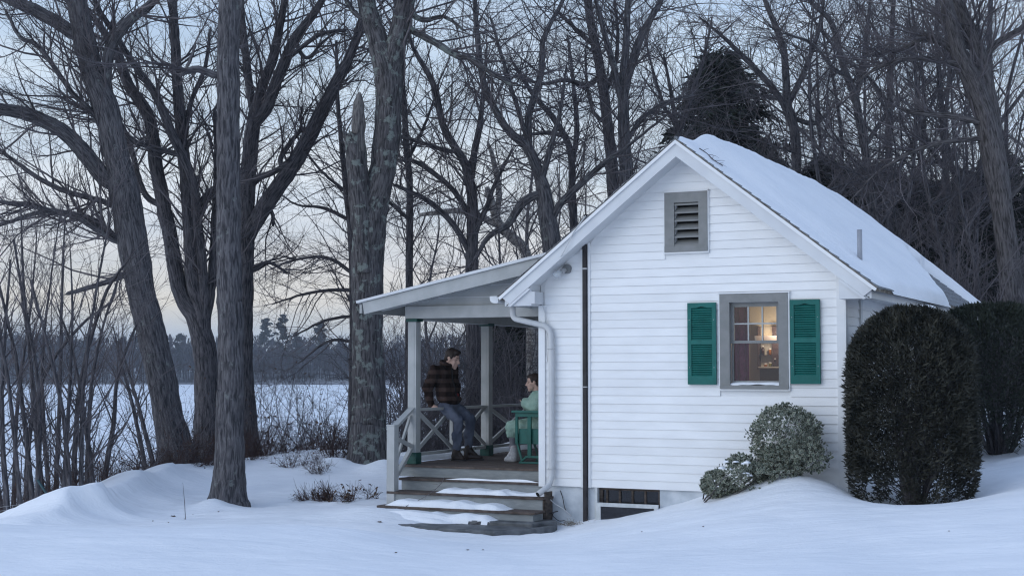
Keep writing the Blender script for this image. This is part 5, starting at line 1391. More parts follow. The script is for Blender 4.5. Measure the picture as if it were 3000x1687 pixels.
HEM = [(2118, 41, 0, 1.10, 'tall dark hemlock rising just right of the gable peak'), (2205, 45, 0, 0.98, None), (2050, 44, 1, 1.2, None), (2160, 38, 1, 0.95, None), (2280, 46, 1, 1.1, None), (2330, 43, 1, 1.02, None), (2430, 39, 1, 0.90, None), (2500, 46, 0, 0.78, None), (2580, 40, 1, 0.9, None), (2670, 44, 1, 0.95, None), (2760, 39, 1, 0.78, None), (2860, 43, 1, 0.9, None), (2940, 38, 1, 0.8, None), (2260, 40, 1, 0.85, None)]
for px, d, k, sc, lb in HEM: place(k, CT, px, d, lb or where(px, 'dark hemlock', d), sc, g2)
for px, d, k, sc, lb in [(1500, 36, 1, 0.62, 'low dark hemlock seen between the porch post and the house'), (1560, 34, 1, 0.50, 'small hemlock behind the seated woman on the porch')]: place(k, CT, px, d, lb, sc)
# undergrowth
g3 = 'brush along the bank under the trees'
LM2 = [(30, 'the left frame edge'), (150, 'the left saplings'), (250, 'the right end of the thicket'), (345, 'the snow drift'), (430, 'the leaning tree'), (530, 'the foot of the leaning tree'), (605, 'the forked tree'), (670, 'the straight trunk'), (722, 'the spreading tree'), (826, 'the tall far pine'), (868, 'the far white house'), (936, 'the small far pine'), (1000, 'the lichen trunk')]
def where2(px, head, d):
    lx, nm = min(LM2, key=lambda q: abs(q[0] - px)); dx = px - lx
    lab = '%s on the bank %s %s' % (head, 'below' if abs(dx) < 15 else ('left of' if dx < 0 else 'right of'), nm)
    if lab in seen_labels: lab += ', farther back' if d > seen_labels[lab] else ', nearer'
    seen_labels[lab] = d
    return lab
BR = [(575, 25.5, 1, 0.9), (615, 25, 3, 1.1), (485, 24.6, 3, 0.9), (425, 24, 3, 0.9), (745, 27, 1, 0.9), (700, 26, 3, 1.0), (800, 27, 3, 1.0), (860, 29, 0, 0.8), (920, 28, 3, 1.1), (985, 26, 3, 1.2), (1000, 29, 0, 0.9), (345, 23, 3, 0.8), (270, 22, 3, 0.9), (590, 28.5, 0, 1.0), (670, 29, 0, 1.0),
      (30, 20.5, 3, 0.9), (190, 21, 3, 1.0), (60, 22, 0, 0.9), (250, 24, 0, 0.9), (330, 26, 0, 1.0), (780, 31, 0, 1.0), (960, 31, 0, 1.0), (520, 24.4, 3, 1.0), (860, 24.5, 3, 0.7), (940, 24, 3, 0.6), (745, 28, 4, 1.0), (800, 29, 4, 1.1), (860, 27.5, 4, 0.95), (930, 29, 4, 1.1), (985, 28, 4, 1.0), (560, 26, 4, 0.9), (470, 25, 4, 0.9), (380, 23.5, 4, 0.9), (640, 27.5, 4, 1.0)]
for i, (px, d, k, sc) in enumerate(BR): place(k, SH, px, d, where2(px, ('bare brush', 'reddish brush', 'tall bare brush', 'low leafy brush', 'tall sparse brush')[k], d), sc, g3)
g4 = 'brush behind the porch'
for px, d, k, sc in [(1150, 27, 2, 1.3), (1210, 28, 0, 1.5), (1260, 27, 2, 1.2), (1320, 28.5, 2, 1.5), (1380, 27.5, 2, 1.4), (1440, 28, 0, 1.6), (1500, 27.5, 2, 1.4), (1550, 29, 2, 1.6), (1290, 31, 2, 1.8), (1410, 32, 2, 1.9), (1520, 31, 2, 1.8), (1180, 33, 2, 1.7)]:
    place(k, SH, px, d, where(px, 'porch-side brush', d), sc, g4)
g5 = 'brush at the back of the roof'
for px, d, k, sc in [(2560, 29, 2, 1.8), (2640, 30, 2, 2.0), (2720, 28, 2, 1.9), (2800, 29, 2, 1.9), (2880, 27, 2, 1.7), (2960, 28.5, 2, 1.9), (2480, 31, 2, 2.0), (2920, 32, 2, 2.1)]:
    place(k, SH, px, d, where(px, 'tall back brush', d), sc, g5)

# ------------------------------------------------------------------ far shore
hz = [(-900, 498, LAKE_Z - 0.5)]
rg = np.random.default_rng(77)
xs = np.linspace(-700, 700, 60)
ysf = np.array([485, 505, 540, 620, 760, 1200])
V = []
for j, y in enumerate(ysf):
    for x in xs: V.append((x, y + 6 * math.sin(x * 0.02), LAKE_Z + (-0.6, 0.6, 2.2, 5.0, 7.0, 6.0)[j] + 1.2 * math.sin(x * 0.013 + j)))
nx_ = len(xs)
tag(mesh('far_shore', V, [(j * nx_ + i, j * nx_ + i + 1, (j + 1) * nx_ + i + 1, (j + 1) * nx_ + i) for j in range(len(ysf) - 1) for i in range(nx_ - 1)], surf('far forest floor', (0.10, 0.10, 0.11), (0.42, 0.43, 0.45), 0.9, 0.05), None, True), kind='structure')
# distant bare wood: trunks and brushed crowns, one mass
M['far_wood'] = surf('distant bare wood', (0.035, 0.033, 0.042), (0.075, 0.068, 0.080), 0.95, 0.05)
M['far_pine'] = surf('distant pine', (0.012, 0.020, 0.018), (0.028, 0.040, 0.034), 0.9, 0.2)
nt = 4200
tx = rg.uniform(-330, 260, nt); ty = 500 + rg.gamma(1.6, 28, nt); th = rg.uniform(11.0, 18.5, nt) + 1.5 * np.sin(tx * 0.02)
tz = LAKE_Z + np.clip((ty - 500) / 60, 0, 2.2)
P = np.stack([np.stack([tx, ty, tz], 1), np.stack([tx + rg.normal(size=nt) * .4, ty, tz + th * 0.5], 1), np.stack([tx + rg.normal(size=nt) * .8, ty, tz + th], 1)], 1)
v1, f1, a1 = tubes(P, np.array([0.16, 0.11, 0.03])[None].repeat(nt, 0), 3)
nb = 14
s = rg.uniform(0.25, 0.98, (nt, nb)); az = rg.uniform(0, 6.28, (nt, nb)); ln = (1.05 - s) * th[:, None] * 0.42 + 0.8
st_ = P[:, 0][:, None] + np.stack([np.zeros_like(s), np.zeros_like(s), s * th[:, None]], 2)
en = st_ + np.stack([np.cos(az) * ln * 0.6, np.sin(az) * ln * 0.6, ln * 0.85], 2)
wv = np.stack([-np.sin(az) * 0.5, np.cos(az) * 0.5, rg.normal(size=s.shape) * 0.4], 2) * rg.uniform(0.15, 0.9, s.shape)[..., None]
q = np.stack([st_, (st_ + en) / 2 + wv, en, (st_ + en) / 2 - wv], 2).reshape(-1, 3)
v2, f2 = q, np.arange(len(q)).reshape(-1, 4)
o = mesh('far_wood', np.concatenate([v1, v2]), np.concatenate([f1, f2 + len(v1)]), M['far_wood'])
tag(o, 'bluish bare wood along the far shore of the lake', 'wood', kind='stuff')
def far_pine(px, top, label, d=515, group='pines of the far shore', wide=1.0):
    b = at(px, 1126, d); t = at(px, top, d); h = t[2] - b[2]
    r = thing('far_pine', label, 'pine', (b[0], b[1], LAKE_Z + 0.3), 0, group)
    h = t[2] - LAKE_Z - 0.3
    mesh('trunk', *tubes(np.array([[(0, 0, -1), (0, 0, h * .6), (0, 0, h)]]), np.array([[0.3, .18, .04]]), 6)[:2], M['far_wood'], r)
    rg = np.random.default_rng(int(px)); nb = 46
    zb = h * rg.uniform(0.30, 0.98, nb); az = rg.uniform(0, 6.28, nb); ln_ = (wide * (h - zb) * 0.34 + 0.8) * rg.uniform(0.55, 1.15, nb)
    n = 1500; i = rg.integers(0, nb, n); t_ = rg.uniform(0.15, 1.0, n) ** 0.8
    c = np.stack([np.cos(az[i]) * ln_[i] * t_, np.sin(az[i]) * ln_[i] * t_, zb[i] + ln_[i] * 0.30 * t_], 1) + rg.normal(size=(n, 3)) * np.array([0.35, 0.35, 0.22])
    e1 = rg.normal(size=(n, 3)) * np.array([0.32, 0.32, 0.26]); e2 = rg.normal(size=(n, 3)) * np.array([0.30, 0.30, 0.26])
    q = np.stack([c - e1, c - e2, c + e1, c + e2], 1).reshape(-1, 3)
    mesh('foliage', q, np.arange(len(q)).reshape(-1, 4), M['far_pine'], r)
for px, top, lb, w in [(774, 928, 'tall far pine, left one of the pair above the far shore', .8), (826, 920, 'tallest layered far pine above the far shore treeline', .95), (936, 938, 'small far pine above the treeline next to the lichen trunk', .8), (528, 978, 'far pine between the leaning tree and the forked tree', .9), (386, 975, 'far pine behind the leaning tree', .9), (250, 985, 'far pine seen through the left thicket', .9), (870, 975, 'low far pine beside the white house across the lake', .8), (650, 990, 'far pine hidden behind the straight trunk', .9), (120, 980, 'leftmost far pine behind the thicket', 1.0)]:
    far_pine(px, top, lb, 520 if px in (774, 826, 936) else 530, wide=w)
# white house across the lake
hb = at(868, 1112, 503); hh = thing('far_house', 'small white house across the frozen lake among the bare trees', 'house', (hb[0], hb[1] + 22, LAKE_Z + 1.2), R(25))
M['far_white'] = surf('far white wall', (0.20, 0.21, 0.24), None, 0.8); M['far_roof'] = surf('snowy far roof', (0.75, 0.77, 0.8), None, 0.8)
bx('wall', M['far_white'], hh, -3, 3, -4, 4, 0, 5.6)
MB().prism([(-3.4, 5.6), (3.4, 5.6), (0, 8.8)], 'v', -4.3, 4.3).build('roof', M['far_roof'], hh)
for zz in (1.2, 3.6):
    for uu in (-1.7, 0.3, 2.0):
        w_ = bx('window', surf('far window', (0.03, 0.035, 0.045), None, 0.2) if 'fw' not in M else M['fw'], hh, uu - 0.5, uu + 0.4, -4.06, -4.002, zz, zz + 1.4); M['fw'] = w_.data.materials[0]
# ------------------------------------------------------------------ clipped yews, variegated shrub, sprigs
M['yew'] = surf('yew needles', (0.011, 0.013, 0.010), (0.060, 0.058, 0.044), 0.6, 5.0, spec=0.25)
M['yew2'] = surf('arborvitae sprays', (0.014, 0.020, 0.014), (0.036, 0.044, 0.030), 0.6, 4.0, spec=0.25)
def yew(name, label, base, rx, ry, hgt, seed, n=30000, mat='yew', snow=None):
    rg = np.random.default_rng(seed)
    root = thing(name, label, 'shrub', base)
    # woody skeleton
    st = 26
    P = np.zeros((st, 6, 3)); Rr = np.zeros((st, 6))
    for b in range(st):
        az = rg.uniform(0, 6.28); rr = rg.uniform(0.1, 0.9)
        for k in range(6):
            s = k / 5
            P[b, k] = (math.cos(az) * rx * 0.85 * rr * s ** 0.7 + rg.normal() * .02, math.sin(az) * ry * 0.85 * rr * s ** 0.7 + rg.normal() * .02, -0.2 + s * hgt * rg.uniform(0.75, 0.9))
        Rr[b] = 0.028 * np.linspace(1, 0.25, 6)
    v, f, a = tubes(P, Rr, 5, 0.05); mesh('stems', v, f, M['bark_dark'], root, False, a)
    pp, rr_, tt = flat_pts(P, Rr, 0.1)
    B2, Q2 = branches_from(rg, pp, rr_, tt, 420, 0.2, 0.55, 0.5, 1.2, 4, 0.02, 0.15, 0.5, 0.004, 0.010)
    v, f, a = join([tubes(B2, Q2, 3)]); mesh('twigs', v, f, M['bark_dark'], root, False, a)
    # sprays on a rounded, slightly lumpy clipped shell and inside it
    z = rg.uniform(0.02, 1.0, n) ** 0.9; az = rg.uniform(0, 2 * np.pi, n)
    prof = np.where(z < 0.62, 0.90 + 0.10 * np.sin(np.pi * np.clip(z / 0.62, 0, 1) * 0.55 + 0.3), 1.0 * np.sqrt(np.clip(1 - ((z - 0.62) / 0.385) ** 2.7, 0, 1)))
    prof = np.where(z < 0.16, prof * (0.86 + 0.14 * z / 0.16), prof)
    lump = 1 + 0.085 * vnoise(np.stack([np.cos(az) * 3, np.sin(az) * 3, z * 5], 1), seed, 3)
    depth = rg.uniform(0, 1, n) ** 2.0 * 0.28
    # sparse skirt near the ground
    gap = vnoise(np.stack([np.cos(az) * 4, np.sin(az) * 4, z * 7], 1), seed + 3, 2)
    keep = (z > 0.22) | (gap + (z - 0.12) * 4 > 0.12)
    top = (z > 0.97)
    R_ = prof * lump * (1 - depth)
    c = np.stack([np.cos(az) * rx * R_, np.sin(az) * ry * R_, z * hgt * (1 - 0.03 * depth)], 1)
    c += rg.normal(size=c.shape) * 0.012
    out = np.stack([np.cos(az) / rx, np.sin(az) / ry, np.where(z > 0.6, (z - 0.6) * 4, 0)], 1); out /= np.linalg.norm(out, axis=1, keepdims=True)
    d = out * 0.75 + np.array([0, 0, 0.25]) + rg.normal(size=c.shape) * 0.42; d /= np.linalg.norm(d, axis=1, keepdims=True)
    w = np.cross(d, rg.normal(size=c.shape)); w /= np.linalg.norm(w, axis=1, keepdims=True)
    ln = rg.uniform(0.030, 0.072, n)[:, None]; wd = rg.uniform(0.005, 0.011, n)[:, None]
    q = np.stack([c - d * ln * 0.3, c + d * ln * 0.3 + w * wd, c + d * ln, c + d * ln * 0.3 - w * wd], 1)[keep].reshape(-1, 3)
    mesh('foliage', q, np.arange(len(q)).reshape(-1, 4), M[mat], root)
    return root
yb = at(2676, 1440, 16.0); yb[2] = gz1(yb[0], yb[1])
YH = at(2676, 903, 16.0)[2] - yb[2]
yew('clipped_yew', 'big dark clipped yew standing at the right front corner of the cottage', yb, 0.69, 0.68, YH, 301, 62000)
y2 = at(2925, 1335, 19.0); y2[2] = gz1(y2[0], y2[1])
yew('clipped_yew', 'second clipped evergreen half hidden behind the corner yew', y2, 0.98, 0.85, at(2925, 893, 19.0)[2] - y2[2], 302, 46000, 'yew2')
def lump_snow(name, label, c, r, h, seed):
    rg = random.Random(seed); V, F, n, k = [], [], 18, 5
    for i in range(k + 1):
        t = i / k
        for j in range(n):
            a = 2 * math.pi * j / n; rr = r * math.cos(t * math.pi / 2) * (1 + 0.22 * math.sin(a * 3 + seed) + 0.1 * math.sin(a * 7))
            V.append((rr * math.cos(a), rr * math.sin(a) * 0.7, h * math.sin(t * math.pi / 2) - 0.02))
    F = [(i * n + j, i * n + (j + 1) % n, (i + 1) * n + (j + 1) % n, (i + 1) * n + j) for i in range(k) for j in range(n)]
    o = mesh(name, V, F, M['snow'], None, True); o.location = tuple(map(float, c))
    return tag(o, label, 'snow', kind='stuff')
cs_ = at(2700, 914, 16.1); lump_snow('yew_snow', 'small cap of snow on top of the corner yew', cs_ + np.array([0, -0.12, 0.02]), 0.13, 0.08, 3)

def euonymus(name, label, lobes, base, seed, n=5200):
    """broadleaf evergreen with cream-edged leaves"""
    rg = np.random.default_rng(seed)
    root = thing(name, label, 'shrub', base)
    st = 14; P = np.zeros((st, 5, 3)); Rr = np.zeros((st, 5))
    for b in range(st):
        l = lobes[b % len(lobes)]
        e = np.array(l[0]) + rg.normal(size=3) * np.array(l[1]) * 0.5
        for k in range(5): P[b, k] = e * (k / 4) + rg.normal(size=3) * 0.02 + np.array([0, 0, -0.15 * (1 - k / 4)])
        Rr[b] = 0.012 * np.linspace(1, .3, 5)
    v, f, a = tubes(P, Rr, 5); mesh('stems', v, f, M['bark_brown'], root, False, a)
    C = []
    for ctr, rad, wgt in lobes:
        m = int(n * wgt); u = rg.normal(size=(m, 3)); u /= np.linalg.norm(u, axis=1, keepdims=True)
        lump = 1 + 0.13 * vnoise(u * 3.2, seed + len(C), 3)
        C.append((np.array(ctr) + u * np.array(rad) * (lump * rg.uniform(0.55, 1.0, m) ** 0.5)[:, None], u))
    c = np.concatenate([x[0] for x in C]); u = np.concatenate([x[1] for x in C])
    n = len(c)
    clump = vnoise(c * 8.0, seed + 9, 3)
    k = (clump > -0.30) & (c[:, 2] > -0.05); c, u = c[k], u[k]; n = len(c)
    d = u * 0.6 + rg.normal(size=c.shape) * 0.55 + np.array([0, 0, 0.25]); d /= np.linalg.norm(d, axis=1, keepdims=True)
    w = np.cross(d, u + rg.normal(size=c.shape) * 0.4); w /= np.linalg.norm(w, axis=1, keepdims=True)
    nn = np.cross(w, d)
    ln = rg.uniform(0.030, 0.056, n)[:, None]; wd = ln * rg.uniform(0.26, 0.36, n)[:, None]
    def leaf(s, lift): return np.stack([c + d * ln * (0.5 - 0.5 * s) + nn * lift, c + d * ln * 0.45 + w * wd * s + nn * (lift + 0.004), c + d * ln * (0.5 + 0.5 * s) + nn * lift, c + d * ln * 0.45 - w * wd * s + nn * (lift + 0.004)], 1).reshape(-1, 3)
    mesh('leaf_margins', leaf(1.0, 0.0), np.arange(4 * n).reshape(-1, 4), M['leaf_cream'], root)
    for s_ in (1, -1):
        mesh('leaves', leaf(0.70, 0.0015 * s_), np.arange(4 * n).reshape(-1, 4), M['leaf_green'], root)
    return root
M['leaf_cream'] = surf('cream leaf margin', (0.34, 0.35, 0.28), (0.46, 0.46, 0.38), 0.55, 8)
M['leaf_green'] = surf('grey-green leaf', (0.050, 0.072, 0.050), (0.11, 0.14, 0.10), 0.5, 9)
eb = hw(3.02, -0.42, 0); eb[2] = gz1(eb[0], eb[1])
def dl(px, py, v): p = on_v(px, py, v); return hw(*p) - eb
c1 = dl(2300, 1278, -0.38); c2 = dl(2285, 1360, -0.48); c3 = dl(2350, 1335, -0.42)
euonymus('variegated_shrub', 'round cream-edged evergreen shrub growing against the gable wall', [(c1, (0.40, 0.32, 0.36), 0.62), (c3, (0.34, 0.24, 0.20), 0.2), (c2, (0.26, 0.24, 0.20), 0.18)], eb, 311, 7600)
eb2 = hw(2.25, -0.66, 0); eb2[2] = gz1(eb2[0], eb2[1])
eb_, eb = eb, eb2
c1 = dl(2165, 1388, -0.66); c2 = dl(2105, 1418, -0.66); c3 = dl(2225, 1400, -0.68)
euonymus('variegated_shrub', 'low cream-edged shrub dusted with snow left of the round one', [(c1, (0.25, 0.24, 0.20), 0.42), (c2, (0.19, 0.20, 0.14), 0.33), (c3, (0.16, 0.18, 0.15), 0.25)], eb2, 312, 4300)
rs = random.Random(4)
for i in range(9):
    px, py = rs.uniform(2110, 2200), rs.uniform(1340, 1385)
    p = on_v(px, py + (px - 2155) ** 2 * 0.006, -0.82)
    lump_snow('shrub_snow', 'small clot of snow caught in the low variegated shrub', hw(*p), rs.uniform(0.02, 0.05), rs.uniform(0.015, 0.03), i)
# sprigs poking through the snow, fallen twigs and litter
def sprig(px, py, d, hgt, seed, label, leaves=60):
    s = shrub('sprig', seed, hgt, hgt * 1.6, 7, 'twig_red', leaves)
    p = at(px, py, d); p[2] = gz1(p[0], p[1]); s.location = tuple(p); s['label'] = label; s['category'] = 'sprig'
    return s
sprig(975, 1455, 20.3, 0.26, 401, 'small leafy sprig poking out of the snow left of the porch steps', 90)
sprig(1040, 1455, 20.3, 0.32, 402, 'larger leafy sprig poking out of the snow beside the newel post', 110)
sprig(935, 1440, 20.6, 0.16, 403, 'tiny twig tip in the snow left of the sprigs', 14)
def twig_path(name, label, pts, r, mat='twig'):
    rg = np.random.default_rng(len(pts) + int(1000 * r))
    P = np.array(pts); b = P[0].copy()
    s, q = spline(P, np.linspace(r, r * 0.45, len(P)), 0.04)
    t = np.gradient(s, axis=0); t /= np.linalg.norm(t, axis=1, keepdims=True)
    B, Q = branches_from(rg, s, q, t, 9, 0.06, 0.2, 0.4, 0.9, 4, 0.0, 0.15, 0.7, r * 0.4, r * 0.7)
    v, f, a = join([tubes(s[None], q[None], 5), tubes(B, Q, 3)])
    o = mesh(name, v - b, f, M[mat]); o.location = tuple(b)
    return tag(o, label, 'twig')
def E_(x, y): return 1080 + x / 4.262, 1300 + y / 4.262
pts = []
for (x, y), vv in zip([(945, 415), (905, 490), (790, 600), (600, 715), (480, 770), (350, 875)], (0.02, -0.05, -0.25, -0.40, -0.54, -0.62)):
    pts.append(hw(*on_v(*E_(x, y), vv)))
twig_path('fallen_twig', 'long thin twig lying slanted across the porch steps', pts, 0.0045)
pts = []
for (x, y), vv in zip([(1490, 950), (1380, 980), (1280, 1005), (1160, 1030)], (-0.66, -0.72, -0.78, -0.86)):
    pts.append(hw(*on_v(*E_(x, y), vv)))
twig_path('fallen_twig', 'short dark twig lying on the wet landing slab', pts, 0.006)
def on_roof(px, py, lift):
    r = ray(px, py); nn = EX * SL + np.array([0, 0, 1.0])      # plane of the right slope
    o = hw(UC, 0, APEX + lift) - np.array([0, 0, EYE]); t = np.dot(o, nn) / np.dot(r, nn)
    return r * t + np.array([0, 0, EYE])
pts = [on_roof(x, y, 0.05) for x, y in ((2049, 436), (2070, 450), (2092, 470), (2118, 486))]
twig_path('fallen_twig', 'dark twig lying on the roof snow near the gable peak', pts, 0.010)
rs = random.Random(9)
for i, (px, py, s_) in enumerate([(507, 1514, 1.5), (493, 1531, .7), (448, 1527, .6), (565, 1508, .5), (640, 1500, .6), (1112, 1532, 1.3), (1100, 1448, .7), (1160, 1620, .6), (1370, 1612, .7), (1415, 1612, .5), (2060, 1544, .5), (2780, 1560, .4), (540, 1522, .5), (1880, 1560, .4)]):
    # walk the ray to the ground
    r = ray(px, py); best = None
    ds_ = np.arange(9, 24, 0.05); pts_ = r[None] * (ds_ / r[1])[:, None]; gzv = ground_z(pts_[:, :2])
    k = int(np.argmax(pts_[:, 2] + EYE < gzv)); p = pts_[k]; p = np.array([p[0], p[1], gzv[k] + 0.004])
    w = 0.028 * s_
    V = [(-w, 0, 0), (-0.3 * w, -0.45 * w, 0.3 * w), (w, 0, 0.1 * w), (0.2 * w, 0.5 * w, 0.35 * w), (0, 0, -0.004)]
    o = mesh('fallen_leaf', V, [(0, 1, 2, 3), (0, 4, 1), (1, 4, 2), (2, 4, 3), (3, 4, 0)], M['dead_leaf']); o.location = tuple(p); o.rotation_euler = (0, 0, rs.uniform(0, 6))
    tag(o, 'dark dead leaf lying on the snow', 'leaf', 'dead leaves scattered on the snow')
# stalk standing in the snow
p = at(545, 1520, 18.2); p[2] = gz1(p[0], p[1])
mesh('stalk', *tubes(np.array([[p - [0, 0, .1], p + [-.02, 0, .2], p + [-.05, .02, .45]]]) - p, np.array([[.005, .004, .002]]), 4)[:2], M['twig']).location = tuple(p)
tag(bpy.context.scene.objects['stalk'], 'single dry stalk standing in the snow left of the straight trunk', 'stalk')
# dry grass and cables at the foundation
rg = np.random.default_rng(8)
n = 260
gp = np.zeros((n, 4, 3)); uu = np.concatenate([rg.normal(0.48, 0.10, n - 60), rg.uniform(0.62, 0.76, 60)]); vv = rg.uniform(-0.16, 0.0, n)
for i in range(n):
    b = np.array([uu[i], vv[i], -1.90]); d = np.array([rg.normal() * 0.8, -abs(rg.normal()) * 0.4, rg.uniform(0.25, 1.0)]); d /= np.linalg.norm(d); ln = rg.uniform(0.06, 0.26)
    for k in range(4): gp[i, k] = b + d * ln * k / 3 + np.array([0, 0, -0.10 * (k / 3) ** 2 * ln / 0.2])
gw = np.array([[hw(*q) for q in r_] for r_ in gp])
M['straw'] = surf('dry grass', (0.16, 0.13, 0.09), (0.30, 0.25, 0.18), 0.8, 6)
tag(mesh('dry_grass', *tubes(gw, np.full((n, 4), 0.0032) * np.linspace(1, .4, 4), 3)[:2], M['straw']), 'dry straw-coloured grass at the foot of the foundation', 'grass', kind='stuff')
def cable(label, pts, r):
    P = [hw(*on_v(1580 + x / 5.152, 1300 + y / 5.152, v)) for x, y, v in pts]
    b = P[0]; o = MB().tube([tuple(p - b) for p in map(np.array, [tuple(q) for q in bez(P, 5)])], r, 6).build('garden_cable', M['spout'] if r > 0.005 else M['black'], None, True); o.location = tuple(b)
    return tag(o, label, 'cable')
cable('grey cable sagging from the downspout along the foundation', [(50, 650, -.05), (35, 720, -.08), (130, 800, -.08), (240, 910, -.05), (340, 960, -.05), (480, 1080, -.06)], 0.007)
cable('thin black wire running down the foundation wall', [(315, 700, 0.01), (350, 790, 0.0), (375, 930, -.02), (400, 1010, -.03), (480, 1085, -.05)], 0.0045)
cable('black hose curling out from under the steps', [(60, 1120, -.15), (130, 1050, -.12), (300, 1010, -.06), (220, 1020, -.08), (195, 1080, -.1), (300, 1165, -.1), (380, 1150, -.1)], 0.0048)
# leaning green stake and wire fence at the far left
p0 = at(205, 1515, 18.6); p1 = at(110, 1405, 18.9); p0[2] -= 0.15
fence = thing('wire_fence', 'low wire mesh fence with a blue-green stake at the left edge', 'fence', (p0[0], p0[1], gz1(p0[0], p0[1])))
fb = np.array(fence.location)
MB().bar(tuple(p0 - fb), tuple(p1 - fb), 0.022, 0.022).build('stake', surf('blue-green stake', (0.02, 0.05, 0.06), (0.03, 0.07, 0.08), 0.6), fence)
a, b = at(-40, 1545, 18.4), at(190, 1520, 18.5)
a2, b2 = at(-40, 1490, 18.4), at(170, 1462, 18.6)
wr = MB()
for i in range(12):
    t = i / 11; wr.bar(tuple(a + (b - a) * t - fb), tuple(a2 + (b2 - a2) * t - fb), 0.004, 0.004, (0, 1, 0))
for i in range(6):
    t = i / 5; wr.bar(tuple(a + (a2 - a) * t - fb), tuple(b + (b2 - b) * t - fb), 0.004, 0.004)
wr.build('wire_mesh', M['metal'], fence)
# ------------------------------------------------------------------ people on the porch
def _sphere(n=12, k=8):
    V, F = [(0, 0, 1)], []
    for i in range(1, k):
        for j in range(n):
            a, b = math.pi * i / k, 2 * math.pi * j / n
            V.append((math.sin(a) * math.cos(b), math.sin(a) * math.sin(b), math.cos(a)))
    V.append((0, 0, -1))
    for j in range(n): F.append((0, 1 + j, 1 + (j + 1) % n))
    for i in range(k - 2):
        for j in range(n): F.append((1 + i * n + j, 1 + (i + 1) * n + j, 1 + (i + 1) * n + (j + 1) % n, 1 + i * n + (j + 1) % n))
    m = len(V) - 1
    for j in range(n): F.append((m, 1 + (k - 2) * n + (j + 1) % n, 1 + (k - 2) * n + j))
    return np.array(V), F
_SV, _SF = _sphere(16, 12)
class Blob:
    """overlapping closed shapes, melted into one continuous skin by a voxel remesh"""
    def __init__(s): s.m = MB()
    def ell(s, c, r, frame=None):
        V = _SV * np.asarray(r, float)
        if frame is not None: V = V @ np.asarray(frame, float)       # rows of frame = local axes in world
        s.m.add([tuple(p) for p in V + np.asarray(c, float)], _SF); return s
    def cone(s, p0, p1, r0, r1, n=14):
        p0, p1 = np.asarray(p0, float), np.asarray(p1, float)
        d = p1 - p0; L_ = np.linalg.norm(d); d /= L_
        prof = [(r0 * math.cos(a), -r0 * math.sin(a)) for a in np.linspace(math.pi / 2, 0, 6)] + [(r1 * math.cos(a), L_ + r1 * math.sin(a)) for a in np.linspace(0, math.pi / 2, 6)]
        Mx = Matrix.Translation(tuple(p0)) @ Vector(tuple(d)).to_track_quat('Z', 'Y').to_matrix().to_4x4()
        s.m.lathe([(max(r, 1e-4), z) for r, z in prof], n, Mx); return s
    def chain(s, pts, rad):
        for i in range(len(pts) - 1): s.cone(pts[i], pts[i + 1], rad[i], rad[i + 1])
        return s
    def build(s, name, mat, parent, base, voxel=0.012, smooth=6, wrinkle=0.0, wscale=9.0, seed=0):
        me = bpy.data.meshes.new(name + '_src'); me.from_pydata(s.m.v, [], s.m.f); me.update()
        o = bpy.data.objects.new(name + '_src', me); COL.objects.link(o)
        md = o.modifiers.new('r', 'REMESH'); md.mode = 'VOXEL'; md.voxel_size = voxel
        ms = o.modifiers.new('s', 'SMOOTH'); ms.factor = 0.5; ms.iterations = smooth
        dg = bpy.context.evaluated_depsgraph_get()
        ev = o.evaluated_get(dg).to_mesh()
        n = len(ev.vertices); co = np.empty(n * 3); ev.vertices.foreach_get('co', co); co = co.reshape(-1, 3)
        no = np.empty(n * 3); ev.vertices.foreach_get('normal', no); no = no.reshape(-1, 3)
        F = [tuple(p.vertices) for p in ev.polygons]
        if wrinkle:
            w = vnoise(co * np.array([wscale, wscale, wscale * 1.5]), 50 + seed, 3)
            co = co + no * (wrinkle * w)[:, None]
        o.evaluated_get(dg).to_mesh_clear()
        bpy.data.objects.remove(o); bpy.data.meshes.remove(me)
        return mesh(name, co - np.asarray(base), F, mat, parent, True)
M['skin'] = surf('skin', (0.50, 0.33, 0.27), (0.56, 0.37, 0.30), 0.5, 14, spec=0.35)
M['hair'] = surf('dark brown hair', (0.018, 0.012, 0.010), (0.045, 0.028, 0.022), 0.5, 30, (2, 2, 12))
M['denim'] = surf('slate blue denim', (0.034, 0.043, 0.068), (0.115, 0.13, 0.175), 0.85, 5, (1, 1, 0.6), 0.4, 60)
M['leather'] = surf('dark brown boot leather', (0.012, 0.008, 0.007), (0.032, 0.020, 0.017), 0.45, 10, bump=0.2)
M['fleece'] = surf('mint fleece', (0.24, 0.36, 0.30), (0.33, 0.46, 0.39), 0.95, 9, bump=0.5, bscale=120)
M['leggings'] = surf('grey leggings', (0.13, 0.13, 0.15), (0.18, 0.18, 0.20), 0.9, 14)
M['sock'] = surf('grey wool sock', (0.36, 0.36, 0.38), (0.50, 0.50, 0.51), 0.95, 40, bump=0.5, bscale=140)
M['sockband'] = surf('red sock stripe', (0.32, 0.03, 0.06), None, 0.9)
M['lips'] = surf('lips', (0.36, 0.16, 0.14), None, 0.5)
M['chair'] = surf('glossy green chair paint', (0.010, 0.095, 0.080), (0.014, 0.125, 0.105), 0.4, 8, bump=0.1)
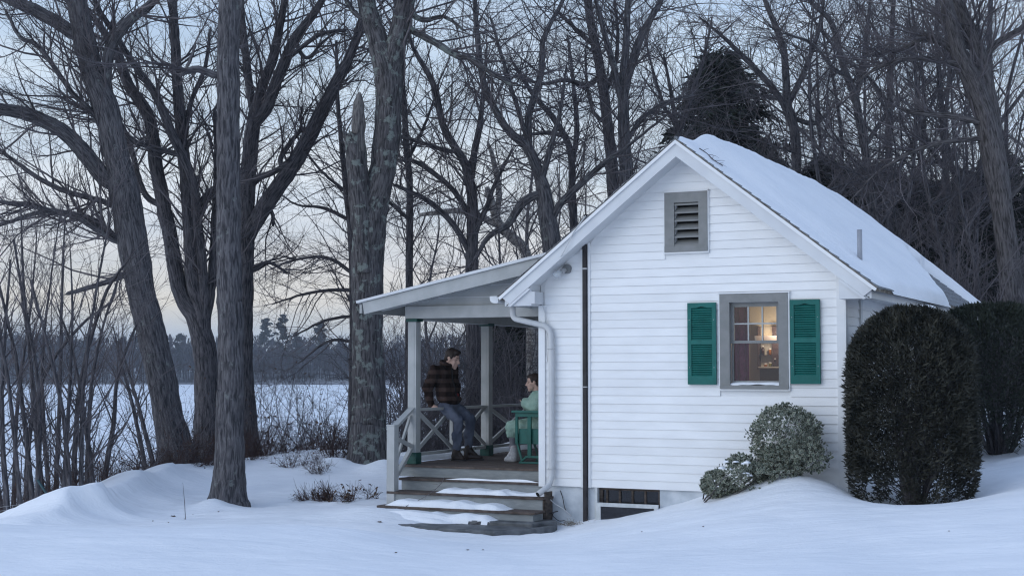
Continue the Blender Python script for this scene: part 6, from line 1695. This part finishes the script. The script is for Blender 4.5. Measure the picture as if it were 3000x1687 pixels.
def plaid():
    m, N, L, b = new_mat('brown and black plaid wool')
    b.inputs['Roughness'].default_value = 0.95; b.inputs['Specular IOR Level'].default_value = 0.1
    tc = N.new('ShaderNodeTexCoord'); sp = N.new('ShaderNodeSeparateXYZ'); L.new(tc.outputs['Object'], sp.inputs[0])
    def stripe(out, freq, off):
        a = N.new('ShaderNodeMath'); a.operation = 'MULTIPLY_ADD'; a.inputs[1].default_value = freq; a.inputs[2].default_value = off; L.new(out, a.inputs[0])
        c = N.new('ShaderNodeMath'); c.operation = 'FRACT'; L.new(a.outputs[0], c.inputs[0])
        r = N.new('ShaderNodeValToRGB'); r.color_ramp.elements[0].position = 0.38; r.color_ramp.elements[0].color = (1, 1, 1, 1); r.color_ramp.elements[1].position = 0.50; r.color_ramp.elements[1].color = (0.22, 0.21, 0.21, 1)
        e_ = r.color_ramp.elements.new(0.95); e_.color = (0.22, 0.21, 0.21, 1); e_ = r.color_ramp.elements.new(1.0); e_.color = (1, 1, 1, 1)
        L.new(c.outputs[0], r.inputs[0]); return r.outputs[0]
    z = stripe(sp.outputs['Z'], 8.2, 0.2)
    ad = N.new('ShaderNodeMath'); ad.operation = 'ADD'; L.new(sp.outputs['X'], ad.inputs[0]); L.new(sp.outputs['Y'], ad.inputs[1])
    x = stripe(ad.outputs[0], 5.0, 0.1)
    m1 = N.new('ShaderNodeMix'); m1.data_type = 'RGBA'; m1.blend_type = 'MIX'; m1.inputs[0].default_value = 0.30; L.new(z, m1.inputs[6]); L.new(x, m1.inputs[7])
    m2 = N.new('ShaderNodeMix'); m2.data_type = 'RGBA'; m2.blend_type = 'MULTIPLY'; m2.inputs[0].default_value = 1.0; L.new(m1.outputs[2], m2.inputs[6]); m2.inputs[7].default_value = (0.060, 0.040, 0.035, 1)
    L.new(m2.outputs[2], b.inputs['Base Color'])
    n = N.new('ShaderNodeTexNoise'); n.inputs['Scale'].default_value = 90; bp = N.new('ShaderNodeBump'); bp.inputs['Strength'].default_value = 0.4; bp.inputs['Distance'].default_value = 0.006
    L.new(n.outputs['Fac'], bp.inputs['Height']); L.new(bp.outputs[0], b.inputs['Normal'])
    return m
M['plaid'] = plaid()
def frame(fwd, up=(0, 0, 1)):
    f = np.array(fwd, float); f /= np.linalg.norm(f); l = np.cross(up, f); l /= np.linalg.norm(l); u = np.cross(f, l)
    return np.stack([f, l, u])                      # rows: forward, left, up
def head(B, c, FR, s=1.0, fem=False):
    """adds a head with face to blob B; returns placer"""
    def q(x, y, z): return np.asarray(c) + (np.array([x, y, z]) * s) @ FR
    e = lambda p, r: B.ell(q(*p), np.array(r) * s, FR)
    e((-0.012, 0, 0.040), (0.098, 0.076, 0.088)); e((0.030, 0, -0.040), (0.060, 0.056 if not fem else 0.052, 0.078))
    e((0.050, 0, -0.075), (0.044, 0.046 if not fem else 0.038, 0.040)); e((0.074, 0, -0.103), (0.022, 0.024, 0.020))
    for y in (-1, 1):
        e((0.070, 0.030 * y, 0.030), (0.019, 0.026, 0.012)); e((0.056, 0.040 * y, -0.026), (0.026, 0.019, 0.026)); e((-0.004, 0.076 * y, -0.005), (0.019, 0.010, 0.032))
        e((0.045, 0.045 * y, -0.070), (0.030, 0.014, 0.026))
    B.cone(q(0.084, 0, 0.024), q(0.113, 0, -0.022), 0.010 * s, 0.0135 * s); e((0.097, 0, -0.029), (0.019, 0.019, 0.011))
    e((0.088, 0, -0.062), (0.015, 0.024, 0.012)); e((0.085, 0, -0.075), (0.014, 0.021, 0.012)); e((0.070, 0, -0.090), (0.022, 0.026, 0.020))
    B.cone(q(-0.025, 0, -0.05), q(-0.05, 0, -0.20), 0.056 * s * (0.85 if fem else 1), 0.062 * s * (0.85 if fem else 1))
    return q
def face_bits(q, FR, parent, base, s, hairmat):
    k = Blob()
    for y in (-1, 1):
        for i in range(4): k.ell(q(0.089 - 0.006 * abs(i - 1), (0.016 + 0.010 * i) * y, 0.041 + (0.002 if i in (1, 2) else -0.001)), np.array((0.005, 0.008, 0.0032)) * s, FR)
    k.build('eyebrows', hairmat, parent, base, 0.003, 2)
    k = Blob()
    for y in (-1, 1): k.ell(q(0.083, 0.031 * y, 0.010), np.array((0.007, 0.0135, 0.0042)) * s, FR)
    k.build('eyelashes', hairmat, parent, base, 0.003, 1)
    k = Blob(); k.ell(q(0.099, 0, -0.0645), np.array((0.007, 0.019, 0.0055)) * s, FR); k.build('lips', M['lips'], parent, base, 0.003, 1)

# ---- the man leaning on the railing
DM = 20.38
def mp(x, y, dd=0.0): return at(1150 + x / 3.45, 980 + y / 3.45, DM + dd)
base_m = hw(-1.95, 1.5, ZD)
FM = frame((0.80, -0.60, 0.0))
hc = mp(604, 248, -0.04); FH = frame((0.86, -0.36, -0.30))
J = dict(pel=mp(572, 690), belly=mp(548, 565, -0.02), chest=mp(520, 430, -0.03), neck=mp(540, 318, -0.03), sn=mp(428, 362, -0.16), en=mp(352, 550, -0.18), wn=mp(392, 708, -0.12), sf=mp(608, 352, 0.13), ef=mp(640, 545, 0.20), wf=mp(640, 680, 0.08),
         hn=mp(535, 730, -0.08), hf=mp(605, 718, 0.09), kn=mp(668, 872, -0.22), kf=mp(786, 848, -0.02), an=mp(652, 1160, -0.20), af=mp(768, 1135, -0.01))
B = Blob(); qm = head(B, hc, FH, 1.04)
B.chain([J['neck'], J['chest'], J['belly'], J['pel']], [0.055, 0.10, 0.09, 0.09])
B.chain([J['chest'], J['sn'], J['en'], J['wn']], [0.05, 0.040, 0.034, 0.026]).chain([J['chest'], J['sf'], J['ef'], J['wf']], [0.05, 0.040, 0.034, 0.026])
B.chain([J['pel'], J['hn'], J['kn'], J['an']], [0.08, 0.065, 0.045, 0.032]).chain([J['pel'], J['hf'], J['kf'], J['af']], [0.08, 0.065, 0.045, 0.032])
# near hand closed over the rail: palm, four fingers, thumb
hd = mp(424, 728, -0.150)
B.cone(J['wn'], hd, 0.026, 0.028).ell(hd + np.array([0.008, 0, -0.002]), (0.040, 0.030, 0.021))
for i, (dx, ln) in enumerate(((-0.022, 0.030), (-0.006, 0.036), (0.010, 0.034), (0.025, 0.027))):
    a = hd + np.array([dx + 0.012, -0.026, 0.004]); b_ = a + np.array([0.006, -0.018, -0.014]); c_ = b_ + np.array([0.002, 0.004, -ln])
    B.chain([a, b_, c_], [0.0095, 0.0088, 0.0078])
B.chain([hd + np.array([-0.012, -0.016, 0.0]), hd + np.array([-0.034, -0.034, -0.008]), hd + np.array([-0.036, -0.044, -0.034])], [0.012, 0.010, 0.0085])
B.ell(J['wf'] + np.array([0.01, -0.02, -0.02]), (0.030, 0.030, 0.035))
man = B.build('person', M['skin'], None, base_m, 0.0072, 5)
man.location = tuple(base_m)
tag(man, 'person in a dark plaid jacket and jeans leaning back on the porch railing, looking down', 'person')
face_bits(qm, FH, man, base_m, 1.04, M['hair'])
k = Blob(); s = 1.04
for p, r in (((-0.022, 0, 0.062), (0.102, 0.083, 0.088)), ((0.020, 0, 0.108), (0.078, 0.066, 0.040)), ((0.060, 0.012, 0.108), (0.036, 0.046, 0.026)), ((-0.062, 0, 0.005), (0.056, 0.066, 0.070)), ((-0.070, 0, -0.045), (0.036, 0.048, 0.040)), ((0.012, 0.073, 0.038), (0.020, 0.012, 0.040)), ((0.012, -0.073, 0.038), (0.020, 0.012, 0.040))):
    k.ell(qm(*p), np.array(r) * s, FH)
k.build('hair', M['hair'], man, base_m, 0.008, 3, 0.004, 40)
k = Blob()
k.ell(J['chest'], (0.125, 0.185, 0.19), FM).ell(J['belly'], (0.135, 0.180, 0.17), FM).ell(J['pel'] + np.array([0, 0, 0.04]), (0.150, 0.195, 0.095), FM)
k.cone(J['sn'], J['sf'], 0.078, 0.078).cone(J['neck'] + np.array([0, 0, -0.02]), J['chest'], 0.085, 0.12)
k.chain([J['sn'], J['en'], J['wn'] + (J['en'] - J['wn']) * 0.06], [0.084, 0.070, 0.056]).chain([J['sf'], J['ef'], J['wf'] + (J['ef'] - J['wf']) * 0.06], [0.080, 0.068, 0.052])
jk = k.build('jacket', M['plaid'], man, base_m, 0.012, 4, 0.015, 13, 1)
# collar folded round the neck, front edge, pocket flap
k = Blob(); nk = J['neck'] + np.array([0.01, -0.01, 0.035])
for a in np.linspace(0, 2 * np.pi, 15)[:-1]:
    o_ = np.array([math.cos(a) * 0.074, math.sin(a) * 0.082, 0.028 * (-math.cos(a))]) @ FM
    k.ell(nk + o_, (0.030, 0.030, 0.030))
k.build('collar', M['plaid'], man, base_m, 0.008, 3)
k = Blob(); fr_ = np.array([0.132, 0.02, 0]) @ FM
k.chain([J['neck'] + fr_ * 0.72 + np.array([0, 0, -0.03]), J['chest'] + fr_ * 0.98, J['belly'] + fr_ * 1.04, J['pel'] + fr_ * 1.1 + np.array([0, 0, 0.0])], [0.012, 0.013, 0.013, 0.013]); k.build('jacket_placket', surf('black zip facing', (0.012, 0.010, 0.011), None, 0.8), man, base_m, 0.006, 2)
k = Blob(); pf = np.array([0.125, 0.07, 0]) @ FM; k.ell(J['belly'] + pf + np.array([0, 0, -0.06]), (0.020, 0.05, 0.028), FM); k.build('red_lining', surf('red wool lining', (0.16, 0.015, 0.018), None, 0.9), man, base_m, 0.006, 2)
k = Blob()
k.ell(J['pel'] + np.array([0, 0, -0.045]), (0.125, 0.165, 0.085), FM)
k.chain([J['hn'], J['kn'], J['an'] + np.array([0, 0, 0.02])], [0.098, 0.072, 0.058]).chain([J['hf'], J['kf'], J['af'] + np.array([0, 0, 0.02])], [0.098, 0.072, 0.058])
k.ell(J['kn'] * 0.45 + J['an'] * 0.55 + np.array([-0.02, 0, 0]), (0.064, 0.064, 0.11)).ell(J['kf'] * 0.45 + J['af'] * 0.55 + np.array([-0.02, 0, 0]), (0.064, 0.064, 0.11))
k.build('jeans', M['denim'], man, base_m, 0.011, 3, 0.012, 20, 2)
def boot(ank, heel, toe, par, base, mat, sole=True, lace=True):
    zf = EYE + ZD
    h, t = np.array(heel), np.array(toe); h[2] = zf + 0.040; t[2] = zf + 0.034
    d = t - h; L_ = np.linalg.norm(d[:2]); d /= np.linalg.norm(d)
    k = Blob(); top = np.array(ank) + np.array([0, 0, 0.02])
    k.cone(h + np.array([0, 0, 0.02]), top, 0.050, 0.054)
    k.cone(h, t - d * 0.045, 0.046, 0.040).cone(h * 0.45 + t * 0.55 + np.array([0, 0, 0.022]), top - np.array([0, 0, 0.05]), 0.036, 0.046)
    k.ell(t - d * 0.045, (0.048, 0.044, 0.036), frame(d))
    o = k.build('boot' if sole else 'sock', mat, par, base, 0.008, 3, 0.003, 30, 3)
    if sole:
        FR = frame((d[0], d[1], 0)); P = []
        for i in range(16):
            a = 2 * math.pi * i / 16; P.append((math.cos(a) * (L_ / 2 + 0.036), math.sin(a) * (0.043 + 0.005 * math.cos(a))))
        c = (h + t) / 2 - d * 0.02
        V = [np.array([c[0], c[1], 0]) + np.array([x, y, 0]) @ FR + np.array([0, 0, zz]) - base for zz in (zf + 0.001, zf + 0.022) for x, y in P]
        mesh('sole', V, [tuple(range(15, -1, -1)), tuple(range(16, 32))] + [(i, (i + 1) % 16, 16 + (i + 1) % 16, 16 + i) for i in range(16)], M['black'], o)
    if lace:
        kk = MB(); q0 = top + d * 0.058 + np.array([0, 0, -0.02])
        for i in range(2): kk.tube([q0 + np.array([0, 0, -0.01]), q0 + d * 0.03 + np.array([0, (-1) ** i * 0.02, 0.012]), q0 + d * 0.045 + np.array([0, (-1) ** i * 0.025, -0.03])], 0.003, 5)
        kk.v = [tuple(np.array(p) - base) for p in kk.v]
        kk.build('lace', M['black'], o)
    return o
boot(J['an'], mp(628, 1240, -0.20), mp(735, 1250, -0.24), man, base_m, M['leather'])
boot(J['af'], mp(752, 1220, -0.01), mp(915, 1240, -0.05), man, base_m, M['leather'])

# ---- green wooden glider chair, house coordinates on the planes of its two sides
VN, VF = 1.20, 1.76
def cp(x, y, v=VN): p = on_v(1150 + x / 3.45, 980 + y / 3.45, v); return p[0], p[2]
uA, zA = cp(1210, 764); u2, z2 = cp(1490, 792)
uB = uA + 0.62
chair = thing('porch_chair', 'green wooden glider chair on the porch, half hidden by the house corner', 'chair', hw((uA + uB) / 2, (VN + VF) / 2, ZD), -TH)
cu, cv = (uA + uB) / 2, (VN + VF) / 2
def cb_(name, u0, u1, v0, v1, z0, z1, bevel=0.004): return bx(name, M['chair'], chair, u0 - cu, u1 - cu, v0 - cv, v1 - cv, z0 - ZD, z1 - ZD, bevel=bevel)
arm_t, arm_b = zA, cp(1210, 786)[1]
apr_b = cp(1300, 830)[1]
fp0, fp1 = cp(1238, 900)[0], cp(1264, 900)[0]
mp0, mp1 = cp(1362, 900)[0], cp(1398, 900)[0]
seat_t, seat_b = cp(1300, 950)[1], cp(1300, 1105)[1]
run_t = cp(1350, 1222)[1]; run_m = cp(1350, 1245)[1]; run0 = cp(1275, 1280)[0]; run1 = cp(1345, 1230)[0]
for v0, sgn in ((VN, 1), (VF - 0.035, 1)):
    cb_('arm_rest', uA, uB, v0 - 0.03, v0 + 0.065, arm_b, arm_t)
    cb_('apron', fp0, uB - 0.04, v0 + 0.004, v0 + 0.030, apr_b, arm_b - 0.0005)
    cb_('leg', fp0, fp1, v0, v0 + 0.034, seat_b, apr_b - 0.0005)
    cb_('leg', mp0, mp1, v0 - 0.001, v0 + 0.033, run_t + 0.0005, apr_b - 0.0008)
    cb_('leg', uB - 0.09, uB - 0.05, v0 - 0.001, v0 + 0.033, run_t + 0.0005, apr_b - 0.0008)
    cb_('side_panel', fp1 + 0.001, uB - 0.03, v0 + 0.036, v0 + 0.055, seat_b, seat_t)
    m_ = MB().bar((fp1 - 0.01 - cu, v0 + 0.015 - cv, seat_b - ZD), (run0 + 0.04 - cu, v0 + 0.015 - cv, 0.05), 0.022, 0.026, (1, 0, 0)); m_.build('strut', M['chair'], chair)
    m_ = MB().prism([(run0 - cu, 0.001), (uB - cu, 0.001), (uB - cu, 0.026), (run0 + 0.01 - cu, 0.026)], 'v', v0 - 0.008 - cv, v0 + 0.045 - cv); m_.build('runner', M['chair'], chair, bevel=0.004)
    m_ = MB().prism([(run0 + 0.012 - cu, 0.0265), (run0 + 0.045 - cu, 0.0265), (run1 + 0.015 - cu, run_m - ZD), (uB - cu, run_m - ZD), (uB - cu, run_t - ZD), (run1 - cu, run_t - ZD)], 'v', v0 - 0.004 - cv, v0 + 0.040 - cv); m_.build('glider_rail', M['chair'], chair, bevel=0.003)
cb_('seat', fp1 + 0.002, uB - 0.04, VN + 0.057, VF - 0.0005, seat_t - 0.06, seat_t - 0.03)
cb_('stretcher', fp0 + 0.01, fp0 + 0.035, VN + 0.035, VF - 0.036, seat_b + 0.0, seat_b + 0.05)
for i in range(6):
    vv = VN + 0.06 + i * 0.083
    MB().bar((uB - 0.06 - cu, vv + 0.03 - cv, seat_t - 0.05 - ZD), (uB + 0.08 - cu, vv + 0.03 - cv, 0.98), 0.060, 0.016, (1, 0, 0)).build('back_slat', M['chair'], chair)
cb_('back_rail', uB + 0.065, uB + 0.095, VN + 0.03, VF, 0.98 + ZD - 0.0, 1.04 + ZD)

# ---- the woman in the chair
DW = 19.82
def wp(x, y, dd=0.0): return at(1150 + x / 3.45, 980 + y / 3.45, DW + dd + 0.488 * (1500 - x) / 738.0)
base_w = hw(cu - 0.1, cv, ZD)
FW = frame((-0.90, 0.44, 0))
wh = wp(1424, 484, -0.02); FHW = frame((-0.97, -0.06, -0.14))
K = dict(pel=wp(1520, 900), belly=wp(1500, 790), chest=wp(1478, 670), neck=wp(1462, 585), sn=wp(1462, 625, -0.16), en=wp(1452, 745, -0.20), wn=wp(1345, 690, -0.10), sf=wp(1480, 620, 0.16), ef=wp(1420, 740, 0.18), wf=wp(1360, 715, -0.02),
         hn=wp(1490, 925, -0.09), hf=wp(1510, 915, 0.09), kn=wp(1208, 935, -0.10), kf=wp(1225, 925, 0.11), an=wp(1222, 1190, -0.09), af=wp(1250, 1180, 0.10))
B = Blob(); qw = head(B, wh, FHW, 0.92, True)
B.chain([K['neck'], K['chest'], K['belly'], K['pel']], [0.055, 0.085, 0.08, 0.09])
B.chain([K['chest'], K['sn'], K['en'], K['wn']], [0.04, 0.036, 0.030, 0.022]).chain([K['chest'], K['sf'], K['ef'], K['wf']], [0.04, 0.036, 0.030, 0.022])
B.chain([K['pel'], K['hn'], K['kn'], K['an']], [0.08, 0.06, 0.042, 0.030]).chain([K['pel'], K['hf'], K['kf'], K['af']], [0.08, 0.06, 0.042, 0.030])
for w_ in ('wn', 'wf'):
    c = K[w_] + np.array([-0.03, 0.02, 0.01]); B.cone(K[w_], c, 0.022, 0.024)
    for i in range(4): a = c + np.array([-0.012, 0.016 * (i - 1.5), 0.004]); B.chain([a, a + np.array([-0.026, 0.004, 0.012]), a + np.array([-0.034, 0.02, 0.03])], [0.008, 0.0075, 0.0065])
    B.chain([c, c + np.array([0.006, -0.02, 0.03])], [0.009, 0.007])
woman = B.build('person', M['skin'], None, base_w, 0.0070, 5)
woman.location = tuple(base_w)
tag(woman, 'person wrapped in a mint green robe and grey socks sitting in the green chair', 'person')
face_bits(qw, FHW, woman, base_w, 0.92, M['hair'])
k = Blob(); s = 0.92
for p, r in (((-0.026, 0, 0.050), (0.098, 0.084, 0.088)), ((0.030, 0, 0.098), (0.058, 0.060, 0.030)), ((-0.060, 0, 0.000), (0.056, 0.070, 0.075)), ((-0.118, 0, 0.01), (0.050, 0.048, 0.050)), ((-0.075, 0, -0.06), (0.03, 0.04, 0.05)), ((0.022, -0.070, 0.040), (0.022, 0.012, 0.040)), ((0.022, 0.070, 0.040), (0.022, 0.012, 0.040))):
    k.ell(qw(*p), np.array(r) * s, FHW)
k.build('hair', M['hair'], woman, base_w, 0.008, 3, 0.003, 40)
k = Blob()
k.ell(K['chest'], (0.125, 0.185, 0.150), FW).ell(K['belly'], (0.145, 0.185, 0.16), FW).ell(K['pel'], (0.16, 0.20, 0.13), FW)
k.cone(K['sn'], K['sf'], 0.075, 0.075).cone(K['neck'] + np.array([0, 0, -0.015]), K['chest'], 0.062, 0.10)
k.chain([K['sn'], K['en'], K['wn']], [0.088, 0.092, 0.072]).chain([K['sf'], K['ef'], K['wf']], [0.085, 0.088, 0.068])
k.chain([K['pel'], K['hn'], K['kn']], [0.14, 0.115, 0.088]).chain([K['pel'], K['hf'], K['kf']], [0.14, 0.115, 0.088])
mid_ = (K['kn'] + K['kf']) / 2
k.cone(K['kn'], K['kf'], 0.08, 0.08).cone(K['kn'], K['kn'] * 0.72 + K['an'] * 0.28, 0.085, 0.080).cone(K['kf'], K['kf'] * 0.72 + K['af'] * 0.28, 0.085, 0.080)
k.build('robe', M['fleece'], woman, base_w, 0.011, 4, 0.016, 14, 5)
k = Blob(); k.chain([K['kn'], K['an']], [0.062, 0.044]).chain([K['kf'], K['af']], [0.062, 0.044]); k.build('leggings', M['leggings'], woman, base_w, 0.010, 3, 0.002, 25)
for a_, h_, t_, sg in ((K['an'], wp(1228, 1240, -0.09), wp(1128, 1255, -0.11), 0), (K['af'], wp(1265, 1235, 0.10), wp(1175, 1250, 0.10), 1)):
    top = a_ + np.array([0, 0, 0.10])
    so = boot(a_ + np.array([0, 0, 0.06]), h_, t_, woman, base_w, M['sock'], False, False)
    so.name = 'sock'
    k = Blob(); kn_ = K['kn'] if not sg else K['kf']
    b0 = a_ + np.array([0, 0, 0.082]); k.ell(b0, (0.058, 0.058, 0.008)); k.build('sock_stripe', M['sockband'], so, base_w, 0.006, 1)
# ------------------------------------------------------------------ the air over the lake
m = bpy.data.materials.new('thin dusk haze'); m.use_nodes = True
N, L = m.node_tree.nodes, m.node_tree.links
N.clear()
o_ = N.new('ShaderNodeOutputMaterial'); v_ = N.new('ShaderNodeVolumePrincipled')
v_.inputs['Color'].default_value = (0.80, 0.88, 1.0, 1)
v_.inputs['Density'].default_value = 0.00042
v_.inputs['Anisotropy'].default_value = 0.0
L.new(v_.outputs[0], o_.inputs['Volume'])
hzb = MB().box(-1300, 1300, -30, 1300, LAKE_Z - 2.5, 32.0).build('haze', m, None)
tag(hzb, 'thin bluish evening haze over the lake', 'haze', kind='stuff')
